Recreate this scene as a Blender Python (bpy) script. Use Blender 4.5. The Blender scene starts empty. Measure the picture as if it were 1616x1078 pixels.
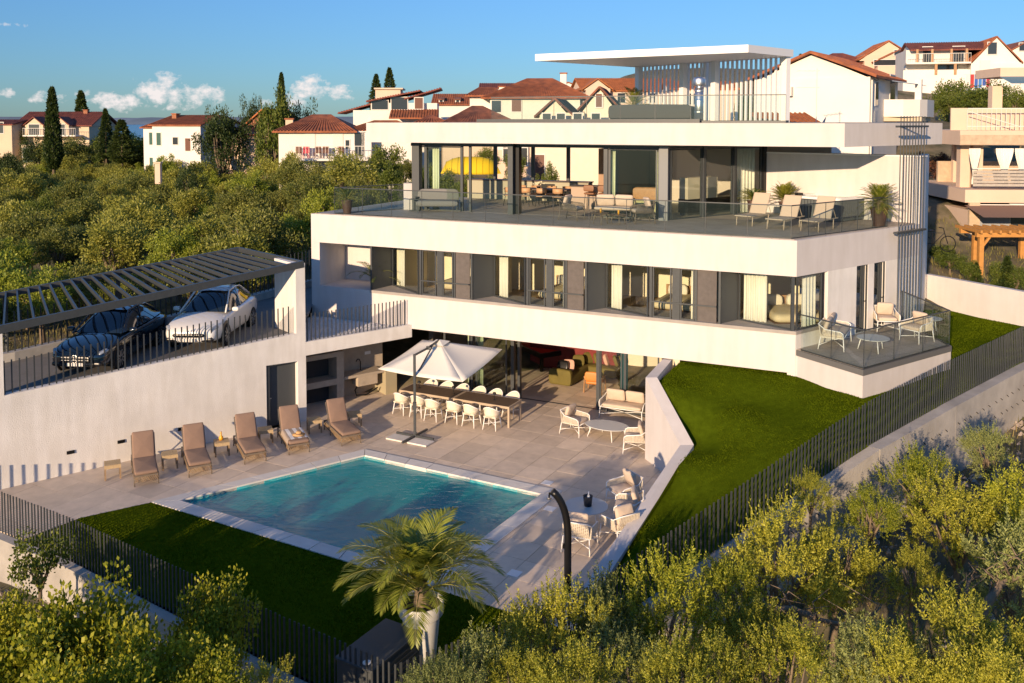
import bpy, bmesh, math, random
import numpy as np
from math import sin, cos, tan, pi, radians, sqrt, atan2, hypot
from mathutils import Vector, Matrix
random.seed(7); rng = np.random.default_rng(11)
S = bpy.context.scene
COL = S.collection
# ------------------------------------------------------------------ camera
FPX, PPX, PPY, PITCH, CAMH = 1450.0, 808.0, 265.0, radians(2.96), 10.8
cd = bpy.data.cameras.new('camera'); cam = bpy.data.objects.new('camera', cd); COL.objects.link(cam)
cam.location = (0, 0, CAMH); cam.rotation_euler = (pi/2 - PITCH, 0, 0)
cd.sensor_width = 36; cd.lens = 36*FPX/1616; cd.shift_y = -(539-PPY)/1616; cd.clip_end = 60000; cd.clip_start = 0.3
S.camera = cam
# ------------------------------------------------------------------ sky and sun
SUN_AZ, SUN_EL = radians(26.5), radians(12.6)      # light travels towards +Y, turned to +X by SUN_AZ
W = bpy.data.worlds.new('World'); S.world = W; W.use_nodes = True
wn = W.node_tree.nodes; wl = W.node_tree.links; wn.clear()
def wnode(t, **k):
    n = wn.new(t)
    for a, b in k.items(): setattr(n, a, b)
    return n
sky = wnode('ShaderNodeTexSky', sky_type='NISHITA', sun_disc=False, sun_elevation=SUN_EL, sun_rotation=pi + SUN_AZ,
            altitude=200, air_density=1.0, dust_density=0.1, ozone_density=3.5)
tc = wnode('ShaderNodeTexCoord')
sep = wnode('ShaderNodeSeparateXYZ'); wl.new(tc.outputs['Generated'], sep.inputs[0])
def wmath(op, a, b=None, c=None, clamp=False):
    n = wnode('ShaderNodeMath', operation=op, use_clamp=clamp)
    for i, v in enumerate((a, b, c)):
        if v is None: continue
        if isinstance(v, (int, float)): n.inputs[i].default_value = v
        else: wl.new(v, n.inputs[i])
    return n.outputs[0]
# cumulus low over the horizon: soft lobes (azimuth, elevation, half sizes in degrees) with a ragged noise edge
azim = wmath('MULTIPLY', wmath('ARCTAN2', sep.outputs['X'], sep.outputs['Y']), 57.2958)
elev = wmath('MULTIPLY', wmath('ARCSINE', sep.outputs['Z']), 57.2958)
mp = wnode('ShaderNodeMapping'); mp.inputs['Scale'].default_value = (62, 62, 85)
wl.new(tc.outputs['Generated'], mp.inputs[0])
nz = wnode('ShaderNodeTexNoise'); nz.inputs['Scale'].default_value = 1.0; nz.inputs['Detail'].default_value = 8; nz.inputs['Roughness'].default_value = 0.62
wl.new(mp.outputs[0], nz.inputs['Vector'])
lobes = None
for a0, e0, sa, se, k in ((-20.9,1.75,1.6,1.15,1.0),(-18.6,1.45,1.5,0.8,0.95),(-23.2,1.1,1.9,0.6,0.9),(-26.6,1.25,1.5,0.45,0.75),(-28.8,1.5,1.2,0.35,0.7),(-25.0,1.55,0.8,0.35,0.7),(-12.2,2.0,1.3,0.85,1.0),(-10.6,1.7,1.0,0.6,0.95),(-13.6,1.0,2.0,0.7,0.6),(-21.5,0.8,5.0,0.4,0.45),
                      (-44,1.6,3,0.9,0.9),(-60,1.3,4,0.7,0.8),(-85,1.7,4,1.0,0.9),(-120,1.4,5,0.8,0.8),(150,1.6,4,0.9,0.9),(95,1.4,5,0.7,0.8),(-29.5,5.2,2.5,0.25,0.35)):
    q = wmath('SUBTRACT', k, wmath('ADD', wmath('POWER', wmath('ABSOLUTE', wmath('DIVIDE', wmath('SUBTRACT', azim, a0), sa)), 2), wmath('POWER', wmath('ABSOLUTE', wmath('DIVIDE', wmath('SUBTRACT', elev, e0), se)), 2)))
    lobes = q if lobes is None else wmath('MAXIMUM', lobes, q)
den = wmath('MULTIPLY', wmath('ADD', lobes, wmath('MULTIPLY', wmath('SUBTRACT', nz.outputs['Fac'], 0.56), 4.2)), 1.1, clamp=True)
# lift the sky to the blue of the photograph
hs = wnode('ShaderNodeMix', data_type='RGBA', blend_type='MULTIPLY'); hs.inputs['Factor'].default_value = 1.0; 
tint = wnode('ShaderNodeMix', data_type='RGBA'); tint.inputs['A'].default_value = (0.31, 0.48, 0.71, 1); tint.inputs['B'].default_value = (0.82, 1.04, 1.28, 1)   # sky dimmed low down, brightened overhead out of view as added fill light
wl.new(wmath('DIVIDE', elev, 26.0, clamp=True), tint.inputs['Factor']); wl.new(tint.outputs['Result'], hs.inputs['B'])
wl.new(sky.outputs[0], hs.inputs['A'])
mixc = wnode('ShaderNodeMix', data_type='RGBA')
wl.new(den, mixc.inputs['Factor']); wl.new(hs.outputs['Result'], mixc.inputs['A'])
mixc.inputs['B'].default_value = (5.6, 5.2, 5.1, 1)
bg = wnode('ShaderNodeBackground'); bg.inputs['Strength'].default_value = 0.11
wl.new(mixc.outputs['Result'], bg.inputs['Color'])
wo = wnode('ShaderNodeOutputWorld'); wl.new(bg.outputs[0], wo.inputs[0])
sd = bpy.data.lights.new('sun', 'SUN'); sd.energy = 4.7; sd.angle = radians(0.53); sd.color = (1.0, 0.73, 0.465)
so = bpy.data.objects.new('sun', sd); COL.objects.link(so)
so.rotation_euler = Vector((sin(SUN_AZ)*cos(SUN_EL), cos(SUN_AZ)*cos(SUN_EL), -sin(SUN_EL))).to_track_quat('-Z', 'Y').to_euler()
so.location = (-30, -50, 60)
S.view_settings.view_transform = 'Standard'; S.view_settings.look = 'None'; S.view_settings.gamma = 1; S.view_settings.exposure = 0.58
S.view_settings.use_curve_mapping = False
try:
    S.cycles.max_bounces = 10; S.cycles.transparent_max_bounces = 24; S.cycles.diffuse_bounces = 4
except Exception: pass

# ------------------------------------------------------------------ survey helpers (photo pixel -> place, at a known height or depth)
def ray(x, y):
    b = (PPY-y)/FPX
    return ((x-PPX)/FPX, cos(PITCH)+b*sin(PITCH), -sin(PITCH)+b*cos(PITCH))
def onz(x, y, z):
    d = ray(x, y); t = (z-CAMH)/d[2]; return Vector((d[0]*t, d[1]*t, z))
def ony(x, y, Y):
    d = ray(x, y); t = Y/d[1]; return Vector((d[0]*t, Y, CAMH+d[2]*t))
def onv(x, y, A, B):
    d = ray(x, y); dx = B[0]-A[0]; dy = B[1]-A[1]
    det = d[0]*(-dy)+dx*d[1]; t = (A[0]*(-dy)+dx*A[1])/det
    return Vector((d[0]*t, d[1]*t, CAMH+d[2]*t))
def v2(p, z=0): return Vector((p[0], p[1], z))
def az(a): return Vector((sin(radians(a)), cos(radians(a)), 0))     # compass direction, 0 = away from the camera

# ------------------------------------------------------------------ materials
MAT = {}
def mat(name, col, rough=0.6, metal=0.0, bump=0.0, bscale=40.0, var=0.0, vscale=3.0, spec=0.5, col2=None, trans=0.0, coat=0.0, wave=None):
    if name in MAT: return MAT[name]
    m = bpy.data.materials.new(name); m.use_nodes = True; nt = m.node_tree; b = nt.nodes['Principled BSDF']; L = nt.links.new
    b.inputs['Base Color'].default_value = (*col, 1); b.inputs['Roughness'].default_value = rough; b.inputs['Metallic'].default_value = metal
    b.inputs['Specular IOR Level'].default_value = spec
    if coat: b.inputs['Coat Weight'].default_value = coat; b.inputs['Coat Roughness'].default_value = 0.05
    if trans: b.inputs['Transmission Weight'].default_value = trans
    t = None
    if var or bump or wave:
        t = nt.nodes.new('ShaderNodeTexCoord')
    if var:
        n = nt.nodes.new('ShaderNodeTexNoise'); n.inputs['Scale'].default_value = vscale; n.inputs['Detail'].default_value = 6; n.inputs['Roughness'].default_value = 0.6
        L(t.outputs['Object'], n.inputs['Vector'])
        r = nt.nodes.new('ShaderNodeValToRGB'); c2 = col2 or tuple(c*(1-var) for c in col)
        r.color_ramp.elements[0].color = (*c2, 1); r.color_ramp.elements[1].color = (*[min(1, c*(1+var*0.35)) for c in col], 1)
        r.color_ramp.elements[0].position = 0.3; r.color_ramp.elements[1].position = 0.7
        L(n.outputs['Fac'], r.inputs[0]); L(r.outputs[0], b.inputs['Base Color'])
    if bump:
        n2 = nt.nodes.new('ShaderNodeTexNoise'); n2.inputs['Scale'].default_value = bscale; n2.inputs['Detail'].default_value = 4
        L(t.outputs['Object'], n2.inputs['Vector'])
        bp = nt.nodes.new('ShaderNodeBump'); bp.inputs['Strength'].default_value = bump; bp.inputs['Distance'].default_value = 0.02
        L(n2.outputs['Fac'], bp.inputs['Height']); L(bp.outputs[0], b.inputs['Normal'])
    MAT[name] = m; return m
def glassmat(name, tint, refl=1.0, rough=0.0, ior=1.5):
    m = bpy.data.materials.new(name); m.use_nodes = True; nt = m.node_tree; nt.nodes.clear(); L = nt.links.new
    tr = nt.nodes.new('ShaderNodeBsdfTransparent'); tr.inputs[0].default_value = (*tint, 1)
    gl = nt.nodes.new('ShaderNodeBsdfGlossy'); gl.inputs['Roughness'].default_value = rough
    fr = nt.nodes.new('ShaderNodeLayerWeight'); fr.inputs['Blend'].default_value = 0.5
    pw = nt.nodes.new('ShaderNodeMath'); pw.operation = 'POWER'; pw.inputs[1].default_value = 5
    mu = nt.nodes.new('ShaderNodeMath'); mu.operation = 'MULTIPLY_ADD'; mu.inputs[1].default_value = 0.96*refl; mu.inputs[2].default_value = 0.04*refl; mu.use_clamp = True
    mx = nt.nodes.new('ShaderNodeMixShader'); o = nt.nodes.new('ShaderNodeOutputMaterial')
    L(fr.outputs['Facing'], pw.inputs[0]); L(pw.outputs[0], mu.inputs[0]); L(mu.outputs[0], mx.inputs[0]); L(tr.outputs[0], mx.inputs[1]); L(gl.outputs[0], mx.inputs[2]); L(mx.outputs[0], o.inputs[0])
    MAT[name] = m; return m
def stains(m, amt):
    nt = m.node_tree; b = nt.nodes['Principled BSDF']; L = nt.links.new; t = nt.nodes.new('ShaderNodeTexCoord'); mp = nt.nodes.new('ShaderNodeMapping'); mp.inputs['Scale'].default_value = (2.2, 2.2, 0.35)
    n = nt.nodes.new('ShaderNodeTexNoise'); n.inputs['Scale'].default_value = 1.6; n.inputs['Detail'].default_value = 7; r = nt.nodes.new('ShaderNodeValToRGB'); r.color_ramp.elements[0].position = 0.38; r.color_ramp.elements[1].position = 0.62
    r.color_ramp.elements[0].color = (1-amt, 1-amt*1.1, 1-amt*1.3, 1); r.color_ramp.elements[1].color = (1, 1, 1, 1); mx = nt.nodes.new('ShaderNodeMix'); mx.data_type = 'RGBA'; mx.blend_type = 'MULTIPLY'; mx.inputs['Factor'].default_value = 1
    src = b.inputs['Base Color'].links[0].from_socket; L(t.outputs['Object'], mp.inputs[0]); L(mp.outputs[0], n.inputs['Vector']); L(n.outputs['Fac'], r.inputs[0]); L(src, mx.inputs['A']); L(r.outputs[0], mx.inputs['B']); L(mx.outputs['Result'], b.inputs['Base Color'])
STUCCO = mat('white_stucco_dimmed', (0.605, 0.57, 0.555), 0.85, bump=0.25, bscale=60, var=0.05, vscale=1.3)  # white darkened in the colour to offset full sun on the front
STUCCO_R = mat('rough_render_lifted', (0.76, 0.735, 0.70), 0.9, bump=0.5, bscale=45, var=0.10, vscale=1.0)  # rougher render, its colour also lightened to make up for weaker sun
def per_object(m, lo, hi):
    nt = m.node_tree; b = nt.nodes['Principled BSDF']; L = nt.links.new; oi = nt.nodes.new('ShaderNodeObjectInfo'); mr = nt.nodes.new('ShaderNodeMapRange'); mr.inputs['To Min'].default_value = lo; mr.inputs['To Max'].default_value = hi
    mx = nt.nodes.new('ShaderNodeMix'); mx.data_type = 'RGBA'; mx.blend_type = 'MULTIPLY'; mx.inputs['Factor'].default_value = 1; src = b.inputs['Base Color'].links[0].from_socket
    L(oi.outputs['Random'], mr.inputs['Value']); L(src, mx.inputs['A']); L(mr.outputs[0], mx.inputs['B']); L(mx.outputs['Result'], b.inputs['Base Color'])
stains(STUCCO, 0.05); stains(STUCCO_R, 0.09)
METAL = mat('anthracite_metal', (0.055, 0.062, 0.068), 0.45, 0.2, var=0.15, vscale=8)
PANEL = mat('anthracite_panel', (0.06, 0.066, 0.07), 0.55, bump=0.1, bscale=200)
BLACK = mat('black_metal', (0.012, 0.012, 0.013), 0.35, 0.3)
CONC = mat('concrete', (0.40, 0.375, 0.34), 0.9, bump=0.4, bscale=20, var=0.3, vscale=1.2)
TILE = mat('stone_tile', (0.68, 0.555, 0.43), 0.55, bump=0.08, bscale=90, var=0.16, vscale=2.5)
per_object(TILE, 0.86, 1.06)
GROUT = mat('grout', (0.20, 0.175, 0.15), 0.9)
COPING = mat('coping_stone', (0.70, 0.66, 0.60), 0.7, bump=0.1, bscale=70, var=0.10, vscale=3); per_object(COPING, 0.9, 1.04)
GLASS = glassmat('clear_glass', (0.925, 0.96, 0.945), 1.2)
GLASSW = glassmat('window_glass', (0.93, 0.955, 0.935), 1.0)
WHITEP = mat('white_powder_coat', (0.80, 0.79, 0.77), 0.45)
CREAM = mat('cream_rope', (0.74, 0.66, 0.53), 0.8, bump=0.5, bscale=120, var=0.1, vscale=30)
CUSH = mat('sand_cushion', (0.56, 0.45, 0.35), 0.95, bump=0.15, bscale=30, var=0.08, vscale=4)
TAUPE = mat('taupe_cushion', (0.25, 0.165, 0.12), 0.95, bump=0.15, bscale=40, var=0.08, vscale=4)
WICKER = mat('wicker', (0.30, 0.20, 0.11), 0.7, bump=0.5, bscale=90, var=0.25, vscale=40)
RATTAN_L = mat('light_rattan', (0.46, 0.34, 0.19), 0.75, bump=0.5, bscale=60, var=0.2, vscale=25)
DARKWOOD = mat('dark_table_top', (0.10, 0.066, 0.043), 0.55, var=0.25, vscale=12)
WOOD = mat('warm_wood', (0.40, 0.22, 0.10), 0.55, var=0.25, vscale=8)
CURTAIN = mat('curtain', (0.78, 0.76, 0.68), 0.95, var=0.05, vscale=5)
BEDC = mat('bed_linen', (0.62, 0.52, 0.33), 0.95, bump=0.3, bscale=8, var=0.1)
PILLOW = mat('pillow_linen', (0.72, 0.66, 0.55), 0.95, bump=0.2, bscale=10)
ROOMW = mat('room_wall', (0.84, 0.75, 0.55), 0.9, var=0.05)
PLANKW = mat('walnut', (0.13, 0.065, 0.035), 0.5, var=0.3, vscale=6)
OLIVE = mat('olive_velvet', (0.13, 0.105, 0.02), 0.8, bump=0.2, bscale=30, var=0.2)
LEATHER = mat('tan_leather', (0.55, 0.19, 0.035), 0.5, var=0.1)
SOIL = mat('dark_soil', (0.045, 0.03, 0.02), 1.0, bump=0.8, bscale=30)
POTB = mat('brown_pot', (0.085, 0.045, 0.035), 0.6, var=0.2)
POTW = mat('white_pot', (0.62, 0.62, 0.60), 0.6, bump=0.1, var=0.06)
STEEL = mat('brushed_steel', (0.66, 0.66, 0.66), 0.42, 1.0)
FABW = mat('parasol_cloth', (0.74, 0.70, 0.62), 0.9, bump=0.1, bscale=30)

# ------------------------------------------------------------------ mesh helpers
class MB:
    def __init__(s): s.v = []; s.f = []
    def add(s, vs, fs):
        o = len(s.v); s.v += [tuple(p) for p in vs]; s.f += [tuple(i+o for i in f) for f in fs]; return s
    def box(s, x0, x1, y0, y1, z0, z1):
        return s.add([(x0,y0,z0),(x1,y0,z0),(x1,y1,z0),(x0,y1,z0),(x0,y0,z1),(x1,y0,z1),(x1,y1,z1),(x0,y1,z1)],
                     [(3,2,1,0),(4,5,6,7),(0,1,5,4),(1,2,6,5),(2,3,7,6),(3,0,4,7)])
    def cbox(s, c, d): return s.box(c[0]-d[0]/2, c[0]+d[0]/2, c[1]-d[1]/2, c[1]+d[1]/2, c[2]-d[2]/2, c[2]+d[2]/2)
    def prism(s, poly, z0, z1):
        a = sum(poly[i][0]*poly[(i+1) % len(poly)][1]-poly[(i+1) % len(poly)][0]*poly[i][1] for i in range(len(poly)))
        if a < 0: poly = poly[::-1]; z0 = z0[::-1] if isinstance(z0, (list, tuple)) else z0; z1 = z1[::-1] if isinstance(z1, (list, tuple)) else z1
        n = len(poly); g = lambda z, i: z[i] if isinstance(z, (list, tuple)) else z
        vs = [(p[0], p[1], g(z0, i)) for i, p in enumerate(poly)]+[(p[0], p[1], g(z1, i)) for i, p in enumerate(poly)]
        fs = [tuple(range(n-1, -1, -1)), tuple(range(n, 2*n))]+[(i, (i+1) % n, (i+1) % n+n, i+n) for i in range(n)]
        return s.add(vs, fs)
    def wall(s, A, B, th, z0, z1, side=1):      # vertical slab from A to B, thickness th to the left (side=1) of A->B; z may be (zA, zB)
        d = Vector((B[0]-A[0], B[1]-A[1])); d.normalize(); n = Vector((-d.y, d.x))*th*side
        P = [(A[0],A[1]),(B[0],B[1]),(B[0]+n.x,B[1]+n.y),(A[0]+n.x,A[1]+n.y)]
        e = lambda z: [z[0],z[1],z[1],z[0]] if isinstance(z, (list, tuple)) else z
        return s.prism(P, e(z0), e(z1))
    def tube(s, p0, p1, r0, r1=None, n=8, cap=True):
        return s.ptube([p0, p1], [r0, r0 if r1 is None else r1], n, cap)
    def ptube(s, pts, rad, n=8, cap=True):
        pts = [Vector(p) for p in pts]; rad = rad if isinstance(rad, (list, tuple)) else [rad]*len(pts)
        vs = []; ref = None
        for i, p in enumerate(pts):
            t = (pts[min(i+1, len(pts)-1)]-pts[max(i-1, 0)]).normalized()
            if ref is None: ref = t.orthogonal().normalized()
            ref = (ref-t*ref.dot(t)); ref = ref.normalized() if ref.length > 1e-6 else t.orthogonal().normalized()
            b = t.cross(ref)
            for k in range(n):
                a = 2*pi*k/n; vs.append(p+(ref*cos(a)+b*sin(a))*rad[i])
        fs = []
        for i in range(len(pts)-1):
            for k in range(n):
                fs.append((i*n+k, i*n+(k+1) % n, (i+1)*n+(k+1) % n, (i+1)*n+k))
        if cap: fs += [tuple(range(n-1, -1, -1)), tuple(range((len(pts)-1)*n, len(pts)*n))]
        return s.add(vs, fs)
    def bar(s, p0, p1, w, h):                   # square bar between two points
        p0 = Vector(p0); p1 = Vector(p1); t = (p1-p0).normalized()
        u = t.cross(Vector((0,0,1)));  u = u.normalized() if u.length > 1e-4 else Vector((1,0,0))
        b = u.cross(t).normalized(); vs = []
        for p in (p0, p1):
            for a, c in ((-1,-1),(1,-1),(1,1),(-1,1)): vs.append(p+u*a*w/2+b*c*h/2)
        return s.add(vs, [(3,2,1,0),(4,5,6,7),(0,1,5,4),(1,2,6,5),(2,3,7,6),(3,0,4,7)])
    def lathe(s, prof, n=24, c=(0,0,0), sx=1, sy=1):
        vs = []; fs = []
        for r, z in prof:
            for k in range(n): a = 2*pi*k/n; vs.append((c[0]+r*cos(a)*sx, c[1]+r*sin(a)*sy, c[2]+z))
        for i in range(len(prof)-1):
            for k in range(n): fs.append((i*n+k, i*n+(k+1) % n, (i+1)*n+(k+1) % n, (i+1)*n+k))
        fs.append(tuple(range((len(prof)-1)*n, len(prof)*n))); fs.append(tuple(range(n-1, -1, -1)))
        return s.add(vs, fs)
    def quad(s, a, b, c, d): return s.add([a, b, c, d], [(0, 1, 2, 3)])
    def cushion(s, c, d, p=0.35, n=6, rot=None): # soft box: superellipsoid-like pad
        vs = []; fs = []; m = 2*n
        def se(t, e): return math.copysign(abs(t)**e, t)
        for i in range(n+1):
            th = -pi/2+pi*i/n
            for k in range(m*2):
                ph = 2*pi*k/(m*2)
                q = Vector((se(cos(th), p)*se(cos(ph), p*0.6)*d[0]/2, se(cos(th), p)*se(sin(ph), p*0.6)*d[1]/2, se(sin(th), 0.7)*d[2]/2))
                if rot: q = rot @ q
                vs.append(q+Vector(c))
        for i in range(n):
            for k in range(m*2): fs.append((i*m*2+k, i*m*2+(k+1) % (m*2), (i+1)*m*2+(k+1) % (m*2), (i+1)*m*2+k))
        return s.add(vs, fs)
    def mesh(s, name, m, smooth=False, off=None):
        me = bpy.data.meshes.new(name)
        vs = s.v if off is None else [(p[0]-off[0], p[1]-off[1], p[2]-off[2]) for p in s.v]
        me.from_pydata(vs, [], s.f); me.materials.append(m)
        if smooth:
            me.polygons.foreach_set('use_smooth', [True]*len(me.polygons))
        me.update(); return me
    def build(s, name, m, parent=None, world=False, smooth=False, bevel=0, kind=None):
        off = parent_world(parent) if (world and parent is not None) else None
        o = bpy.data.objects.new(name, s.mesh(name, m, smooth, off)); COL.objects.link(o)
        if parent is not None: o.parent = parent
        if bevel:
            md = o.modifiers.new('bevel', 'BEVEL'); md.width = bevel; md.segments = 2; md.limit_method = 'ANGLE'
        if kind: o['kind'] = kind
        return o
def parent_world(o):
    p = Vector((0,0,0))
    while o is not None: p += o.location; o = o.parent
    return p
def smooth_by_angle(o, a=35):
    me = o.data; me.polygons.foreach_set('use_smooth', [True]*len(me.polygons))
    try:
        me.set_sharp_from_angle(angle=radians(a))
    except Exception: pass
    return o
def tag(o, label, cat, group=None, kind=None):
    if label: o['label'] = label
    if cat: o['category'] = cat
    if group: o['group'] = group
    if kind: o['kind'] = kind
    return o
def thing(name, label, cat, loc=(0,0,0), rz=0.0, group=None):
    o = bpy.data.objects.new(name, None); COL.objects.link(o); o.location = loc; o.rotation_euler = (0, 0, rz); o.empty_display_size = 0.2
    return tag(o, label, cat, group)
def copy_tree(o, parent=None):
    c = o.copy(); COL.objects.link(c)
    if parent is not None: c.parent = parent
    for ch in list(o.children): copy_tree(ch, c)
    return c
def structure(o): o['kind'] = 'structure'; return o
def place(root, loc, rz, label):
    root.location = loc; root.rotation_euler = (0, 0, rz); root['label'] = label; return root
class Proto:            # first use places the prototype itself, later uses copy it with its parts
    def __init__(s, root): s.root = root; s.used = False
    def put(s, loc, rz, label, scale=None):
        o = copy_tree(s.root) if s.used else s.root
        s.used = True; place(o, loc, rz, label)
        if scale: o.scale = (scale,)*3 if isinstance(scale, (int, float)) else scale
        return o
def shared(name, me, parent, loc=(0,0,0), rot=(0,0,0), scale=None):
    o = bpy.data.objects.new(name, me); COL.objects.link(o); o.parent = parent; o.location = loc; o.rotation_euler = rot
    if scale: o.scale = scale
    return o
def clip(poly, nx, ny, c):          # keep nx*x+ny*y <= c
    out = []
    for i in range(len(poly)):
        a, b = poly[i-1], poly[i]; da = nx*a[0]+ny*a[1]-c; db = nx*b[0]+ny*b[1]-c
        if (da <= 0) != (db <= 0):
            t = da/(da-db); out.append((a[0]+(b[0]-a[0])*t, a[1]+(b[1]-a[1])*t))
        if db <= 0: out.append(b)
    return out
def area(p): return 0.5*sum(p[i-1][0]*p[i][1]-p[i][0]*p[i-1][1] for i in range(len(p)))
def inside(p, poly):
    r = False
    for i in range(len(poly)):
        a, b = poly[i-1], poly[i]
        if (a[1] > p[1]) != (b[1] > p[1]) and p[0] < (b[0]-a[0])*(p[1]-a[1])/(b[1]-a[1])+a[0]: r = not r
    return r
# ================================================================== SITE
def RZ(a): return -radians(a)
def idw(x, y, pts, p=3.0):
    sw = sz = 0
    for a, b, c in pts:
        d = (x-a)**2+(y-b)**2
        if d < 1e-6: return c
        w = 1/d**(p/2); sw += w; sz += w*c
    return sz/sw
WA = Vector((-14.842, 26.515, 0)); WB = Vector((-7.393, 32.57, 0)); WD = (WB-WA).normalized(); WN = Vector((-WD.y, WD.x, 0))   # carport wall line, WN away from the pool
G = Vector((-3.899, 35.411, 0)); FD = Vector((0.898, -0.44, 0)).normalized(); FN = Vector((-FD.y, FD.x, 0))              # facade line, FN into the house
def fac(t, d=0.0, z=0.0): return G+FD*t+FN*d+Vector((0, 0, z))
def fact(x, y=480):       # facade run at a photo column
    p = onv(x, y, G, G+FD); return (v2(p)-G).dot(FD)
TFL, TFR = fact(491, 360), fact(1257, 440)
FL, FR = fac(TFL), fac(TFR)
ED = az(51.9)
def east(t, d=0.0, z=0.0): return FR+ED*t+Vector((-ED.y, ED.x, 0))*d+Vector((0, 0, z))   # right-hand face, d into the house
TE = 7.6
ER = east(TE)
# terrain ------------------------------------------------------------
TP = [(-16,19.5,-1.2),(-12,19,-1.3),(-8,16.5,-1.8),(-3,13,-2.4),(3,14.5,-2.2),(6,18,-1.2),(9,20.5,0.0),(13,23.5,0.9),(18,27,1.6),(24,30,2.0),(0,5,-4.2),(10,8,-3.4),(-12,8,-4),(20,16,-0.8),(-24,14,-3),(30,24,0.5),
      (-16,23.8,-1.3),(-14,25.5,-1.2),(-12,27.8,-1.2),(-18,25.2,-1.0),(-20,25,-0.9),(-17,27,0.5),(-24,27,1.6),(-21,31,2.2),(-17.5,31.8,2.35),(-14,36,2.75),(-10.5,41,3.0),(-24,36,2.4),(-22,46,2.8),(-32,60,2.6),(-42,90,2.2),(-65,140,1.8),(-25,150,3.2),(-12,60,4.6),(-16,100,3.6),
      (-3,27,-1.2),(-8,28,-1.2),(1,24,-1.2),(3,32,-1.2),(-2,20,-1.2),(-6,22,-1.2),(8,26,-0.5),(7,33,0.5),(12,29,0.8),(-3,38,0.5),(-10,31,-0.5),(-4,33,-1.2),(2,36,-1.0),(6,36,0.5),
      (2,50,6.0),(-4,48,5.2),(0,72,6.6),(10,47,6.2),(17,42,4.4),(21,37,3.4),(23,33,2.9),(28,42,4.6),(24,52,6.5),(34,60,9),(32,75,11),(45,110,15),(70,150,22),(0,120,9.5),(15,110,11),(5,170,12),(40,200,22),(90,200,26),
      (-80,220,4),(-40,230,4),(-120,140,2.5),(-70,60,1),(-120,300,2),(0,320,2),(120,320,20),(160,160,24),(100,70,14),(60,35,4)]
def terr(x, y): return idw(x, y, TP, 3.2)
def grid_mesh(name, xs, ys, fn, m):
    nx, ny = len(xs), len(ys); v = [(x, y, fn(x, y)) for y in ys for x in xs]
    f = [(j*nx+i, j*nx+i+1, (j+1)*nx+i+1, (j+1)*nx+i) for j in range(ny-1) for i in range(nx-1)]
    me = bpy.data.meshes.new(name); me.from_pydata(v, [], f); me.materials.append(m); me.polygons.foreach_set('use_smooth', [True]*len(f)); me.update()
    o = bpy.data.objects.new(name, me); COL.objects.link(o); return o
EARTH = mat('dry_earth', (0.17, 0.135, 0.085), 0.95, bump=0.9, bscale=2.5, var=0.6, vscale=0.9, col2=(0.05, 0.055, 0.02))
xs = sorted(set([round(-300+i*20., 2) for i in range(31)]+[round(-34+i*0.9, 2) for i in range(76)]))
ys = sorted(set([round(2+i*0.9, 2) for i in range(60)]+[round(56+i*8., 2) for i in range(36)]))
from mathutils import noise as mn
def gz(x, y): return terr(x, y)+0.16*mn.noise((x*0.45, y*0.45, 3.1))+0.07*mn.noise((x*1.7, y*1.7, 1.7))
ground = structure(grid_mesh('ground', xs, ys, gz, EARTH))
SEA = mat('sea_water', (0.03, 0.09, 0.16), 0.25, bump=0.3, bscale=0.05)
structure(MB().add([(-40000,200,-30),(40000,200,-30),(40000,50000,-30),(-40000,50000,-30)], [(0,1,2,3)]).build('sea', SEA))
HILL = mat('far_hill_hazed', (0.16, 0.22, 0.28), 1.0, var=0.3, vscale=0.002)  # distance haze painted into the hill colour as a paler blue
hb = MB(); n = 60; hv = []; hf = []
for i in range(n+1):
    x = -6500+i*150; h = 60+70*(0.5+0.5*mn.noise((x*0.0011, 0.3, 0)))+30*mn.noise((x*0.004, 2, 0)); h *= max(0.0, min(1, i/6))*max(0.0, min(1, (n-i)/10))
    hv += [(x, 9000, -30), (x, 9300, h*0.45), (x, 9900, -30)]
    if i: hf += [(3*i-3, 3*i, 3*i+1, 3*i-2), (3*i-2, 3*i+1, 3*i+2, 3*i-1)]
structure(hb.add(hv, hf).build('island_hills', HILL, smooth=True))

# pool ----------------------------------------------------------------
PO = [Vector(p) for p in ((-10.223,25.482,0),(-4.825,29.639,0),(1.476,26.238,0),(-1.708,20.632,0))]      # outer coping
PI = [Vector(p) for p in ((-9.45,25.58,0),(-4.76,29.10,0),(0.84,26.03,0),(-1.87,21.25,0))]              # water edge
pool = structure(bpy.data.objects.new('swimming_pool', None)); COL.objects.link(pool); pool['label'] = 'turquoise swimming pool with pale stone coping'
nt_ = None
def pool_tile():
    m = bpy.data.materials.new('pool_mosaic'); m.use_nodes = True; nt = m.node_tree; b = nt.nodes['Principled BSDF']; L = nt.links.new
    t = nt.nodes.new('ShaderNodeTexCoord'); n = nt.nodes.new('ShaderNodeTexBrick'); n.inputs['Scale'].default_value = 9
    n.inputs['Color1'].default_value = (0.06, 0.50, 0.56, 1); n.inputs['Color2'].default_value = (0.09, 0.56, 0.60, 1); n.inputs['Mortar'].default_value = (0.2, 0.6, 0.62, 1)
    n.offset = 0; n.inputs['Brick Width'].default_value = 0.5; n.inputs['Row Height'].default_value = 0.5
    L(t.outputs['Object'], n.inputs['Vector']); L(n.outputs[0], b.inputs['Base Color']); b.inputs['Roughness'].default_value = 0.4
    return m
PT = pool_tile()
bs = MB(); D = -1.5
for i in range(4):
    a, c = PI[i], PI[(i+1) % 4]
    bs.quad((a.x,a.y,-0.02),(c.x,c.y,-0.02),(c.x,c.y,D),(a.x,a.y,D))
bs.quad(*[(p.x, p.y, D) for p in PI])
bs.build('basin', PT, pool)
L0, L1 = PI[0], PI[3]
e1 = (PI[1]-PI[0]).normalized(); e2 = (PI[3]-PI[0]).normalized(); 
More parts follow.
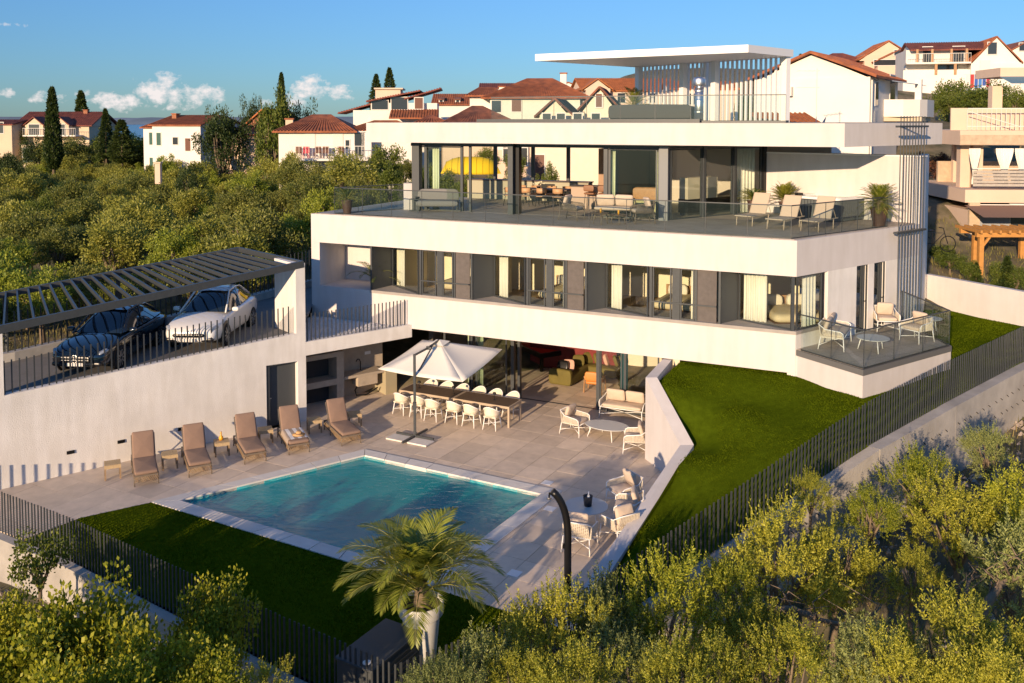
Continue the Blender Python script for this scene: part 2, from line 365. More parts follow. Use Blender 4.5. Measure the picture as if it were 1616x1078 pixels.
for k in range(4):                      # wide entry steps along the left end
    w = 2.3-0.5*k; a, b_ = PI[0]+e2*0.005+e1*0.005, PI[1]-e1*0.005
    MB().prism([tuple((a)[:2]), tuple((b_)[:2]), tuple((b_+e2*w*0.55)[:2]), tuple((a+e2*w)[:2])], D+0.005*k, -1.25+0.32*k).build('step', PT, pool)
def water_mat():
    m = bpy.data.materials.new('pool_water'); m.use_nodes = True; nt = m.node_tree; nt.nodes.clear(); L = nt.links.new
    tr = nt.nodes.new('ShaderNodeBsdfTransparent'); tr.inputs[0].default_value = (0.20, 0.85, 0.90, 1)
    gl = nt.nodes.new('ShaderNodeBsdfGlossy'); gl.inputs['Roughness'].default_value = 0.03
    fr = nt.nodes.new('ShaderNodeFresnel'); fr.inputs[0].default_value = 1.42
    t = nt.nodes.new('ShaderNodeTexCoord'); mpn = nt.nodes.new('ShaderNodeMapping'); mpn.inputs['Rotation'].default_value = (0, 0, radians(28)); mpn.inputs['Scale'].default_value = (1.0, 2.2, 1)
    n1 = nt.nodes.new('ShaderNodeTexNoise'); n1.inputs['Scale'].default_value = 2.7; n1.inputs['Detail'].default_value = 5; n1.inputs['Distortion'].default_value = 0.8; n1.inputs['Roughness'].default_value = 0.55
    bp = nt.nodes.new('ShaderNodeBump'); bp.inputs['Strength'].default_value = 0.42; bp.inputs['Distance'].default_value = 0.045
    mx = nt.nodes.new('ShaderNodeMixShader'); o = nt.nodes.new('ShaderNodeOutputMaterial')
    L(t.outputs['Object'], mpn.inputs[0]); L(mpn.outputs[0], n1.inputs['Vector']); L(n1.outputs['Fac'], bp.inputs['Height'])
    L(bp.outputs[0], gl.inputs['Normal']); L(bp.outputs[0], fr.inputs['Normal'])
    df = nt.nodes.new('ShaderNodeBsdfDiffuse'); df.inputs[0].default_value = (0.002, 0.44, 0.49, 1); mb_ = nt.nodes.new('ShaderNodeMixShader'); mb_.inputs[0].default_value = 0.57
    L(tr.outputs[0], mb_.inputs[1]); L(df.outputs[0], mb_.inputs[2])
    L(fr.outputs[0], mx.inputs[0]); L(mb_.outputs[0], mx.inputs[1]); L(gl.outputs[0], mx.inputs[2]); L(mx.outputs[0], o.inputs[0])
    return m
structure(MB().quad(*[(p.x, p.y, -0.09) for p in PI[::-1]]).build('pool_water', water_mat()))
for i in range(4):                      # coping stones, mitred at the corners
    a, b_, c, d = PO[i], PO[(i+1) % 4], PI[(i+1) % 4], PI[i]
    nn = max(2, round((b_-a).length/0.95))
    for k in range(nn):
        s0, s1 = k/nn+0.0015, (k+1)/nn-0.0015
        q = [a.lerp(b_, s0), a.lerp(b_, s1), d.lerp(c, s1), d.lerp(c, s0)]
        MB().prism([(p.x, p.y) for p in q], -0.10, 0.028).build('coping_stone', COPING, pool)
# deck ----------------------------------------------------------------
FENCE_F = [(-16.3,25.3),(-15.02,24.57),(-13.485,23.674),(-10.805,22.035),(-8.2,20.184),(-4.494,17.553),(-2.08,15.95),(-1.4,16.45),(1.4,18.5),(2.714,19.968)]
GLD = 1.75                                 # ground-floor glazing set back from the facade
DECK = [(-16.3,25.3), tuple(WA[:2]), tuple(WB[:2]), (-8.1,33.5), (-8.0,34.75), (-5.2,36.85), tuple(fac(-1.2,1.9)[:2]), tuple(fac(0.2,7.5)[:2]), tuple(fac(11.2,7.5)[:2]), tuple(fac(10.35,-0.02)[:2]), (4.45,28.9), (5.15,26.6), (1.82,20.6), (1.75,18.95), (1.2,18.95), (-1.708,20.632), (-1.708,20.632), (-10.223,25.482), (-11.729,24.485), (-12.6,23.2), (-13.485,23.674), (-15.02,24.57)]
deck = structure(MB().add([(p[0], p[1], -0.012) for p in DECK], [tuple(range(len(DECK)))]).build('deck', GROUT))
# the sheet has the pool cut out: rebuild as grout strips under each tile
deck.data.clear_geometry()
U = Vector((0.8788, -0.4772)); Vv = Vector((0.4772, 0.8788)); TS = 0.93
gm = MB(); cells = []
def poolcut(poly):
    out = []; rem = poly
    c = sum(PO, Vector())/4
    for i in range(4):
        a, b_ = PO[i], PO[(i+1) % 4]; nx, ny = (b_.y-a.y), -(b_.x-a.x)
        if nx*(c.x-a.x)+ny*(c.y-a.y) > 0: nx, ny = -nx, -ny
        k = nx*a.x+ny*a.y
        o = clip(rem, -nx, -ny, -k)
        if len(o) > 2 and abs(area(o)) > 1e-4: out.append(o)
        rem = clip(rem, nx, ny, k)
        if len(rem) < 3: break
    return out
full_me = None
for i in range(-34, 24):
    for j in range(10, 62):
        u0, u1, w0, w1 = i*TS, (i+1)*TS, j*TS*1.0, (j+1)*TS
        def cut(g):
            p = clip(DECK, -U.x, -U.y, -(u0+g)); 
            for nx, ny, k in ((U.x, U.y, u1-g), (-Vv.x, -Vv.y, -(w0+g)), (Vv.x, Vv.y, w1-g)):
                if len(p) < 3: return []
                p = clip(p, nx, ny, k)
            return p
        p = cut(0.005)
        if len(p) < 3 or abs(area(p)) < 0.01: continue
        pieces = poolcut(p)
        if not pieces: continue
        t = MB()
        for q in pieces:
            cl = [q[0]]
            for w in q[1:]:
                if hypot(w[0]-cl[-1][0], w[1]-cl[-1][1]) > 1e-4: cl.append(w)
            if hypot(cl[0][0]-cl[-1][0], cl[0][1]-cl[-1][1]) < 1e-4: cl.pop()
            if len(cl) > 2: t.prism(cl, -0.06, random.uniform(-0.0015, 0.0015))
        if t.v: t.build('tile', TILE, deck)
        for q in poolcut(cut(-0.006)):
            gm.add([(w[0], w[1], -0.009) for w in (q if area(q) > 0 else q[::-1])], [tuple(range(len(q)))])
deck.data = gm.mesh('deck', GROUT)
# lawns ----------------------------------------------------------------
GRASS = mat('turf', (0.062, 0.092, 0.004), 0.9, spec=0.0, bump=0.8, bscale=60, var=0.28, vscale=4.5)
LAWN_F = [(-10.223,25.482),(-1.708,20.632),(1.2,18.95),(1.9,18.9),(1.35,18.42),(-1.42,16.4),(-2.05,16.0),(-4.494,17.6),(-8.2,20.23),(-10.805,22.08),(-12.6,23.2),(-11.729,24.485)]
LP = [(5.23,30.94,2.62),(4.7,28.9,2.5),(5.3,26.6,1.15),(3.6,23.6,0.55),(1.95,20.5,0.03),(2.714,19.968,0.0),(4.208,20.83,0.5),(6.464,21.76,1.5),(9.233,23.42,2.4),(12.354,25.886,2.72),(16.652,29.52,3.0),(9.06,29.06,2.63),(10.35,26.7,2.64),(14.3,29.6,2.72),(20,32.4,3.1),(17.5,37.2,3.15),(7,27,2.15),(7.2,29.9,2.63),(19,34.3,3.15),(15.6,34,2.9)]
def lz(x, y): return idw(x, y, LP, 3.0)
LAWN_R = [tuple(fac(10.62,0.3)[:2]), (4.63,28.85), (5.37,26.62), (1.97,20.27), (1.98,19.4), (2.714,19.95),(4.208,20.80),(6.464,21.73),(9.233,23.39),(12.354,25.856),(16.652,29.49),(20.2,32.5),(19.2,34.35),(17.9,37.6),(15.5,36.5),(15.3,33.0),tuple(fac(TFR,1.0)[:2])]
from mathutils.geometry import delaunay_2d_cdt
def patch(name, poly, fn, step, m):
    pts = [Vector(p) for p in poly]; n = len(pts); ed = [(i, (i+1) % n) for i in range(n)]
    x0, x1 = min(p[0] for p in poly), max(p[0] for p in poly); y0, y1 = min(p[1] for p in poly), max(p[1] for p in poly)
    y = y0
    while y < y1:
        x = x0
        while x < x1:
            if inside((x, y), poly): pts.append(Vector((x, y)))
            x += step
        y += step
    r = delaunay_2d_cdt(pts, ed, [list(range(n))], 1, 1e-5)
    me = bpy.data.meshes.new(name); me.from_pydata([(p.x, p.y, fn(p.x, p.y)) for p in r[0]], [], [tuple(f) for f in r[2]])
    me.materials.append(m); me.polygons.foreach_set('use_smooth', [True]*len(me.polygons)); me.update()
    o = bpy.data.objects.new(name, me); COL.objects.link(o); return structure(o)
patch('lawn', LAWN_F, lambda x, y: 0.004+0.012*mn.noise((x*0.8, y*0.8, 0)), 0.6, GRASS)
patch('sloping_lawn', LAWN_R, lambda x, y: lz(x, y)-0.03+0.02*mn.noise((x*0.7, y*0.7, 0)), 0.45, GRASS)
BLADE = mat('grass_blade', (0.082, 0.114, 0.004), 0.8, spec=0.0, var=0.42, vscale=3.5)
def blades(name, poly, fn, n, label):
    x0, x1 = min(p[0] for p in poly), max(p[0] for p in poly); y0, y1 = min(p[1] for p in poly), max(p[1] for p in poly)
    pts = []
    while len(pts) < n:
        c = rng.uniform((x0, y0), (x1, y1), (4000, 2))
        pts += [q for q in c if inside(q, poly)]
    P = np.array(pts[:n]); z = np.array([fn(a, b) for a, b in P]); h = rng.uniform(0.012, 0.034, n); a = rng.uniform(0, 2*pi, n); w = 0.012
    dx, dy = np.cos(a)*w, np.sin(a)*w; lean = rng.normal(0, 0.015, (n, 2))
    v = np.zeros((n, 3, 3)); v[:, 0] = np.c_[P[:, 0]-dx, P[:, 1]-dy, z-0.005]; v[:, 1] = np.c_[P[:, 0]+dx, P[:, 1]+dy, z-0.005]; v[:, 2] = np.c_[P[:, 0]+lean[:, 0], P[:, 1]+lean[:, 1], z+h]
    return fastmesh(name, v.reshape(-1, 3), 3, BLADE)
def fastmesh(name, V, k, m, smooth=False):
    n = len(V)//k; me = bpy.data.meshes.new(name); me.vertices.add(len(V)); me.vertices.foreach_set('co', np.asarray(V, dtype=np.float32).ravel())
    me.loops.add(n*k); me.loops.foreach_set('vertex_index', np.arange(n*k, dtype=np.int32)); me.polygons.add(n)
    me.polygons.foreach_set('loop_start', np.arange(0, n*k, k, dtype=np.int32)); me.polygons.foreach_set('loop_total', np.full(n, k, dtype=np.int32))
    me.materials.append(m); me.update(calc_edges=True); me.validate()
    o = bpy.data.objects.new(name, me); COL.objects.link(o); return o
tag(blades('grass', LAWN_F, lambda x, y: 0.004, 60000, ''), 'short green turf blades of the lawn below the pool', 'grass', kind='stuff')
_lzc = {}
def lzq(x, y):
    k = (round(x*4), round(y*4))
    if k not in _lzc: _lzc[k] = None
    return lz(x, y)-0.03
tag(blades('grass', LAWN_R, lzq, 75000, ''), 'short green turf blades of the sloping lawn right of the patio', 'grass', kind='stuff')
# zigzag patio wall ----------------------------------------------------
pw = thing('patio_wall', 'white zigzag retaining wall stepping down between patio and sloping lawn', 'wall', (4.4, 28.9, 0))
zz = [(5.15,31.0,2.66),(4.25,28.85,2.63),(4.95,26.6,1.25),(1.62,20.45,0.16)]; zo = [(5.5,31.05),(4.62,28.86),(5.36,26.62),(1.95,20.28)]
for i in range(3):
    a, b_ = zz[i], zz[i+1]; c, d = zo[i+1], zo[i]
    MB().prism([a[:2], b_[:2], c, d], [-0.3]*4, [a[2], b_[2], b_[2], a[2]]).build('wall_section', STUCCO, pw, world=True)
# posts and fences -----------------------------------------------------
def path_pts(path, step):
    out = []; carry = 0.0
    for i in range(len(path)-1):
        a, b_ = Vector(path[i]), Vector(path[i+1]); L = (b_-a).length; s = carry
        while s < L: out.append((a.lerp(b_, s/L), atan2((b_-a).y, (b_-a).x))); s += step
        carry = s-L
    return out
def fence(name, label, path, step, h, w=0.042, th=0.02, m=METAL, sink=0.0):
    root = thing(name, label, 'fence' if 'fence' in name else 'railing', path[0])
    me = MB().box(-w/2, w/2, -th/2, th/2, -sink, h).mesh('post', m); o = Vector(path[0])
    for p, a in path_pts([tuple(q) for q in path], step): shared('post', me, root, p-o+Vector((0, 0, random.uniform(-0.004, 0.004))), (random.gauss(0, 0.004), random.gauss(0, 0.004), a+random.gauss(0, 0.05)))
    return root
fence('post_fence', 'dark metal post fence below the pool lawn', [(x, y, 0.0) for x, y in FENCE_F[:-1]]+[(2.6, 19.85, 0.0)], 0.135, 1.08, sink=0.15)
FENCE_R = [(2.80,20.02,0.0),(4.208,20.83,0.5),(6.464,21.76,1.5),(9.233,23.42,2.4),(12.354,25.886,2.75),(16.652,29.52,3.0),(20.0,32.35,3.12)]
fence('post_fence', 'dark metal post fence climbing along the right edge of the sloping lawn', FENCE_R, 0.128, 1.15, sink=0.25)
rw = thing('retaining_wall', 'bare concrete retaining wall under the right-hand post fence', 'wall', (9.2, 23.3, 0))
for i in range(len(FENCE_R)-1):
    a, b_ = FENCE_R[i], FENCE_R[i+1]
    MB().wall(a, b_, 0.34, (-3.2, -3.2), (a[2]-0.03, b_[2]-0.03), side=-1).build('wall_section', CONC, rw, world=True)
tm = MB(); rr0 = random.Random(2)
for i in range(1, len(FENCE_R)-1):
    a, b_ = Vector(FENCE_R[i]), Vector(FENCE_R[i+1]); d_ = (b_-a); L_ = d_.length; nn_ = Vector((d_.y, -d_.x, 0)).normalized()
    for j in range(int(L_/0.42)):
        for dz in (0.5, 0.95):
            q = a.lerp(b_, (j+rr0.random()*0.3)/(L_/0.42))+nn_*0.345+Vector((0,0,-dz-0.03)); tm.bar(q, q+Vector((0.05,-0.02,-0.05)), 0.02, 0.02)
tm.build('tie_marks', BLACK, rw, world=True, kind='stuff')
fw = thing('retaining_wall', 'bare concrete retaining wall under the post fence below the pool', 'wall', (-8.2, 20.1, 0))
for i in range(len(FENCE_F)-1):
    a, b_ = FENCE_F[i], FENCE_F[i+1]
    MB().wall(a, b_, 0.24, -3.2, -0.03+0.001*(i % 2), side=-1).build('wall_section', CONC, fw, world=True)
# carport ---------------------------------------------------------------
def wal(s, d=0.0, z=0.0): return WA+WD*s+WN*d+Vector((0, 0, z))
SB = (WB-WA).length
def wtop(s): return 2.756+(3.235-2.756)*s/SB
cw = thing('carport_wall', 'long white rendered wall carrying the carport beside the loungers', 'wall', tuple(wal(5)))
s_dL = (v2(onv(420, 577, WA, WB))-WA).dot(WD); s_dR = (v2(onv(470, 577, WA, WB))-WA).dot(WD)
wmb = MB()
wmb.wall(wal(-4.5), wal(s_dL), 0.3, (-0.2, -0.2), (wtop(-4.5), wtop(s_dL)))
wmb.wall(wal(s_dL), wal(s_dR), 0.3, (2.26, 2.22), (wtop(s_dL), wtop(s_dR)))
wmb.wall(wal(s_dR), wal(SB), 0.3, (-0.2, -0.2), (wtop(s_dR), wtop(SB)-0.004))
wmb.build('wall', STUCCO_R, cw, world=True)
MB().wall(wal(SB-0.36, 0.001), wal(SB-0.001, 0.001), 1.75, 3.15, 5.72).build('pier', STUCCO_R, cw, world=True)
MB().wall(wal(-0.75, 0.001), wal(-0.02, 0.001), 0.32, 2.6, 4.70).build('pier', STUCCO_R, cw, world=True)
MB().wall(wal(SB-0.36, 0.3), wal(SB-0.002, 0.3), 0.75, -0.1, 3.1).build('door_return', STUCCO_R, cw, world=True)
dr = MB().wall(wal(s_dL+0.02, 0.2), wal(s_dR-0.02, 0.2), 0.05, 0.01, 2.235).build('door', PANEL, cw, world=True); dr['label'] = 'anthracite flush door'
fr_ = MB(); fr_.wall(wal(s_dL, 0.04), wal(s_dL+0.14, 0.04), 0.2, 0.0, 2.25); fr_.wall(wal(s_dL, 0.04), wal(s_dR, 0.04), 0.2, 2.2, 2.258); fr_.build('frame', METAL, dr, world=True)
for s in (1.62, 3.1, 5.0):
    MB().wall(wal(s, -0.03), wal(s+0.22, -0.03), 0.05, 0.62, 0.72).build('step_light', BLACK, cw, world=True)
hd = MB().bar(wal(s_dL+0.1, 0.17, 1.02), wal(s_dL+0.25, 0.17, 1.02), 0.02, 0.03); hd.build('handle', STEEL, dr, world=True)
DRIVE = mat('driveway_paver', (0.16, 0.155, 0.15), 0.85, bump=0.3, bscale=15, var=0.15)
dpts = [(wal(-4.5,0.28), wtop(-4.5)), (wal(SB,0.28), wtop(SB)), (fac(TFL,0.05), 3.3), (fac(TFL,6.0), 3.45), (Vector((-9.0,41.0,0)), 3.4), (Vector((-12.95,35.0,0)), 3.08), (Vector((-16.7,30.5,0)), 2.8), (Vector((-21,27.2,0)), 2.55)]
structure(MB().add([(p.x, p.y, z-0.07) for p, z in dpts], [tuple(range(len(dpts)))]).build('driveway', DRIVE))
KERBM = mat('kerb_stone', (0.42, 0.40, 0.37), 0.85, var=0.2)
kb = MB(); KP = [(p.x, p.y, z) for p, z in dpts[3:]][::-1]
for i in range(len(KP)-1): kb.wall(KP[i], KP[i+1], 0.35, (KP[i][2]-1, KP[i+1][2]-1), (KP[i][2]+0.22, KP[i+1][2]+0.22))
structure(kb.build('kerb', KERBM))
fence('railing', 'dark post railing on top of the carport wall in front of the cars', [tuple(wal(0.02, 0.12, wtop(0.02))), tuple(wal(SB-0.42, 0.12, wtop(SB-0.4)))], 0.20, 1.0, 0.04, 0.02)
fence('post_fence', 'thin dark post fence behind the parked cars', [(p[0]-0.12, p[1]+0.1, p[2]+0.22) for p in KP], 0.22, 1.35, 0.04, 0.02)
# pergola over the cars
pg = thing('pergola', 'long anthracite slatted pergola roof over the two parked cars', 'pergola', tuple(wal(0, 0, 2.7)))
def pz(s): return 4.84+(5.80-4.84)*s/SB
PB0, PB1 = Vector((-17.7, 31.8, 0)), Vector((-10.8, 36.2, 0))
def back(s): return PB0.lerp(PB1, s/SB)
MB().bar(wal(-3.2, 0.05, pz(-3.2)-0.12), wal(SB-0.04, 0.05, pz(SB)-0.12), 0.12, 0.24).build('beam', METAL, pg, world=True)
MB().bar(back(-3.2)+Vector((0,0,pz(-3.2)-0.11)), back(SB)+Vector((0,0,pz(SB)-0.11)), 0.12, 0.2).build('beam', METAL, pg, world=True)
MB().bar(wal(SB-0.04, 0.1, pz(SB)-0.12), back(SB)+Vector((0,0,pz(SB)-0.12)), 0.11, 0.2).build('beam', METAL, pg, world=True)
s = -2.8
while s < SB-0.3:
    MB().bar(wal(s, 0.1, pz(s)-0.1), back(s)+Vector((0,0,pz(s)-0.1)), 0.055, 0.15).build('slat', METAL, pg, world=True); s += 0.405
for s_, d_ in ((SB*0.45, 0), (SB*0.0, 0), (SB*0.97, 0)):
    q = back(s_); MB().box(q.x-0.06, q.x+0.06, q.y-0.06, q.y+0.06, 2.6, pz(s_)-0.2).build('post', METAL, pg, world=True)
# white garden wall on the far right
gw = thing('garden_wall', 'plain white garden wall beside the neighbouring house', 'wall', (18.5, 36, 2.9))
MB().wall((17.4,38.0), (19.4,33.8), 0.25, (2.3,2.3), (4.42,4.42), side=-1).build('wall_panel', STUCCO, gw, world=True)
MB().wall((19.401,33.8), (24,25), 0.25, (2.3,2.3), (4.42,4.42), side=-1).build('wall_panel', STUCCO, gw, world=True)
# ================================================================== VILLA
Z1B, Z1F, ZS, ZW, ZT = 2.70, 3.45, 4.06, 5.82, 6.98
BL = FL+FN*9.5; BR = ER+Vector((0.46, 0.89, 0))*5.2
villa = thing('villa', 'modern white three storey villa with terraces and glass railings above the pool', 'house', tuple(fac(6, 3)))
def vb(mb, name, m, parent=villa, **k): return mb.build(name, m, parent, world=True, **k)
def P2(*ps): return [(p[0], p[1]) for p in ps]
SOFF = mat('soffit_white', (0.72, 0.70, 0.67), 0.9, bump=0.1)
GREYST = mat('grey_sill_stone', (0.33, 0.30, 0.275), 0.7, var=0.12, vscale=3)
# lower storey slab and front band
vb(MB().prism(P2(fac(TFL,0.3), fac(TFR-0.35,0.3), east(0.4,0.3), east(TE-0.3,0.3), BR, BL), Z1B+0.003, Z1F), 'floor_slab', SOFF)
vb(MB().wall(fac(fact(584)), fac(TFR), 0.32, Z1B, ZS-0.11), 'front_band', STUCCO)
vb(MB().wall(fac(TFL), fac(fact(584)-0.002), 0.32, Z1B-0.02, ZS-0.02), 'front_band', STUCCO)
# sill ledge
vb(MB().prism(P2(fac(fact(584)+0.002,-0.02), fac(TFR,-0.02), east(0.0,-0.02), east(1.75,-0.02), east(1.75,0.45), fac(TFR-1.2,1.5), fac(fact(584)+0.002,1.5)), ZS-0.108, ZS), 'sill_ledge', GREYST)
# right-hand face with its openings
t_w, d1a, d1b, d2a, d2b = 1.72, 3.46, 4.18, 4.56, 5.30
rf = MB()
rf.wall(east(0.004,0.001), east(t_w+0.03,0.001), 0.3, 2.1, ZS-0.112)
rf.wall(east(t_w+0.03,0.001), east(d1a,0.001), 0.3, 2.1, ZW+0.02)
rf.wall(east(d1a,0.001), east(d1b,0.001), 0.3, 2.1, 3.46); rf.wall(east(d1b,0.001), east(d2a,0.001), 0.3, 2.1, ZW+0.02)
rf.wall(east(d2a,0.001), east(d2b,0.001), 0.3, 2.1, 3.46); rf.wall(east(d2b,0.001), east(TE,0.001), 0.3, 2.1, ZW+0.02)
vb(rf, 'side_wall', STUCCO_R)
vb(MB().wall(ER+Vector((0.002,0.002,0)), BR, 0.3, 2.1, 9.40), 'side_wall', STUCCO_R)
# left end: pier, loggia with planter recess
vb(MB().wall(FL, fac(TFL+0.42), 0.45, ZS-0.018, ZW-0.002), 'end_pier', STUCCO)
vb(MB().wall(fac(TFL,0.002), fac(TFL,9.4), 0.3, Z1B, ZW-0.004, side=-1), 'end_wall', STUCCO)
vb(MB().wall(fac(TFL+0.3,1.9), fac(fact(584)+0.1,1.9), 0.2, Z1F, ZW-0.006), 'loggia_wall', STUCCO)
vb(MB().wall(fac(fact(584)+0.02,0.4), fac(fact(584)+0.02,1.9), 0.12, Z1F, ZW-0.006), 'loggia_wall', STUCCO)
vb(MB().prism(P2(fac(TFL+0.3,0.32), fac(fact(584)+0.02,0.32), fac(fact(584)+0.02,1.9), fac(TFL+0.3,1.9)), ZS-0.3, ZS-0.03), 'loggia_ledge', STUCCO)
# upper band = terrace slab
vb(MB().prism(P2(FL, FR, ER, BR, BL), ZW, ZT), 'terrace_slab', STUCCO)
TERR = mat('terrace_tile', (0.40, 0.345, 0.29), 0.6, var=0.15, vscale=1.5)
def tile_lines(m, scale):
    nt = m.node_tree; b = nt.nodes['Principled BSDF']; L = nt.links.new; t = nt.nodes.new('ShaderNodeTexCoord'); mp = nt.nodes.new('ShaderNodeMapping'); mp.inputs['Rotation'].default_value = (0, 0, radians(-26))
    br = nt.nodes.new('ShaderNodeTexBrick'); br.offset = 0; br.inputs['Scale'].default_value = scale; br.inputs['Brick Width'].default_value = 1; br.inputs['Row Height'].default_value = 1; br.inputs['Mortar Size'].default_value = 0.012
    br.inputs['Color1'].default_value = (1,1,1,1); br.inputs['Color2'].default_value = (0.9,0.9,0.9,1); br.inputs['Mortar'].default_value = (0.5,0.5,0.5,1)
    mx = nt.nodes.new('ShaderNodeMix'); mx.data_type = 'RGBA'; mx.blend_type = 'MULTIPLY'; mx.inputs['Factor'].default_value = 1
    src = b.inputs['Base Color'].links[0].from_socket
    L(t.outputs['Object'], mp.inputs[0]); L(mp.outputs[0], br.inputs['Vector']); L(src, mx.inputs['A']); L(br.outputs[0], mx.inputs['B']); L(mx.outputs['Result'], b.inputs['Base Color'])
tile_lines(TERR, 1.25)
vb(MB().prism(P2(fac(TFL+0.12,0.1), fac(TFR-0.1,0.1), east(TE-0.15,0.12), BR-ED*0.35, BL+FD*0.3), ZT+0.001, ZT+0.02), 'terrace_floor', TERR)
ZF = ZT+0.02
# bedroom interior
vb(MB().wall(fac(fact(600),3.62), east(5.0,3.3), 0.1, Z1F, ZW-0.01), 'room_wall', ROOMW)
for x in (741, 921, 1128):
    vb(MB().wall(fac(fact(x),0.55), fac(fact(x),3.60), 0.12, Z1F, ZW-0.008), 'partition_wall', ROOMW)
vb(MB().wall(fac(fact(600),1.4), fac(fact(600),3.60), 0.12, Z1F, ZW-0.008), 'partition_wall', ROOMW)
FLOORW = mat('oak_floor', (0.30, 0.21, 0.12), 0.5, var=0.2, vscale=5)
vb(MB().prism(P2(fac(fact(600),1.5), fac(TFR-1.3,1.5), east(1.2,0.5), east(4.9,0.6), east(4.8,3.5), fac(fact(600),4.6)), Z1F+0.002, Z1F+0.012), 'room_floor', FLOORW)
# zigzag windows
POSTS = [583.5, 661, 741, 829.7, 921, 1024, 1132, 1253]
DEEP = [(619,450), (779.5,467.3), (956,486), (1164.5,504.6)]
def vpane(root, a, b, z0, z1, frame=0.05, th=0.05, m=METAL, glass=GLASSW, name='pane'):
    """glass pane with a slim frame between two plan points"""
    a, b = Vector(a[:2]), Vector(b[:2]); d = (b-a).normalized(); n = Vector((-d.y, d.x))*th/2
    f = MB()
    for p, q, zz0, zz1 in ((a, a+d*frame, z0, z1), (b-d*frame, b, z0, z1), (a+d*frame, b-d*frame, z0, z0+frame), (a+d*frame, b-d*frame, z1-frame, z1)):
        f.wall(p-n, q-n, th, zz0, zz1)
    fo = vb(f, 'frame', m, root)
    vb(MB().wall(a+d*frame-n*0.12, b-d*frame-n*0.12, 0.012, z0+frame, z1-frame), name, glass, root)
    return fo
wave_cache = {}
def curtain(a, b, z0, z1, label, waves=None, amp=0.05, m=CURTAIN):
    a, b = Vector(a[:2]), Vector(b[:2]); d = b-a; L = d.length; d.normalize(); n = Vector((-d.y, d.x)); k = waves or max(3, int(L/0.16)); N = k*8
    mb = MB(); vs = []; 
    for z, sc in ((z0, 1.25), (z0*0.5+z1*0.5, 1.0), (z1, 0.75)):
        for i in range(N+1):
            p = a+d*(L*i/N)+n*(amp*sc*sin(2*pi*k*i/N+0.6*sin(i*0.7))); vs.append((p.x, p.y, z))
    fs = [(r*(N+1)+i, r*(N+1)+i+1, (r+1)*(N+1)+i+1, (r+1)*(N+1)+i) for r in range(2) for i in range(N)]
    o = mb.add(vs, fs).build('curtain', m, smooth=True); md = o.modifiers.new('thick', 'SOLIDIFY'); md.thickness = 0.006
    return tag(o, label, 'curtain')
SCREEN = mat('brown_screen', (0.115, 0.10, 0.093), 0.8, var=0.2, vscale=6)
ordw = ['leftmost', 'second', 'third', 'corner']
for i in range(4):
    w = vb(MB().wall(fac(fact(POSTS[2*i])+0.03,0.03), fac(fact(POSTS[2*i])+0.10,0.03), 0.1, ZS, ZW), 'window', METAL)      # front post carries the window
    w['label'] = ordw[i]+' folded bedroom window'
    p0 = fac(fact(POSTS[2*i])+0.1, 0.06); dp = onz(*DEEP[i], ZS); dp = v2(dp)
    p1 = fac(fact(POSTS[2*i+1])-0.04, 0.06)
    vb(MB().wall(p0, dp, 0.07, ZS+0.001, ZW-0.001), 'panel', PANEL, w)
    vb(MB().wall(p0+Vector((-0.01,-0.02,0)), p0+(dp-p0)*0.06+Vector((-0.01,-0.02,0)), 0.09, ZS+0.001, ZW-0.001), 'panel_edge', METAL, w)
    dq = dp+(p1-dp).normalized()*0.03
    vpane(w, dq, p1, ZS, ZW)
    curtain(dp+FN*0.16+FD*0.16, dp+FD*(0.62 if i < 3 else 0.95)+FN*0.02, Z1F+0.05, ZW-0.03, ['white curtain behind the leftmost folded bedroom window', 'white curtain behind the second folded bedroom window', 'white curtain behind the third folded bedroom window', 'white curtain left in the corner bedroom window'][i])
    if i < 3:
        q0 = fac(fact(POSTS[2*i+1])+0.0, 0.05); q1 = fac(fact(POSTS[2*i+2])-0.05, 0.05)
        vb(MB().wall(q0, q0+FD*0.09, 0.12, ZS-0.1, ZW-0.002), 'mullion', METAL, w)
        q0 = q0+FD*0.1+FN*0.06; q1 = q1+FN*0.06; L = (q1-q0).length; at = lambda s: q0+FD*(L*s)
        vpane(w, at(0), at(0.30), ZS, ZW)
        vb(MB().wall(at(0.31), at(0.43), 0.1, ZS, ZW-0.001), 'mullion', METAL, w)
        vpane(w, at(0.44), at(0.66), ZS, ZW)
        vb(MB().wall(at(0.665), at(0.70), 0.1, ZS, ZW-0.001), 'mullion', METAL, w)
        vb(MB().wall(at(0.702)+FN*0.03, at(0.995)+FN*0.03, 0.03, ZS, ZW-0.001), 'screen', SCREEN, w)
        vb(MB().bar(q0+Vector((0,0,4.62))-FN*0.09, q1+Vector((0,0,4.62))-FN*0.09, 0.03, 0.045), 'guard_rail', METAL, w)
        curtain(at(0.58)+FN*0.25, at(0.72)+FN*0.25, Z1F+0.05, ZW-0.03, 'narrow white curtain beside the '+['leftmost', 'second', 'third'][i]+' brown window screen')
    else:   # glazed corner
        c0 = fac(TFR-0.12, 0.06); vb(MB().cbox((c0.x, c0.y, (ZS+ZW)/2), (0.1, 0.1, ZW-ZS)), 'corner_post', METAL, w)
        vpane(w, east(0.12,0.07), east(t_w-0.22,0.07), ZS, ZW)
        vb(MB().wall(east(t_w-0.2,0.05), east(t_w-0.12,0.05), 0.12, ZS, ZW), 'mullion', BLACK, w); vb(MB().wall(east(t_w-0.1,0.16), east(t_w+0.02,0.16), 0.02, ZS, ZW), 'screen', CREAM, w)
        curtain(east(0.75,0.28), east(t_w-0.25,0.28), Z1F+0.05, ZW-0.03, 'white curtain right in the corner bedroom window')
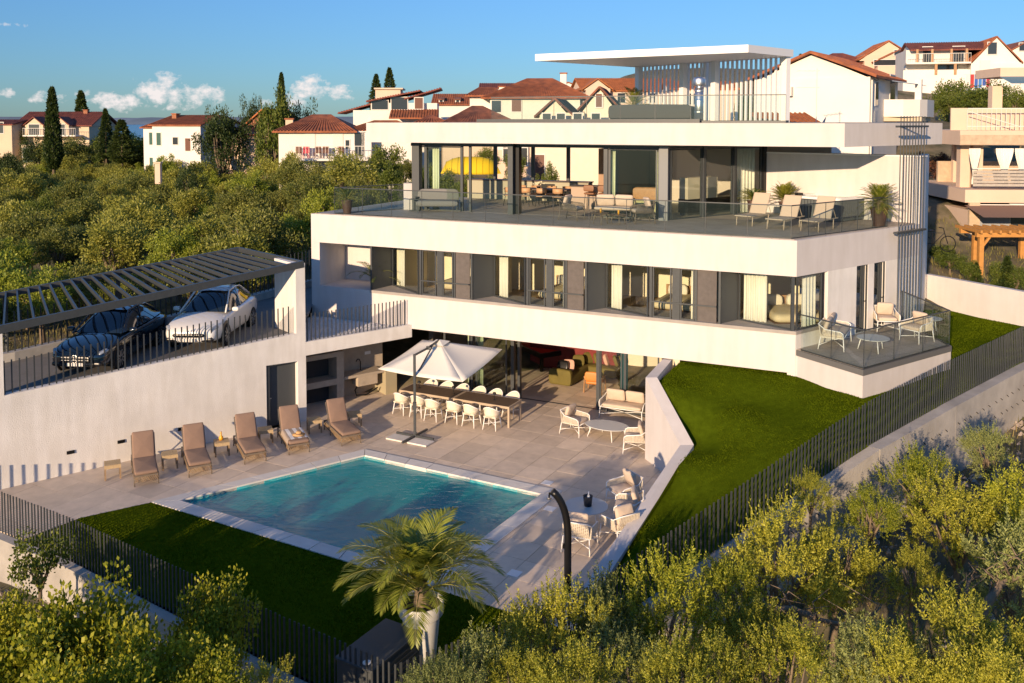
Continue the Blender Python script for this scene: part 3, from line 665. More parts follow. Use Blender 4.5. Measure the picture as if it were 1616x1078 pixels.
for k, (a, b_) in enumerate(((d1a, d1b), (d2a, d2b))):
    dd = vb(MB().wall(east(a+0.02,0.10), east(a+0.07,0.10), 0.06, 3.47, ZW), 'balcony_door', METAL)
    vpane(dd, east(a+0.08,0.13), east(a+(b_-a)*0.72,0.13), 3.47, ZW, 0.05)
    vb(MB().wall(east(a+(b_-a)*0.74,0.06), east(a+(b_-a)*0.80,0.06), 0.1, 3.47, ZW), 'jamb', METAL, dd)
    vb(MB().wall(east(b_-0.05,0.02), east(b_-0.01,0.02), 0.05, 3.47, ZW), 'jamb', METAL, dd)
    vb(MB().bar(east(a+(b_-a)*0.7,0.03,4.55), east(b_-0.02,0.03,4.55), 0.02, 0.02), 'guard_rail', BLACK, dd)
    curtain(east(a+0.15,0.3), east(a+0.45,0.3), Z1F+0.05, ZW-0.03, 'white curtain inside the %s narrow balcony door' % ('left', 'right')[k])
# beds
def make_bed():
    r = thing('bed', '', 'bed', group='beds in the row of bedrooms')
    MB().box(-0.95,0.95,-1.05,1.05,0.05,0.32).build('bed_base', PLANKW, r)
    MB().cushion((0,0,0.45), (1.86,2.06,0.34), 0.3).build('duvet', BEDC, r, smooth=True)
    MB().box(-1.0,1.0,1.06,1.12,0.0,0.86).build('headboard', WOOD, r)
    for sx in (-0.45, 0.45): MB().cushion((sx,0.78,0.72), (0.75,0.28,0.5), 0.5).build('pillow', PILLOW, r, smooth=True)
    return Proto(r)
bed = make_bed()
BZ = Z1F+0.013
vb(MB().prism(P2(fac(fact(600)+0.3,1.51), fac(TFR-1.4,1.51), east(4.6,3.4), fac(fact(600)+0.3,4.5)), Z1F+0.013, Z1F+0.30), 'bed_platform', FLOORW)
BZ = Z1F+0.301
for lab, x in (('cream bed behind the leftmost folded bedroom window', 690), ('cream bed behind the second folded bedroom window', 858), ('cream bed behind the third folded bedroom window', 1050), ('cream bed in the glazed corner bedroom', 1232)):
    t_ = fact(x); dpt = 2.4 if x < 1200 else 2.2
    p = fac(t_, dpt); bed.put((p.x, p.y, BZ), atan2(FD.y, FD.x)+(0.0 if x < 1200 else 0.5), lab)
# balcony at the right-hand corner
bal = vb(MB().prism(P2((9.13,29.03),(10.333,26.703),(14.31,29.602),east(6.55,-0.001),east(0.02,-0.001)), 1.6, 3.28), 'balcony', STUCCO)
BALG = mat('grey_balcony_edge', (0.12, 0.12, 0.12), 0.7)
vb(MB().prism(P2((9.12,29.0),(10.333,26.685),(14.33,29.595),east(6.53,-0.002),east(0.04,-0.002)), 3.282, 3.46), 'balcony_edge', BALG, bal)
vb(MB().prism(P2((9.2,28.99),(10.36,26.8),(14.2,29.6),east(6.5,-0.003),east(0.06,-0.003)), 3.461, 3.48), 'balcony_floor', TERR, bal)
def glass_rail(parent, path, z, h, n, post=False, name='glass_panel'):
    for i in range(len(path)-1):
        a, b_ = Vector(path[i][:2]), Vector(path[i+1][:2])
        for k in range(n[i]):
            p, q = a.lerp(b_, k/n[i]), a.lerp(b_, (k+1)/n[i]); d = (q-p).normalized()
            gp = vb(MB().wall(p+d*0.010, q-d*0.010, 0.016, z, z+h), name, GLASS, parent)
            vb(MB().wall(q-d*0.008, q+d*0.006, 0.018, z, z+h-0.002), 'edge_strip', METAL, parent)
        vb(MB().wall(a, b_, 0.03, z-0.012, z+0.03), 'base_channel', METAL, parent)
        vb(MB().wall(a-(b_-a).normalized().orthogonal()*0.004, b_, 0.03, z+h, z+h+0.035), 'cap_rail', METAL, parent)
gr = thing('glass_balustrade', 'frameless glass balustrade around the small corner balcony', 'railing', (10.3, 26.8, 3.48))
glass_rail(gr, [(9.2,28.95),(10.36,26.75),(14.25,29.59),tuple(east(6.45,-0.02)[:2])], 3.485, 1.12, (2,3,3))
# terrace balustrade
tr = thing('glass_balustrade', 'frameless glass balustrade along the front of the upper terrace', 'railing', tuple(fac(8,0.15,ZF)))
tb = onz(640, 330, ZF); tl = onz(532, 336, ZF)
glass_rail(tr, [tuple((tb+Vector((-0.1,0,0)))[:2]), tuple(fac(TFL+1.0,0.25)[:2]), tuple(fac(TFR-0.22,0.2)[:2]), tuple(east(5.75,0.22)[:2])], ZF, 1.05, (3,13,6))
# upper storey -----------------------------------------------------------
cA = Vector((-0.062,37.295,0)); cB = Vector((5.901,34.803,0)); c2 = Vector((7.497,36.0,0)); c3 = Vector((8.95,37.05,0)); gd = (cB-cA).normalized(); gn = Vector((gd.y,-gd.x,0)); gn = gn if gn.y < 0 else -gn
cL = cA-gd*4.6; WE = Vector((10.38,37.95,0))
ZR, ZRT = 9.88, 10.70
def glp(x): p = onv(x, 300, cA, cB); return v2(p)
RL = v2(onv(578, 210, cA+gn*0.85, cB+gn*0.85)); RR = v2(onv(1333, 210, cA+gn*0.85, cB+gn*0.85)); RE = v2(onv(1487, 210, RR, RR+ED))
RBL = RL-gn*9.6; RBR = RE+Vector((0.2, 6.0, 0))
roof = vb(MB().prism(P2(RL, RR, RE, RBR, RBL), ZR, ZRT), 'roof_slab', STUCCO); roof['label'] = 'white flat roof slab with deep fascia'
vb(MB().prism(P2(RL+gd*0.25-gn*0.2, RR-gd*0.3-gn*0.25, RE-ED*0.3+Vector((-0.1,0.3,0)), RBR+Vector((-0.4,-0.3,0)), RBL+gd*0.4), ZRT+0.001, ZRT+0.012), 'roof_gravel', mat('roof_gravel', (0.35,0.34,0.32), 0.95, bump=0.6, bscale=30, var=0.3, vscale=20), roof)
gt = MB(); q0 = v2(onv(752, 190, RL-gn*0.5, RR-gn*0.5)); q1 = v2(onv(1104, 190, RL-gn*0.5, RR-gn*0.5)); q2 = v2(onv(1240, 190, RL-gn*0.9, RR-gn*0.9))
gt.wall(q0, q1, 0.3, ZRT+0.013, ZRT+0.15); gt.wall(q1+Vector((0.02,0.3,0)), q2, 0.3, ZRT+0.013, ZRT+0.09); vb(gt, 'roof_gutter', METAL, roof)
vb(MB().prism(P2(cL-gn*0.02, cB-gn*0.02, c3, WE, WE+Vector((1.5,3.6,0)), cL-gn*8.3), ZR-0.06, ZR-0.002), 'ceiling', SOFF)
# dark head track over the glazing
vb(MB().wall(cL, cB, 0.14, ZR-0.16, ZR-0.061), 'head_track', METAL); vb(MB().wall(cB, WE, 0.14, ZR-0.16, ZR-0.061), 'head_track', METAL)
def column(p, w, d, name='column', m=METAL, dirv=gd, z0=ZF, z1=ZR-0.003):
    n_ = Vector((-dirv.y, dirv.x, 0)); a = p-dirv*w/2-n_*d/2
    return vb(MB().wall(a, a+dirv*w, d, z0, z1), name, m)
column(cA+gd*0.1, 0.22, 0.55); column(cA+gd*0.32-gn*0.1, 0.14, 0.3, m=BLACK); column(cB-gd*0.12, 0.34, 0.34, m=mat('grey_column', (0.17,0.18,0.19), 0.5)); column(cL+gd*0.3, 0.34, 0.3, m=PANEL)
column(c2, 0.13, 0.2, dirv=ED); column(c3, 0.13, 0.2, dirv=ED); column(WE, 0.2, 0.25, dirv=ED, m=BLACK)
for x, w in ((657,0.07),(671,0.12),(728,0.1),(741,0.1),(955,0.16),(1040,0.1)): column(glp(x)-gn*0.08, w, 0.09)
def bigpane(a, b_, name='sliding_door'):
    d = vb(MB().wall(Vector(a)+gd*0.0, Vector(a)+(Vector(b_)-Vector(a)).normalized()*0.05, 0.05, ZF, ZR-0.17), name, METAL); vpane(d, Vector(a)+(Vector(b_)-Vector(a)).normalized()*0.055, b_, ZF, ZR-0.17, 0.05, 0.05)
    return d
bigpane(glp(658)-gn*0.1, glp(727)-gn*0.1); bigpane(glp(958)-gn*0.12, glp(1036)-gn*0.12); bigpane(cB+ED*0.12, c2-ED*0.07); bigpane(c2+ED*0.07, c3-ED*0.07); bigpane(c3+ED*0.07, WE-ED*0.1)
# white wall behind the hot tub
vb(MB().wall(WE+Vector((0.1,-0.02,0)), ER+Vector((0.0,-0.002,0)), 0.5, ZT-0.4, 9.45), 'terrace_wall', STUCCO)
vb(MB().wall(WE+Vector((0.1,-0.04,0)), ER+Vector((0.03,-0.04,0)), 0.56, 9.452, 9.50), 'wall_coping', WHITEP)
lw = vb(MB().wall(onz(637,331,ZF), onz(655.5,331,ZF)+Vector((0.0,0.05,0)), 0.5, ZF, ZF+1.12), 'low_wall', STUCCO)
# interior of the upper storey
BW = -gn*7.6
vb(MB().wall(glp(893)+BW*0.95, glp(893)+BW*0.95+gd*9.5, 0.15, ZF, ZR-0.065), 'room_wall', mat('warm_white_wall', (0.66,0.58,0.50), 0.9))
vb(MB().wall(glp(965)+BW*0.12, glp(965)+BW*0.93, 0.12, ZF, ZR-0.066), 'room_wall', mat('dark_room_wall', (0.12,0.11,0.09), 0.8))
for x in (668, 700, 736, 800, 868, 880):
    column(glp(x)+BW, 0.16, 0.14)
vb(MB().wall(cL+BW*0.99, glp(890)+BW*0.99, 0.12, ZR-0.3, ZR-0.063), 'head_track', METAL)
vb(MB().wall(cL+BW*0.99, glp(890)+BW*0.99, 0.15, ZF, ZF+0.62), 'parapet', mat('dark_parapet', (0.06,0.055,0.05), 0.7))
vb(MB().prism(P2(cL-gn*0.01, cB, c3, WE, WE+Vector((1.4,3.5,0)), cL-gn*8.2), ZF-0.0185, ZF+0.004), 'room_floor', TERR)
# roof canopy ------------------------------------------------------------
N_, L_, B_, R_ = Vector((9.12,35.65,0)), Vector((1.02,40.8,0)), Vector((6.26,45.8,0)), Vector((11.64,38.2,0))
can = thing('roof_canopy', 'white flat canopy with vertical slat screen on the roof terrace', 'canopy', (8, 40, ZRT))
def cb(mb, name, m=WHITEP, **k): return mb.build(name, m, can, world=True, **k)
cb(MB().prism(P2(N_, L_, B_, R_), 13.42, 13.72), 'canopy_roof')
dRB = (B_-R_).normalized(); LRB = (B_-R_).length
def cpost(p, w, top=13.42): q = p-dRB*w/2; cb(MB().wall(q, q+dRB*w, w, ZRT+0.013, top+0.1), 'post')
cpost(R_-dRB*(-0.14)+Vector((-0.12,-0.05,0)), 0.26); cpost(B_+Vector((0.05,-0.6,0)), 0.26)
for px_ in (1081, 1131): p = v2(onv(px_, 150, R_-Vector((0.45,0.2,0)), B_-Vector((0.45,0.2,0)))); cpost(p, 0.26)
p = v2(onv(1117, 150, R_+Vector((0.2,0.1,0)), B_+Vector((0.2,0.1,0)))); cpost(p, 0.22)
s_ = 0.4
while s_ < LRB-0.5:
    q = R_+dRB*s_+Vector((-0.14,-0.08,0)); cb(MB().wall(q, q+dRB*0.07, 0.10, ZRT+0.1, 13.44), 'slat'); s_ += 0.262
cb(MB().wall(R_+Vector((-0.18,-0.1,0)), B_+Vector((-0.18,-0.1,0)), 0.16, ZRT+0.013, ZRT+0.1), 'base_rail', METAL)
rg = thing('glass_balustrade', 'glass balustrade along the edge of the roof terrace', 'railing', (3, 38, ZRT))
ga = v2(onv(775, 190, RL-gn*0.9, RR-gn*0.9)); gb = v2(onv(1090, 190, RL-gn*0.9, RR-gn*0.9)); gc = v2(onv(1240, 190, RL-gn*1.3, RR-gn*1.3))
glass_rail(rg, [tuple(ga[:2]), tuple(gb[:2]), tuple(gc[:2])], ZRT+0.02, 1.0, (6, 3))
fl = thing('flue_pipe', 'polished steel chimney flue on the roof slab', 'chimney', tuple(ony(1103, 190, 35.2).xy)+(ZRT,))
MB().lathe([(0.17,0.013),(0.17,1.35)], 20).build('pipe', STEEL, fl, smooth=True); MB().lathe([(0.23,1.42),(0.25,1.46),(0.25,1.66),(0.2,1.74),(0.02,1.76)], 20).build('cap', STEEL, fl, smooth=True)
for z in (0.4, 0.8, 1.2): MB().lathe([(0.178,z),(0.178,z+0.04)], 20).build('clamp_band', STEEL, fl)
MB().lathe([(0.1,1.3),(0.1,1.45)], 12).build('neck', STEEL, fl)
# cable rods at the right-hand end
rd = thing('cable_screen', 'screen of thin dark vertical rods on the right end of the villa', 'screen', tuple(east(6.6,-0.3,3.4)))
for k in range(9):
    p = east(5.62+k*0.205, -0.28); MB().tube((p.x,p.y,3.3), (p.x,p.y,10.95), 0.018, n=6).build('rod', METAL, rd, world=True)
for z in (10.55, 6.80): MB().wall(east(5.4,-0.36), east(7.4,-0.36), 0.16, z, z+0.07).build('bracket', METAL, rd, world=True)
for z in (10.55, 6.80): MB().wall(east(7.0,-0.2), east(7.08,-0.2), 0.9 if z > 8 else 0.2, z+0.01, z+0.06).build('bracket_arm', METAL, rd, world=True)
# bridge roof beside the carport with pebbles
vb(MB().wall(WB+Vector((0.002,0.001,0)), G, 0.3, 2.37, 2.86), 'bridge_beam', STUCCO_R)
ro = MB().prism(P2(WB+WN*0.3+WD*0.003, G+WN*0.3-WD*0.3, fac(-0.35,-0.003), fac(TFL+0.003,-0.003), wal(SB+0.003,2.0)), 2.40, 2.74)
vb(ro, 'bridge_slab', STUCCO)
PEB = mat('white_pebble', (0.70,0.68,0.66), 0.8, var=0.2, vscale=9)
poly = [tuple(p[:2]) for p in (WB+WN*0.34+WD*0.05, G+WN*0.3-WD*0.4, fac(-0.5,-0.06), fac(TFL+0.05,-0.06), wal(SB+0.05,2.0))]
pts = []
while len(pts) < 2600:
    q = (random.uniform(-9.5,-3.4), random.uniform(32.3,38))
    if inside(q, poly): pts.append(q)
V = []
oct_ = [(1,0,0),(0,1,0),(-1,0,0),(0,-1,0),(0,0,1)]
for x, y in pts:
    s0 = random.uniform(0.035,0.08); a = random.uniform(0,6.28); e = [(x+s0*(p[0]*cos(a)-p[1]*sin(a)), y+s0*(p[0]*sin(a)+p[1]*cos(a)), 2.745+s0*0.7*p[2]) for p in oct_]
    for i in range(4): V += [e[i], e[(i+1) % 4], e[4]]
tag(fastmesh('pebbles', np.array(V), 3, PEB), 'white pebbles on the low roof left of the villa', 'pebbles', kind='stuff')
fence('railing', 'dark post railing on the pebble roof between carport and villa', [tuple(WB+WD*0.12+WN*0.12+Vector((0,0,2.85))), tuple(G-WD*0.1+WN*0.12+Vector((0,0,2.85)))], 0.165, 1.0, 0.04, 0.02)
# ground floor -----------------------------------------------------------
WARM = mat('ground_room_wall', (0.66,0.58,0.46), 0.9)
vb(MB().wall(fac(-0.1,7.2), fac(11.0,7.2), 0.2, 0.002, Z1B+0.001), 'room_wall', WARM)
vb(MB().wall(fac(10.38,0.3), fac(10.38,7.19), 0.2, 0.002, Z1B+0.001, side=-1), 'room_wall', WARM)
RED = mat('red_wall', (0.16,0.012,0.01), 0.7, var=0.3)
vb(MB().wall(fac(2.2,6.2), fac(6.2,6.2), 0.12, 0.002, Z1B), 'red_partition', RED)
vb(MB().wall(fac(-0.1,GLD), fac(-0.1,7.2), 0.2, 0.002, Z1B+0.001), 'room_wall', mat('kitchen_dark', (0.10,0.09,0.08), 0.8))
def gl0(x): return (v2(onv(x, 600, fac(0,GLD), fac(1,GLD)))-fac(0,GLD)).dot(FD)
tk = vb(MB().wall(fac(gl0(745),GLD-0.05), fac(10.36,GLD-0.05), 0.1, 0.002, 0.008), 'floor_track', METAL)
vb(MB().wall(fac(gl0(700),GLD-0.05), fac(10.36,GLD-0.05), 0.12, Z1B-0.1, Z1B+0.001), 'head_track', METAL)
def gpane(x0, x1, off=0.0):
    a, b_ = fac(gl0(x0),GLD+off), fac(gl0(x1),GLD+off); d = vb(MB().wall(a, a+FD*0.05, 0.05, 0.01, Z1B-0.1), 'sliding_door', METAL); vpane(d, a+FD*0.055, b_, 0.01, Z1B-0.1, 0.05)
gpane(700, 742); gpane(742.5, 800); gpane(748, 806, 0.12); gpane(945, 982); gpane(984, 1040)
for x, w in ((808,0.12),(818,0.1),(942,0.14)):
    t0 = gl0(x); vb(MB().wall(fac(t0,GLD-0.08), fac(t0+w,GLD-0.08), 0.16, 0.003, Z1B), 'column', METAL)
LIMEC = mat('sheer_green_curtain', (0.62,0.68,0.50), 0.95)
curtain(fac(gl0(733),GLD+0.3), fac(gl0(739),GLD+0.3), 0.02, Z1B-0.02, 'pale curtain behind the parasol at the ground floor glazing', m=LIMEC)
curtain(fac(gl0(748),GLD+0.35), fac(gl0(757),GLD+0.35), 0.02, Z1B-0.02, 'pale green curtain right of the parasol at the ground floor glazing', m=LIMEC)
curtain(fac(gl0(975),GLD+0.3), fac(gl0(987),GLD+0.3), 0.02, Z1B-0.02, 'teal curtain behind the ground floor pane beside the lawn', m=mat('teal_curtain', (0.03,0.16,0.20), 0.9))
curtain(glp(677)-gn*0.35, glp(688)-gn*0.35, ZF, ZR-0.1, 'pale green curtain at the left end of the upper living room', m=LIMEC)
curtain(glp(667)-gn*0.35, glp(671)-gn*0.35, ZF, ZR-0.1, 'narrow white curtain left of the pale green one upstairs')
curtain(glp(957)-gn*0.4, glp(967)-gn*0.4, ZF, ZR-0.1, 'pale green curtain beside the terrace lounge set', m=LIMEC)
curtain(glp(1031)-gn*0.4, glp(1037)-gn*0.4, ZF, ZR-0.1, 'narrow green curtain left of the grey terrace column', m=LIMEC)
curtain(c3+ED*0.5+Vector((-0.2,0.3,0)), WE+Vector((-0.3,0.15,0)), ZF, ZR-0.1, 'wide cream curtain next to the white terrace wall')
# outdoor kitchen under the bridge
ok = thing('outdoor_kitchen', 'beige stone outdoor kitchen with oven niche and sink under the bridge', 'kitchen', (-6.9, 34.9, 0))
KST = mat('kitchen_stone', (0.42,0.35,0.27), 0.75, bump=0.1, var=0.15, vscale=4)
K0, K1 = Vector((-7.42,33.95,0)), Vector((-4.62,36.1,0)); kd = (K1-K0).normalized(); kn = Vector((-kd.y, kd.x, 0))
def kk(mb, name, m=KST): return mb.build(name, m, ok, world=True)
def kp(s, d=0.0): return K0+kd*s+kn*d
kk(MB().wall(kp(-0.6,0.75), kp(3.35,0.75), 0.15, 0.0, 2.39), 'back_panel')
o1 = MB(); o1.wall(kp(0.95), kp(1.25), 0.74, 0.0, 2.0); o1.wall(kp(-0.3), kp(0.95), 0.74, 0.75, 0.98); o1.wall(kp(-0.3), kp(0.949), 0.74, 1.82, 2.0); o1.wall(kp(-0.5), kp(-0.3), 0.74, 0.0, 2.0); kk(o1, 'oven_surround')
kk(MB().wall(kp(-0.3,0.70), kp(0.949,0.70), 0.04, 0.0, 1.82), 'oven_back', mat('soot', (0.06,0.05,0.045), 0.95))
kk(MB().wall(kp(1.26,-0.02), kp(3.0,-0.02), 0.76, 0.88, 0.98), 'worktop')
kk(MB().wall(kp(1.85), kp(2.7), 0.5, 0.5, 0.879), 'sink')
kk(MB().wall(kp(3.0,-0.12), kp(3.5,-0.12), 0.85, 0.0, 0.93), 'cabinet', mat('sand_cabinet', (0.36,0.31,0.20), 0.7))
q = kp(2.25,0.55); kk(MB().ptube([(q.x,q.y,0.98),(q.x,q.y,1.3),(q.x-0.04,q.y-0.05,1.42),(q.x-0.1,q.y-0.14,1.44),(q.x-0.14,q.y-0.2,1.36)], 0.02, 8), 'tap', BLACK)
q = kp(2.0,0.3); kk(MB().ptube([(q.x,q.y,0.5),(q.x-0.1,q.y-0.1,0.3),(q.x-0.05,q.y-0.1,0.1),(q.x+0.3,q.y+0.1,0.06),(q.x+0.7,q.y+0.45,0.25)], 0.03, 8), 'drain_hose', BLACK)
q = kp(2.55,0.735); kk(MB().wall(q, q+kd*0.25, 0.02, 1.5, 1.62), 'socket', WHITEP)
# ================================================================== FURNITURE
def rope_panel(a, b, c, d, nu, nv, w=0.018):
    """woven panel between corners a b (bottom) and d c (top): crossing straps"""
    mb = MB(); a, b, c, d = map(Vector, (a, b, c, d)); n = (b-a).cross(d-a).normalized()*0.006
    for i in range(nu+1):
        s = i/nu; mb.bar(a.lerp(b, s)+n, d.lerp(c, s)+n, w, w*0.6)
    for j in range(nv+1):
        s = j/nv; mb.bar(a.lerp(d, s)-n, b.lerp(c, s)-n, w, w*0.6)
    return mb
def make_seat(name, cat, group, W_=0.74, D_=0.74, frame=WHITEP, rope=CREAM, cush=CUSH, nback=1, zs=0.40, za=0.62, zb=0.80):
    r = thing(name, '', cat, group=group); x, y = W_/2, D_/2
    for sx in (-1, 1):
        MB().tube((sx*x, -y, 0), (sx*(x-0.03), -y+0.03, zs), 0.016, n=8).build('leg', frame, r, smooth=True)
        MB().tube((sx*x, y+0.05, 0), (sx*(x-0.03), y-0.02, zs), 0.016, n=8).build('leg', frame, r, smooth=True)
    f = MB(); xi = x-0.03
    f.ptube([(-xi,-y+0.03,zs),(xi,-y+0.03,zs),(xi,y-0.02,zs),(-xi,y-0.02,zs),(-xi,-y+0.03,zs)], 0.016, 8)
    f.ptube([(-x,-y+0.02,zs),(-x-0.02,-y+0.04,za-0.05),(-x-0.02,-y+0.12,za),(-x,y-0.15,za+0.04),(-x+0.06,y+0.06,zb),(x-0.06,y+0.06,zb),(x,y-0.15,za+0.04),(x+0.02,-y+0.12,za),(x+0.02,-y+0.04,za-0.05),(x,-y+0.02,zs)], 0.016, 8)
    f.tube((-x,-y+0.01,0.14),(0,y*0.2,0.17),0.011,n=6); f.tube((x,-y+0.01,0.14),(0,y*0.2,0.17),0.011,n=6); f.tube((0,y*0.2,0.17),(-x,y,0.16),0.011,n=6); f.tube((0,y*0.2,0.17),(x,y,0.16),0.011,n=6)
    f.build('frame', frame, r, smooth=True)
    for sx in (-1, 1):
        rope_panel((sx*x,-y+0.04,zs),(sx*x,y-0.03,zs),(sx*x,y-0.12,za+0.04),(sx*(x+0.015),-y+0.1,za), 13, 7).build('woven_side', rope, r)
    rope_panel((-x+0.03,y-0.03,zs),(x-0.03,y-0.03,zs),(x-0.06,y+0.05,zb),(-x+0.06,y+0.05,zb), int(18*W_), 10).build('woven_back', rope, r)
    MB().cushion((0,-0.02,zs+0.06), (W_-0.12, D_-0.1, 0.14), 0.28).build('seat_cushion', cush, r, smooth=True)
    rot = Matrix.Rotation(radians(-72), 3, 'X'); bw = (W_-0.16)/nback
    for k in range(nback):
        cx = -W_/2+0.08+bw*(k+0.5)
        MB().cushion((cx, y-0.16, zs+0.34), (bw*0.97, 0.46, 0.15), 0.42, rot=Matrix.Rotation(random.uniform(-0.06,0.06),3,'Y')@rot).build('back_cushion', cush, r, smooth=True)
    return Proto(r)
arm = make_seat('woven_armchair', 'armchair', 'white woven armchairs')
love = make_seat('woven_loveseat', 'loveseat', 'white woven loveseats', W_=1.62, nback=2)
DROPE = mat('dark_rope', (0.15,0.12,0.095), 0.8, bump=0.4, bscale=100, var=0.2, vscale=30); DFRAME = mat('taupe_frame', (0.16,0.13,0.10), 0.5)
darm = make_seat('woven_armchair', 'armchair', 'dark woven armchairs on the terrace', frame=DFRAME, rope=DROPE)
dlove = make_seat('woven_loveseat', 'loveseat', 'dark woven loveseats', W_=1.6, nback=2, frame=DFRAME, rope=DROPE)
def face(a): return RZ(a)+pi          # local -Y (seat front) looks towards compass a
def d3(x, y, z=0.0): return onz(x, y, z)
ZD = 0.002
# patio lounge group by the glazing
arm.put(d3(908,683,ZD), face(125), 'white woven armchair left of the oval table near the glazing')
love.put(d3(983,656,ZD)+Vector((0.0,-0.2,0)), face(205), 'white woven loveseat with sand cushions in front of the ground floor glazing')
arm.put((4.02,29.55,ZD), face(-80), 'white woven armchair half hidden behind the white zigzag wall')
# group by the pool corner
arm.put((3.15,25.3,ZD), face(-118), 'white woven armchair farthest back beside the round pool table')
arm.put((3.10,24.15,ZD), face(-80), 'white woven armchair with striped pillow against the sloping wall')
arm.put((2.78,23.2,ZD), face(-30), 'white woven armchair right of the shower against the low wall')
arm.put((1.72,22.75,ZD), face(20), 'white woven armchair seen from behind next to the shower pole')
# balcony
ZB_ = 3.482
love.put(onz(1320,549,ZB_)+Vector((0.1,0.35,0)), face(118), 'white woven loveseat behind glass on the corner balcony')
arm.put(onz(1398,522,ZB_), face(190), 'white woven armchair against the wall on the corner balcony')
arm.put(onz(1446,538,ZB_), face(240), 'white woven armchair at the right end of the corner balcony')
# upper terrace lounge
darm.put(onz(903,347,ZF), face(118), 'dark woven armchair left of the terrace coffee tables')
dlove.put(onz(969,347,ZF), face(195), 'dark woven loveseat with sand cushions on the upper terrace')
darm.put(onz(1013,352,ZF), face(262), 'dark woven armchair with its back to the grey terrace column')
TOPM = mat('pale_table_top', (0.52,0.52,0.50), 0.5); 
def round_table(loc, rx, ry, h, label, rz=0, cat='table', frame=WHITEP, top=TOPM, nl=3):
    r = thing('round_table', label, cat, tuple(loc), rz)
    MB().lathe([(0.96,h-0.03),(1.0,h-0.02),(1.0,h-0.004),(0.985,h)], 40, sx=rx, sy=ry).build('table_top', top, r)
    for k in range(nl):
        a = 2*pi*k/nl+0.5; MB().tube((rx*0.92*cos(a), ry*0.92*sin(a), 0), (rx*0.72*cos(a), ry*0.72*sin(a), h-0.03), 0.016, n=8).build('leg', frame, r, smooth=True)
    return r
round_table(d3(958,690,ZD), 0.78, 0.52, 0.42, 'low oval table with pale top in front of the loveseat', RZ(118)+pi/2, nl=4)
round_table((1.98,24.0,ZD), 0.58, 0.58, 0.55, 'round pale table with an ice bucket beside the pool', nl=4)
round_table(onz(1378,555,ZB_)+Vector((0.05,0.15,0)), 0.5, 0.5, 0.42, 'low round table on the corner balcony')
round_table(onz(1487,528,ZB_)+Vector((-0.3,0.35,0)), 0.42, 0.42, 0.5, 'small table at the far right end of the corner balcony')
for x, y in ((948,354),(976,354)): round_table(onz(x,y,ZF), 0.33, 0.33, 0.42 if x < 960 else 0.36, 'small %s coffee table on the upper terrace' % ('left' if x < 960 else 'right'), frame=DFRAME, top=DARKWOOD)
# ice bucket and drinks
bk = thing('ice_bucket', 'dark ice bucket with bottle on the round pool table', 'bucket', (2.02,23.97,0.552))
MB().lathe([(0.10,0.0),(0.13,0.26),(0.135,0.27),(0.12,0.26),(0.1,0.1)], 20).build('bucket', mat('bucket_dark', (0.05,0.05,0.055), 0.35, 0.5), bk, smooth=True)
MB().lathe([(0.035,0.1),(0.035,0.26),(0.014,0.32),(0.014,0.38)], 12, c=(0.02,0.02,0)).build('bottle', WHITEP, bk, smooth=True)
JUICE = mat('orange_juice', (0.75,0.36,0.02), 0.2)
def carafe(loc, label):
    r = thing('juice_carafe', label, 'carafe', loc)
    MB().lathe([(0.05,0),(0.075,0.05),(0.07,0.1),(0.025,0.16),(0.022,0.24),(0.03,0.27)], 16).build('bottle', JUICE, r, smooth=True)
for x, y, z, l in ((963,338,ZF+0.43,'juice glass left on the terrace coffee tables'),(969,337,ZF+0.37,'juice glass right on the terrace coffee tables')):
    p = onz(x, y, z); p = onz(948, 354, ZF) if 'left' in l else onz(976, 354, ZF)
    rr = thing('juice_glass', l, 'glass', (p.x, p.y, z-0.005)); MB().lathe([(0.03,0),(0.04,0.16),(0.035,0.16)], 12).build('tumbler', JUICE, rr, smooth=True)
# dining table(s) and chairs
TA, TB = Vector((-4.203,33.862,0)), Vector((-0.089,31.773,0)); td = (TB-TA).normalized(); tn = Vector((-td.y, td.x, 0)); TL = (TB-TA).length; TW = 0.95
def dining_table(s0, s1, label):
    c = TA+td*((s0+s1)/2)+tn*TW/2; r = thing('dining_table', label, 'table', (c.x, c.y, ZD), atan2(td.y, td.x), 'long outdoor dining tables'); L = s1-s0
    for k in range(7): 
        y0 = -TW/2+k*TW/7; MB().box(-L/2+0.05, L/2-0.05, y0+0.004, y0+TW/7-0.004, 0.725, 0.75).build('plank', DARKWOOD, r)
    f = MB(); f.box(-L/2,L/2,-TW/2-0.02,-TW/2+0.002,0.67,0.752); f.box(-L/2,L/2,TW/2-0.002,TW/2+0.02,0.67,0.752); f.box(-L/2,-L/2+0.048,-TW/2+0.003,TW/2-0.003,0.67,0.752); f.box(L/2-0.048,L/2,-TW/2+0.003,TW/2-0.003,0.67,0.752)
    f.build('apron', mat('champagne_metal', (0.42,0.33,0.24), 0.5), r)
    for sx in (-1,1):
        for sy in (-1,1): MB().cbox((sx*(L/2-0.04), sy*(TW/2-0.03), 0.335), (0.07,0.07,0.669)).build('leg', MAT['champagne_metal'], r)
dining_table(0, TL/2-0.01, 'left half of the long dark dining table under the parasol'); dining_table(TL/2+0.01, TL, 'right half of the long dark dining table under the parasol')
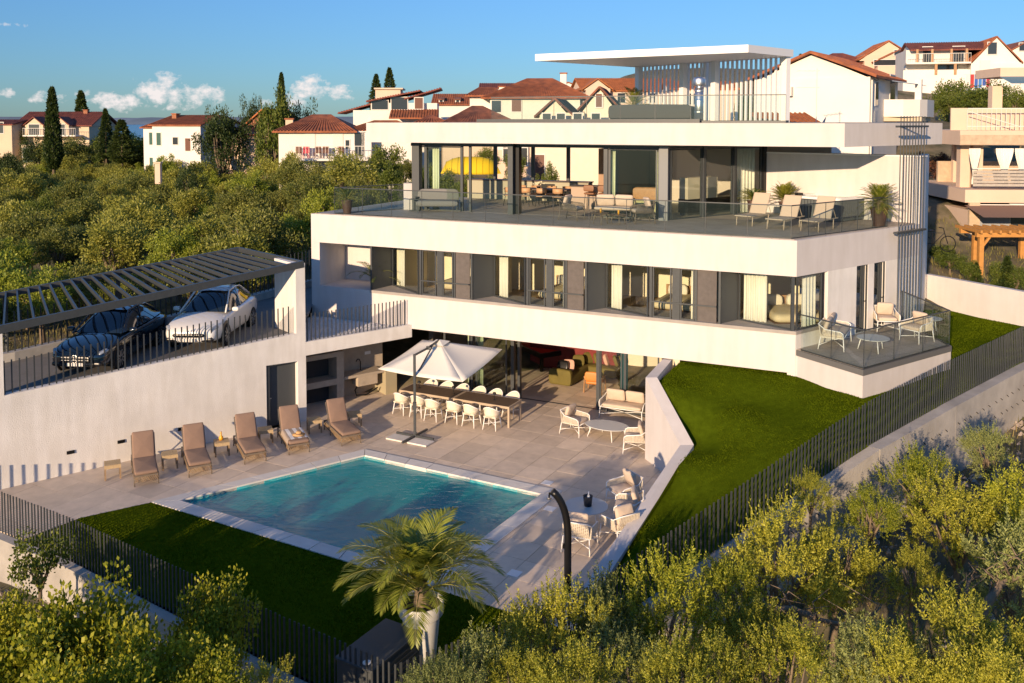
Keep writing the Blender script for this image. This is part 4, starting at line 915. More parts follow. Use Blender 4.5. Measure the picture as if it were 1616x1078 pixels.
def make_dchair():
    r = thing('dining_chair', '', 'chair', group='white dining chairs around the long table')
    for sx in (-1, 1):
        for sy in (-1, 1): MB().tube((sx*0.25, sy*0.25, 0), (sx*0.2, sy*0.19, 0.44), 0.017, 0.02, 8).build('leg', WHITEP, r, smooth=True)
    f = MB(); f.tube((-0.235,-0.235,0.2),(0.235,0.235,0.2),0.012,n=6); f.tube((0.235,-0.235,0.2),(-0.235,0.235,0.2),0.012,n=6); f.build('stretcher', WHITEP, r)
    MB().cushion((0,0,0.455), (0.5,0.5,0.07), 0.3).build('seat', CREAM, r, smooth=True)
    sh = MB(); N = 22; vs = []
    for i in range(N+1):
        a = pi*(-0.12+1.24*i/N); rx, ry = 0.275, 0.27; top = 0.64+0.18*max(0, sin(a))**1.5
        for z, k in ((0.45,0.90),(0.56,1.0),(top,1.06)): vs.append((rx*k*cos(a), 0.02+ry*k*sin(a), z))
    fs = [(3*i+j, 3*(i+1)+j, 3*(i+1)+j+1, 3*i+j+1) for i in range(N) for j in range(2)]
    o = sh.add(vs, fs).build('woven_shell', CREAM, r, smooth=True); md = o.modifiers.new('thick', 'SOLIDIFY'); md.thickness = 0.025
    rim = MB(); rim.ptube([Vector(vs[3*i+2])+Vector((0,0,0.005)) for i in range(N+1)], 0.02, 6); rim.build('rim', WHITEP, r, smooth=True)
    return Proto(r)
dch = make_dchair(); side_az = math.degrees(atan2(tn.x, tn.y))
for k in range(6):
    p = TA+td*(0.30+k*0.745+(0.03,0,-0.05,0.02,0,0.06)[k])-tn*(0.30+(0.02,0,0.12,0,0.04,0)[k]); dch.put((p.x,p.y,ZD), face(side_az+random.uniform(-6,6)), ('white dining chair nearest the parasol pole, on the pool side of the table','second white dining chair from the parasol pole on the pool side','third white dining chair from the left on the pool side of the table','fourth white dining chair from the left on the pool side of the table','fifth white dining chair from the left on the pool side of the table','white dining chair at the right end on the pool side of the table')[k])
for k in range(6):
    p = TA+td*(0.55+k*0.70)+tn*(TW+0.30); dch.put((p.x,p.y,ZD), face(side_az+180+random.uniform(-6,6)), ('leftmost','second from left','third from left','fourth from left','fifth from left','rightmost')[k]+' white dining chair on the house side of the long table')
for k, s in enumerate((0.55, 2.05, 3.75)):
    p = TA+td*s+tn*0.5; r = thing('table_lamp', ('left','middle','right')[k]+' small dark lamp standing on the long dining table', 'lamp', (p.x,p.y,0.753), group='small dark table lamps'); MB().lathe([(0.05,0),(0.05,0.015),(0.012,0.02),(0.012,0.2)], 12).build('stem', BLACK, r); MB().lathe([(0.07,0.2),(0.055,0.27),(0.02,0.28)], 14).build('lamp_shade', BLACK, r)
# parasol
pr = thing('parasol', 'large square off white cantilever parasol on a dark pole', 'parasol', (-3.3,30.72,ZD))
o_ = Vector((-3.3,30.72,0))
pc = [Vector((-4.65,31.42,2.2)),Vector((-3.40,34.40,2.50)),Vector((-0.35,33.0,2.50)),Vector((-1.63,29.85,2.2))]; hub = Vector((-2.58,32.2,2.98))
cm = MB(); NN = 8; vs = []; fs = []
for i in range(4):
    a, b_ = pc[i], pc[(i+1) % 4]; base = len(vs)
    for u in range(NN+1):
        for w in range(NN+1):
            e = a.lerp(b_, w/NN); e = e-Vector((0,0,0.05*sin(pi*w/NN))); q = hub.lerp(e, 0.06+0.94*u/NN); sag = 0.05*sin(pi*u/NN)*sin(pi*w/NN); vs.append(q-Vector((0,0,sag)))
    fs += [(base+u*(NN+1)+w, base+u*(NN+1)+w+1, base+(u+1)*(NN+1)+w+1, base+(u+1)*(NN+1)+w) for u in range(NN) for w in range(NN)]
cn = cm.add(vs, fs).build('canopy', FABW, pr, world=True, smooth=True)
md = cn.modifiers.new('thick', 'SOLIDIFY'); md.thickness = 0.006
vt = MB(); 
for i in range(4):
    a, b_ = pc[i], pc[(i+1) % 4]; h2 = hub+Vector((0,0,0.07)); vt.add([h2, h2.lerp(a,0.17)+Vector((0,0,0.0)), h2.lerp(b_,0.17)], [(0,1,2)])
vt.build('vent_cap', FABW, cn, world=True)
for q in pc: MB().bar(hub+Vector((0,0,-0.04)), q+Vector((0,0,-0.03)), 0.02, 0.025).build('rib', METAL, pr, world=True)
MB().cbox((-3.3,30.72,1.47), (0.085,0.11,2.86)).build('pole', METAL, pr, world=True, bevel=0.01)
ptop = Vector((-3.33,30.72,2.85)); hy = hub+Vector((0,0,0.12)); mid = ptop.lerp(hy,0.55)+Vector((0,0,-0.08))
MB().bar(ptop, mid, 0.05, 0.06).build('arm', METAL, pr, world=True); MB().bar(Vector((-3.3,30.75,2.05)), Vector((-2.75,31.75,2.98)), 0.035, 0.04).build('strut', METAL, pr, world=True); MB().cbox(mid, (0.12,0.12,0.1)).build('joint', METAL, pr, world=True)
MB().bar(mid, hub+Vector((0,0,0.05)), 0.05, 0.06).build('arm', METAL, pr, world=True)
MB().cbox((-3.3,30.66,1.15), (0.12,0.16,0.22)).build('crank_box', METAL, pr, world=True)
for a in (28, 118): MB().bar(o_-az(a)*0.75+Vector((0,0,0.09)), o_+az(a)*0.75+Vector((0,0,0.09+0.0011*a/28)), 0.07, 0.06).build('cross_foot', METAL, pr, world=True)
for k, a in enumerate((73,)):
    for q in (-1,):
        c = o_+az(208)*0.55+az(298)*0.0
        for dx in (-0.43, 0.43):
            e = c+az(118)*dx; mb = MB(); mb.wall(e-az(118)*0.38, e+az(118)*0.38, 0.5, 0.012, 0.06); mb.build('base_slab', COPING, pr, world=True)
# sun loungers
def make_lounger():
    r = thing('sun_lounger', '', 'sun lounger', group='taupe cushioned loungers along the white wall'); w = 0.33
    for y in (0.06, 1.25, 1.92):
        for sx in (-1,1): MB().tube((sx*w, y, 0), (sx*w, y, 0.30), 0.018, n=8).build('leg', DFRAME, r, smooth=True)
    f = MB()
    for sx in (-1,1): f.bar((sx*w,0.03,0.31),(sx*w,1.97,0.31),0.03,0.04); f.bar((sx*w,0.03,0.14),(sx*w,1.97,0.14),0.015,0.02)
    for y in (0.03,1.97): f.bar((-w,y,0.31),(w,y,0.31),0.03,0.04)
    f.build('frame', DFRAME, r)
    def lat(a, b_, z0, z1, n):
        mb = MB(); a, b_ = Vector(a), Vector(b_); up = Vector((0,0,1))
        for k in range(n):
            p, q = a.lerp(b_, k/n), a.lerp(b_, (k+1)/n); mb.bar(p+up*z0, q+up*z1, 0.022, 0.012); mb.bar(p+up*z1, q+up*z0, 0.022, 0.012); mid = p.lerp(q,0.5)
            mb.bar(mid+up*z0, q.lerp(q,1)+up*((z0+z1)/2), 0.016, 0.01); mb.bar(mid+up*z1, p+up*((z0+z1)/2), 0.016, 0.01)
        return mb
    lat((-w,0.03,0),(w,0.03,0),0.13,0.31,6).build('wicker_apron', WICKER, r)
    for sx in (-1,1): lat((sx*w,0.03,0),(sx*w,1.97,0),0.13,0.31,14).build('wicker_apron', WICKER, r)
    MB().cushion((0,0.64,0.40), (0.66,1.32,0.13), 0.18, 8).build('seat_cushion', TAUPE, r, smooth=True)
    rot = Matrix.Rotation(radians(58), 3, 'X'); c = Vector((0,1.29,0.42))+rot@Vector((0,0.40,0))
    MB().cushion(c, (0.64,0.84,0.12), 0.18, 8, rot=rot).build('back_cushion', TAUPE, r, smooth=True)
    bf = MB(); 
    for sx in (-1,1): bf.bar((sx*w,1.3,0.33), Vector((sx*w,1.34,0.33))+rot@Vector((0,0.8,0)), 0.03,0.03)
    bf.bar(Vector((-w,1.34,0.33))+rot@Vector((0,0.8,0)), Vector((w,1.34,0.33))+rot@Vector((0,0.8,0)), 0.03, 0.03); bf.bar((-0.25,1.85,0.3),(-0.25,1.62,0.72),0.02,0.02); bf.bar((0.25,1.85,0.3),(0.25,1.62,0.72),0.02,0.02)
    bf.build('back_frame', DFRAME, r); return Proto(r)
lg = make_lounger()
feet = [((213,771),(250,763),-25),((297,755),(336,749),-26),((386,734),(421,729),-27),((455,720),(490,714),-25),((540,706),(570,699),-29)]
LL = ['leftmost taupe sun lounger along the white carport wall','second taupe sun lounger from the left along the white wall','taupe sun lounger left of the anthracite door','taupe sun lounger with striped towel and straw hat','taupe sun lounger nearest the outdoor kitchen']
LPOS = []
for (a, b_, aa), l in zip(feet, LL):
    p = (d3(*a)+d3(*b_))/2; LPOS.append((p, aa)); lg.put((p.x,p.y,ZD), RZ(aa), l, scale=1.0)
# striped towel and hat on the fourth
p4, a4 = LPOS[3]
def towel_mat():
    m = bpy.data.materials.new('striped_towel'); m.use_nodes = True; nt = m.node_tree; b = nt.nodes['Principled BSDF']; L = nt.links.new; t = nt.nodes.new('ShaderNodeTexCoord'); s = nt.nodes.new('ShaderNodeSeparateXYZ')
    mm = nt.nodes.new('ShaderNodeMath'); mm.operation = 'MULTIPLY'; mm.inputs[1].default_value = 4.2; fr = nt.nodes.new('ShaderNodeMath'); fr.operation = 'FRACT'; gt = nt.nodes.new('ShaderNodeMath'); gt.operation = 'GREATER_THAN'; gt.inputs[1].default_value = 0.5
    mx = nt.nodes.new('ShaderNodeMix'); mx.data_type = 'RGBA'; mx.inputs['A'].default_value = (0.75,0.74,0.72,1); mx.inputs['B'].default_value = (0.36,0.29,0.23,1)
    L(t.outputs['Object'], s.inputs[0]); L(s.outputs['X'], mm.inputs[0]); L(mm.outputs[0], fr.inputs[0]); L(fr.outputs[0], gt.inputs[0]); L(gt.outputs[0], mx.inputs['Factor']); L(mx.outputs['Result'], b.inputs['Base Color']); b.inputs['Roughness'].default_value = 0.95; return m
tw = MB(); nx, ny = 18, 22; vs = []
for j in range(ny+1):
    for i in range(nx+1):
        x = -0.43+0.86*i/nx; y = 0.12+1.1*j/ny; z = 0.478+0.006*sin(9*y+3*x); 
        if abs(x) > 0.325: z -= (abs(x)-0.325)*1.5; x = math.copysign(0.325+(abs(x)-0.325)*0.3, x)
        vs.append((x, y, z))
fs = [(j*(nx+1)+i, j*(nx+1)+i+1, (j+1)*(nx+1)+i+1, (j+1)*(nx+1)+i) for j in range(ny) for i in range(nx)]
t_ = tw.add(vs, fs).build('beach_towel', towel_mat(), smooth=True); t_.location = (p4.x, p4.y, ZD); t_.rotation_euler = (0,0,RZ(a4)); tag(t_, 'brown and white striped towel spread on a lounger', 'towel')
STRAW = mat('straw', (0.55,0.33,0.14), 0.8, bump=0.5, bscale=80)
ht = thing('straw_hat', 'straw sun hat lying on the striped towel', 'hat', (p4.x-0.12, p4.y+0.45, ZD+0.49)); MB().lathe([(0.20,0),(0.21,0.012),(0.10,0.025),(0.095,0.09),(0.07,0.115),(0.01,0.12)], 24).build('hat_body', STRAW, ht, smooth=True); MB().lathe([(0.101,0.026),(0.099,0.055)], 24).build('ribbon', PLANKW, ht)
# side tables
def make_side():
    r = thing('side_table', '', 'side table', group='light rattan side tables between the loungers'); w = 0.23
    for k in range(7): x = -w+(k+0.5)*2*w/7; MB().box(x-0.031,x+0.031,-w,w,0.42,0.45).build('slat', RATTAN_L, r)
    f = MB(); f.box(-w,w,-w,-w+0.03,0.34,0.419); f.box(-w,w,w-0.03,w,0.34,0.419); f.box(-w,-w+0.03,-w+0.031,w-0.031,0.34,0.419); f.box(w-0.03,w,-w+0.031,w-0.031,0.34,0.419); f.build('apron', RATTAN_L, r)
    for sx in (-1,1):
        for sy in (-1,1): MB().box(sx*w-0.0*sx-(0.045 if sx>0 else 0), sx*w+(0.045 if sx<0 else 0), sy*w-(0.045 if sy>0 else 0), sy*w+(0.045 if sy<0 else 0), 0, 0.339).build('leg', WICKER, r)
    return Proto(r)
stp = make_side()
SL = ['light rattan side table at the far left end of the lounger row','light rattan side table between the first two loungers','light rattan side table with orange juice carafe','light rattan side table in front of the white wall beside the door','light rattan side table by the wall column','light rattan side table right of the last lounger']
for k, ((x, y), l) in enumerate(zip(((178,753),(268,737),(350,717),(419,697),(496,681),(559,671)), SL)):
    q = d3(x, y); stp.put((q.x,q.y,ZD), RZ(-25+k), l)
    if k == 2: carafe((q.x-0.03,q.y+0.05,ZD+0.452), 'orange juice carafe on a rattan side table')
# outdoor shower
sh = thing('outdoor_shower', 'tall black curved solar shower column on the deck', 'shower', (1.28,20.6,ZD))
pts = [(0,0,0.0),(0,0,1.3)]+[(-0.52*(1-cos(a)), 0.0, 1.3+1.08*sin(a)) for a in [radians(k*9) for k in range(1,9)]]
MB().ptube(pts, [0.085]*len(pts), 14).build('column', BLACK, sh, smooth=True); MB().lathe([(0.14,0.0),(0.14,0.02),(0.09,0.03)], 20).build('foot_plate', BLACK, sh)
MB().lathe([(0.05,0),(0.06,0.03),(0.06,0.05)], 16, c=(-0.43,0,2.14)).build('shower_head', STEEL, sh); MB().tube((-0.43,0,2.19),(-0.42,0,2.3),0.02).build('head_arm', BLACK, sh); MB().box(-0.12,-0.08,-0.03,0.03,1.0,1.1).build('tap', BLACK, sh)
for x, y, l in ((864,762,'pale square skimmer lid near the corner of the pool coping'),(868,803,'small pale lid in the deck right of the pool'),(812,905,'pale floor drain lid behind the palm')):
    q = d3(x, y); o = MB().wall(Vector((0,0,0))-az(118)*0.15-az(28)*0.15, az(118)*0.15-az(28)*0.15, 0.3, 0.0, 0.006).build('drain_lid', WHITEP); o.location = (q.x,q.y,0.003); tag(o, l, 'lid')
# equipment cabinet at the fence
eq = thing('pool_cabinet', 'dark equipment cabinet standing behind the front fence corner', 'cabinet', (-2.55,17.15,0.0), RZ(-60)); MB().box(-0.75,0.75,-0.42,0.42,0.0,0.72).build('body', PANEL, eq, bevel=0.015); MB().box(-0.78,0.78,-0.45,0.45,0.722,0.77).build('lid', PANEL, eq, bevel=0.01); MB().lathe([(0.08,0.771),(0.08,0.785)], 16, c=(-0.62,-0.2,0)).build('cap', WHITEP, eq)
for k in range(5): MB().box(-0.6,0.6,-0.43,-0.421,0.15+k*0.1,0.2+k*0.1).build('louvre', METAL, eq)
# hot tub
htb = thing('hot_tub', 'white rimmed hot tub with dark slatted sides on the upper terrace', 'hot tub', tuple(onz(1338,350,ZF)+Vector((-0.35,1.15,0))), RZ(-38))
SL_ = mat('tub_slat', (0.10,0.115,0.12), 0.6)
body = MB().cushion((0,0,0.4), (2.1,2.1,1.6), 0.22, 8); me_ = MB(); 
def rrect(w, r_, n=6): return [(sx*(w-r_)+r_*cos(a0+pi/2*k/n), sy*(w-r_)+r_*sin(a0+pi/2*k/n)) for sx, sy, a0 in ((1,1,0),(-1,1,pi/2),(-1,-1,pi),(1,-1,3*pi/2)) for k in range(n+1)]
MB().prism(rrect(1.02,0.28), 0.0, 0.80).build('skirt', METAL, htb)
pts = rrect(1.035,0.29,5)
for i in range(len(pts)):
    a, b_ = Vector(pts[i]), Vector(pts[(i+1) % len(pts)]); L = (b_-a).length; k = max(1, round(L/0.14))
    for j in range(k):
        p, q = a.lerp(b_, j/k+0.01), a.lerp(b_, (j+1)/k-0.01); MB().wall(p, q, 0.02, 0.03, 0.77, side=-1).build('slat', SL_, htb)
rim = MB(); oP, iP = rrect(1.08,0.3), rrect(0.86,0.25); n = len(oP); vs = [(x,y,0.81) for x,y in oP]+[(x,y,0.90) for x,y in oP]+[(x,y,0.90) for x,y in iP]+[(x,y,0.6) for x,y in iP]
fs = [(r_*n+i, r_*n+(i+1) % n, (r_+1)*n+(i+1) % n, (r_+1)*n+i) for r_ in range(3) for i in range(n)]; rim.add(vs, fs).build('rim', WHITEP, htb)
MB().add([(x,y,0.83) for x,y in iP], [tuple(range(n))]).build('tub_water', mat('tub_water', (0.35,0.5,0.55), 0.1), htb); MB().cbox((-0.9,0.7,0.95),(0.3,0.16,0.1)).build('headrest', BLACK, htb)
# terrace sling loungers
SLING = mat('sand_sling', (0.50,0.40,0.30), 0.9, bump=0.1); TF = mat('sand_frame', (0.46,0.37,0.28), 0.5)
def make_sling():
    r = thing('sling_lounger', '', 'sun lounger', group='sand sling loungers on the upper terrace'); w = 0.31
    for y in (0.12, 1.35):
        for sx in (-1,1): MB().tube((sx*w,y,0),(sx*w,y+0.03,0.36),0.017,n=8).build('leg', TF, r, smooth=True)
    f = MB()
    for sx in (-1,1): f.bar((sx*w,0.0,0.37),(sx*w,1.75,0.37),0.03,0.035)
    rot = Matrix.Rotation(radians(62), 3, 'X')
    for sx in (-1,1): f.bar((sx*w,1.12,0.38), Vector((sx*w,1.12,0.38))+rot@Vector((0,0.82,0)), 0.03,0.03)
    f.bar((-w,0,0.37),(w,0,0.37),0.03,0.035); f.bar(Vector((-w,1.12,0.38))+rot@Vector((0,0.82,0)), Vector((w,1.12,0.38))+rot@Vector((0,0.82,0)),0.03,0.03); f.tube((-w,1.6,0.35),(-w,1.32,0.74),0.012,n=6); f.tube((w,1.6,0.35),(w,1.32,0.74),0.012,n=6); f.build('frame', TF, r)
    MB().box(-w+0.015,w-0.015,0.02,1.12,0.375,0.387).build('seat_sling', SLING, r)
    bs_ = MB(); a = Vector((0,1.12,0.385)); b_ = a+rot@Vector((0,0.8,0)); bs_.add([(-w+0.015,a.y,a.z),(w-0.015,a.y,a.z),(w-0.015,b_.y,b_.z),(-w+0.015,b_.y,b_.z)], [(0,1,2,3)]); o = bs_.build('back_sling', SLING, r); md = o.modifiers.new('t','SOLIDIFY'); md.thickness = 0.012
    return Proto(r)
slg = make_sling()
for (x, y), l in zip(((1172,357),(1221,363),(1275,366)), ('left sand sling lounger on the upper terrace','middle sand sling lounger on the upper terrace','right sand sling lounger in front of the hot tub')):
    q = onz(x, y, ZF); slg.put((q.x,q.y,ZF), RZ(42), l)
# grey outdoor sofa at the terrace's left end
gs = thing('grey_sofa', 'grey two seat sofa at the left end of the upper terrace', 'sofa', tuple(onz(690,335,ZF)+Vector((0,0.35,0))), RZ(0)); GREYF = mat('grey_fabric', (0.20,0.195,0.185), 0.95, bump=0.15)
MB().cushion((0,-0.05,0.36),(1.75,0.85,0.26),0.2,8).build('seat', GREYF, gs, smooth=True); MB().cushion((0,0.36,0.62),(1.75,0.2,0.62),0.25,8).build('backrest', GREYF, gs, smooth=True)
for sx in (-1,1):
    for sy in (-0.4,0.36): MB().cbox((sx*0.82,sy,0.12),(0.04,0.04,0.24)).build('leg', METAL, gs)
stb = thing('side_frame_table', 'dark open frame table left of the grey sofa', 'table', tuple(onz(655,334,ZF)+Vector((-0.05,0.3,0)))); f = MB(); f.bar((-0.2,0,0.02),(-0.2,0,0.5),0.03,0.03); f.bar((-0.2,0,0.5),(0.25,0,0.5),0.3,0.03); f.bar((-0.2,0,0.02),(0.2,0,0.02),0.3,0.03); f.build('frame', METAL, stb); MB().lathe([(0.05,0.52),(0.09,0.6),(0.1,0.6)],14,c=(0.1,0,0)).build('bowl', METAL, stb)
# terrace dining set inside the open living room
dt0 = v2(onz(858,326,ZF)); rt = thing('wooden_dining_table', 'dark dining table with wooden chairs in the open upper living room', 'table', (dt0.x-0.2,dt0.y+0.6,ZF+0.005), atan2(gd.y,gd.x)); MB().box(-1.5,1.5,-0.5,0.5,0.71,0.75).build('table_top', DARKWOOD, rt)
for sx in (-1,1): MB().bar((sx*1.2,-0.35,0),(sx*1.0,0,0.71),0.06,0.06).build('leg', BLACK, rt); MB().bar((sx*1.2,0.35,0),(sx*1.0,0.01,0.71),0.06,0.06).build('leg', BLACK, rt)
def make_wchair():
    r = thing('wooden_chair', '', 'chair', group='wooden dining chairs in the upper living room'); TAN = mat('tan_ply', (0.50,0.30,0.16), 0.5, var=0.1)
    for sx in (-1,1):
        for sy in (-1,1): MB().tube((sx*0.24,sy*0.24,0),(sx*0.17,sy*0.15,0.44),0.014,n=6).build('leg', BLACK, r)
    MB().cushion((0,0,0.46),(0.46,0.46,0.06),0.3).build('seat', TAN, r, smooth=True)
    N = 12; vs = []
    for i in range(N+1):
        a = pi*(0.1+0.8*i/N)
        for z in (0.60,0.82): vs.append((0.26*cos(a), 0.0+0.25*sin(a), z))
    o = MB().add(vs, [(2*i,2*i+2,2*i+3,2*i+1) for i in range(N)]).build('backrest', TAN, r, smooth=True); md = o.modifiers.new('t','SOLIDIFY'); md.thickness = 0.02
    for sx in (-1,1): MB().tube((sx*0.15,0.17,0.44),(sx*0.17,0.21,0.62),0.013,n=6).build('back_post', BLACK, r)
    return Proto(r)
wch = make_wchair(); tc0 = Vector(rt.location); gaz = math.degrees(atan2(-gn.x,-gn.y))
for k in range(4):
    p = tc0+gd*(-1.15+k*0.76)+gn*0.55; wch.put((p.x,p.y,ZF+0.005), face(gaz), ('leftmost','second from left','third from left','rightmost')[k]+' wooden chair on the near side of the upper dining table')
    p = tc0+gd*(-1.15+k*0.76)-gn*0.6; wch.put((p.x,p.y,ZF+0.005), face(gaz+180), ('leftmost','second from left','third from left','rightmost')[k]+' wooden chair on the far side of the upper dining table')
fv = thing('flower_bowl', 'bowl of pale flowers on the upper dining table', 'flowers', (tc0.x+0.0,tc0.y,ZF+0.757)); MB().lathe([(0.06,0),(0.11,0.1),(0.1,0.1)],14).build('bowl', BLACK, fv); fb = MB()
for k in range(26): fb.cushion((random.gauss(0,0.1),random.gauss(0,0.1),0.18+random.random()*0.14),(0.07,0.07,0.06),0.8,3)
fb.build('blossoms', mat('blossom', (0.75,0.68,0.5), 0.8, var=0.3, vscale=12), fv)
isl = thing('kitchen_island', 'beige kitchen island behind the upper dining table', 'kitchen island', tuple(v2(glp(905)-gn*3.6,ZF+0.005)), atan2(gd.y,gd.x)); MB().box(-1.2,1.6,-0.4,0.4,0,0.93).build('island_body', mat('rose_beige', (0.40,0.30,0.23), 0.7), isl); MB().box(-1.25,1.65,-0.45,0.45,0.932,0.97).build('worktop', DARKWOOD, isl)
kc = thing('kitchen_counter', 'long low kitchen counter along the rear glazing upstairs', 'counter', tuple(v2(glp(760)+BW*0.86,ZF+0.005)), atan2(gd.y,gd.x)); MB().box(-3.6,2.6,-0.32,0.32,0,0.88).build('counter_body', mat('sage_beige', (0.36,0.34,0.25), 0.7), kc); MB().box(-3.65,2.65,-0.36,0.36,0.882,0.93).build('worktop', DARKWOOD, kc); MB().box(0.1,0.95,-0.335,-0.322,0.1,0.8).build('oven', BLACK, kc)
cab = thing('wooden_cabinet', 'tall wooden cabinet wall in the upper kitchen', 'cabinet', tuple(v2(glp(925)+BW*0.84,ZF+0.005)), atan2(gd.y,gd.x)); TANW = mat('cabinet_wood', (0.36,0.22,0.13), 0.6, var=0.15)
for k in range(4): c_ = MB().box(-1.4+k*0.7+0.005,-0.7+k*0.7-0.005,-0.3,0.3,0,2.5).build('cabinet_door', TANW, cab); MB().box(-0.82+k*0.7,-0.79+k*0.7,-0.315,-0.301,1.0,1.5).build('handle', BLACK, c_)
def make_stool():
    r = thing('bar_stool', '', 'stool', group='leather bar stools at the kitchen island')
    for sx in (-1,1):
        for sy in (-1,1): MB().tube((sx*0.22,sy*0.2,0),(sx*0.17,sy*0.15,0.66),0.013,n=6).build('leg', BLACK, r)
    MB().cushion((0,0,0.69),(0.46,0.42,0.09),0.3).build('seat', mat('brown_leather', (0.20,0.085,0.035), 0.5), r, smooth=True); MB().cushion((0,-0.22,0.92),(0.46,0.05,0.28),0.3).build('backrest', MAT['brown_leather'], r, smooth=True); return Proto(r)
stl = make_stool()
for k, x in enumerate((896,920,938)): p = v2(glp(x)-gn*2.9); stl.put((p.x,p.y,ZF+0.005), atan2(gd.y,gd.x), ('left','middle','right')[k]+' brown leather bar stool at the kitchen island')
tv = thing('dark_sideboard', 'low dark sideboard with plants behind the right terrace glazing', 'sideboard', tuple(v2(c2+Vector((0.6,1.6,ZF+0.005)), ZF+0.005)), atan2(ED.y,ED.x)); MB().box(-1.6,1.6,-0.25,0.25,0.1,0.65).build('cabinet_body', BLACK, tv); MB().box(-1.55,1.55,-0.2,0.2,0,0.099).build('plinth', METAL, tv); MB().box(-1.6,0.2,-0.25,0.2,0.651,1.5).build('screen', mat('pale_screen',(0.55,0.50,0.38),0.7), tv)
bd2 = thing('yellow_bench', 'pale upholstered bench behind the terrace lounge set', 'bench', tuple(v2(glp(1000)-gn*2.2,ZF+0.005)), atan2(gd.y,gd.x)); MB().cushion((0,0,0.3),(1.5,0.8,0.5),0.2,8).build('seat', mat('pale_yellow',(0.60,0.55,0.30),0.9), bd2, smooth=True); MB().cushion((0,0.35,0.75),(1.5,0.2,0.6),0.25,8).build('backrest', WOOD, bd2, smooth=True)
DKF = mat('charcoal_fabric', (0.065,0.065,0.065), 0.95)
rs = thing('roof_sofa', 'long dark grey sofa on the roof terrace', 'sofa', tuple(ony(1028,187,39.5).xy)+(ZRT+0.013,), atan2(gd.y,gd.x)); MB().cushion((0,0,0.3),(3.6,0.9,0.4),0.12,8).build('seat', DKF, rs, smooth=True); MB().cushion((0,-0.35,0.46),(3.6,0.2,0.62),0.12,8).build('backrest', DKF, rs, smooth=True); MB().cushion((1.7,0,0.4),(0.2,0.9,0.6),0.2).build('armrest', DKF, rs, smooth=True)
# ground floor living room
sf = thing('olive_sofa', 'olive velvet corner sofa in the ground floor living room', 'sofa', tuple(v2(onz(890,606,0.005))+Vector((0.45,0.9,0.005))), RZ(28))
MB().cushion((0,0,0.25),(1.0,2.7,0.44),0.14,8).build('seat', OLIVE, sf, smooth=True); MB().cushion((0,-1.25,0.36),(1.0,0.28,0.66),0.2,8).build('armrest', OLIVE, sf, smooth=True); MB().cushion((0.9,0.9,0.25),(1.6,0.95,0.43),0.14,8).build('seat', OLIVE, sf, smooth=True); MB().cushion((0.5,1.35,0.55),(2.4,0.25,0.6),0.2,8).build('backrest', OLIVE, sf, smooth=True)
PINKC = mat('blush_pillow', (0.55,0.33,0.25), 0.9); 
for k, (x, y, m_) in enumerate(((-0.1,-0.85,BLACK),(0.05,-0.6,PINKC),(0.1,0.3,OLIVE),(0.3,0.95,OLIVE),(0.7,1.05,OLIVE),(1.1,1.05,PINKC),(1.5,1.05,OLIVE))):
    MB().cushion((x,y,0.68),(0.5,0.16,0.5),0.45,6,rot=Matrix.Rotation(0.3*k,3,'Z')@Matrix.Rotation(-0.35,3,'X')).build('pillow', m_, sf, smooth=True)
lc = thing('leather_armchair', 'orange leather armchair beside the ground floor glazing post', 'armchair', tuple(v2(onz(940,622,0.005))+Vector((0.0,0.4,0.005))), RZ(20)); MB().cushion((0,0,0.40),(0.62,0.6,0.14),0.25).build('seat', LEATHER, lc, smooth=True); MB().cushion((0,-0.3,0.66),(0.66,0.1,0.4),0.3).build('backrest', LEATHER, lc, smooth=True)
for sx in (-1,1):
    MB().bar((sx*0.36,-0.32,0.0),(sx*0.34,-0.28,0.62),0.035,0.04).build('leg', WOOD, lc); MB().bar((sx*0.36,0.32,0.0),(sx*0.34,0.28,0.60),0.035,0.04).build('leg', WOOD, lc); MB().bar((sx*0.35,-0.3,0.62),(sx*0.35,0.3,0.6),0.05,0.03).build('armrest', WOOD, lc)
ptb = thing('red_pool_table', 'red topped games table in the ground floor living room', 'games table', tuple(v2(onz(852,590,0.005))+Vector((0,1.4,0.005))), RZ(60)); MB().box(-1.1,1.1,-0.6,0.6,0.62,0.82).build('table_body', BLACK, ptb); MB().box(-1.0,1.0,-0.5,0.5,0.821,0.83).build('cloth', mat('red_felt',(0.45,0.03,0.015),0.9), ptb)
for sx in (-1,1):
    for sy in (-1,1): MB().cbox((sx*0.95,sy*0.45,0.31),(0.12,0.12,0.619)).build('leg', BLACK, ptb)
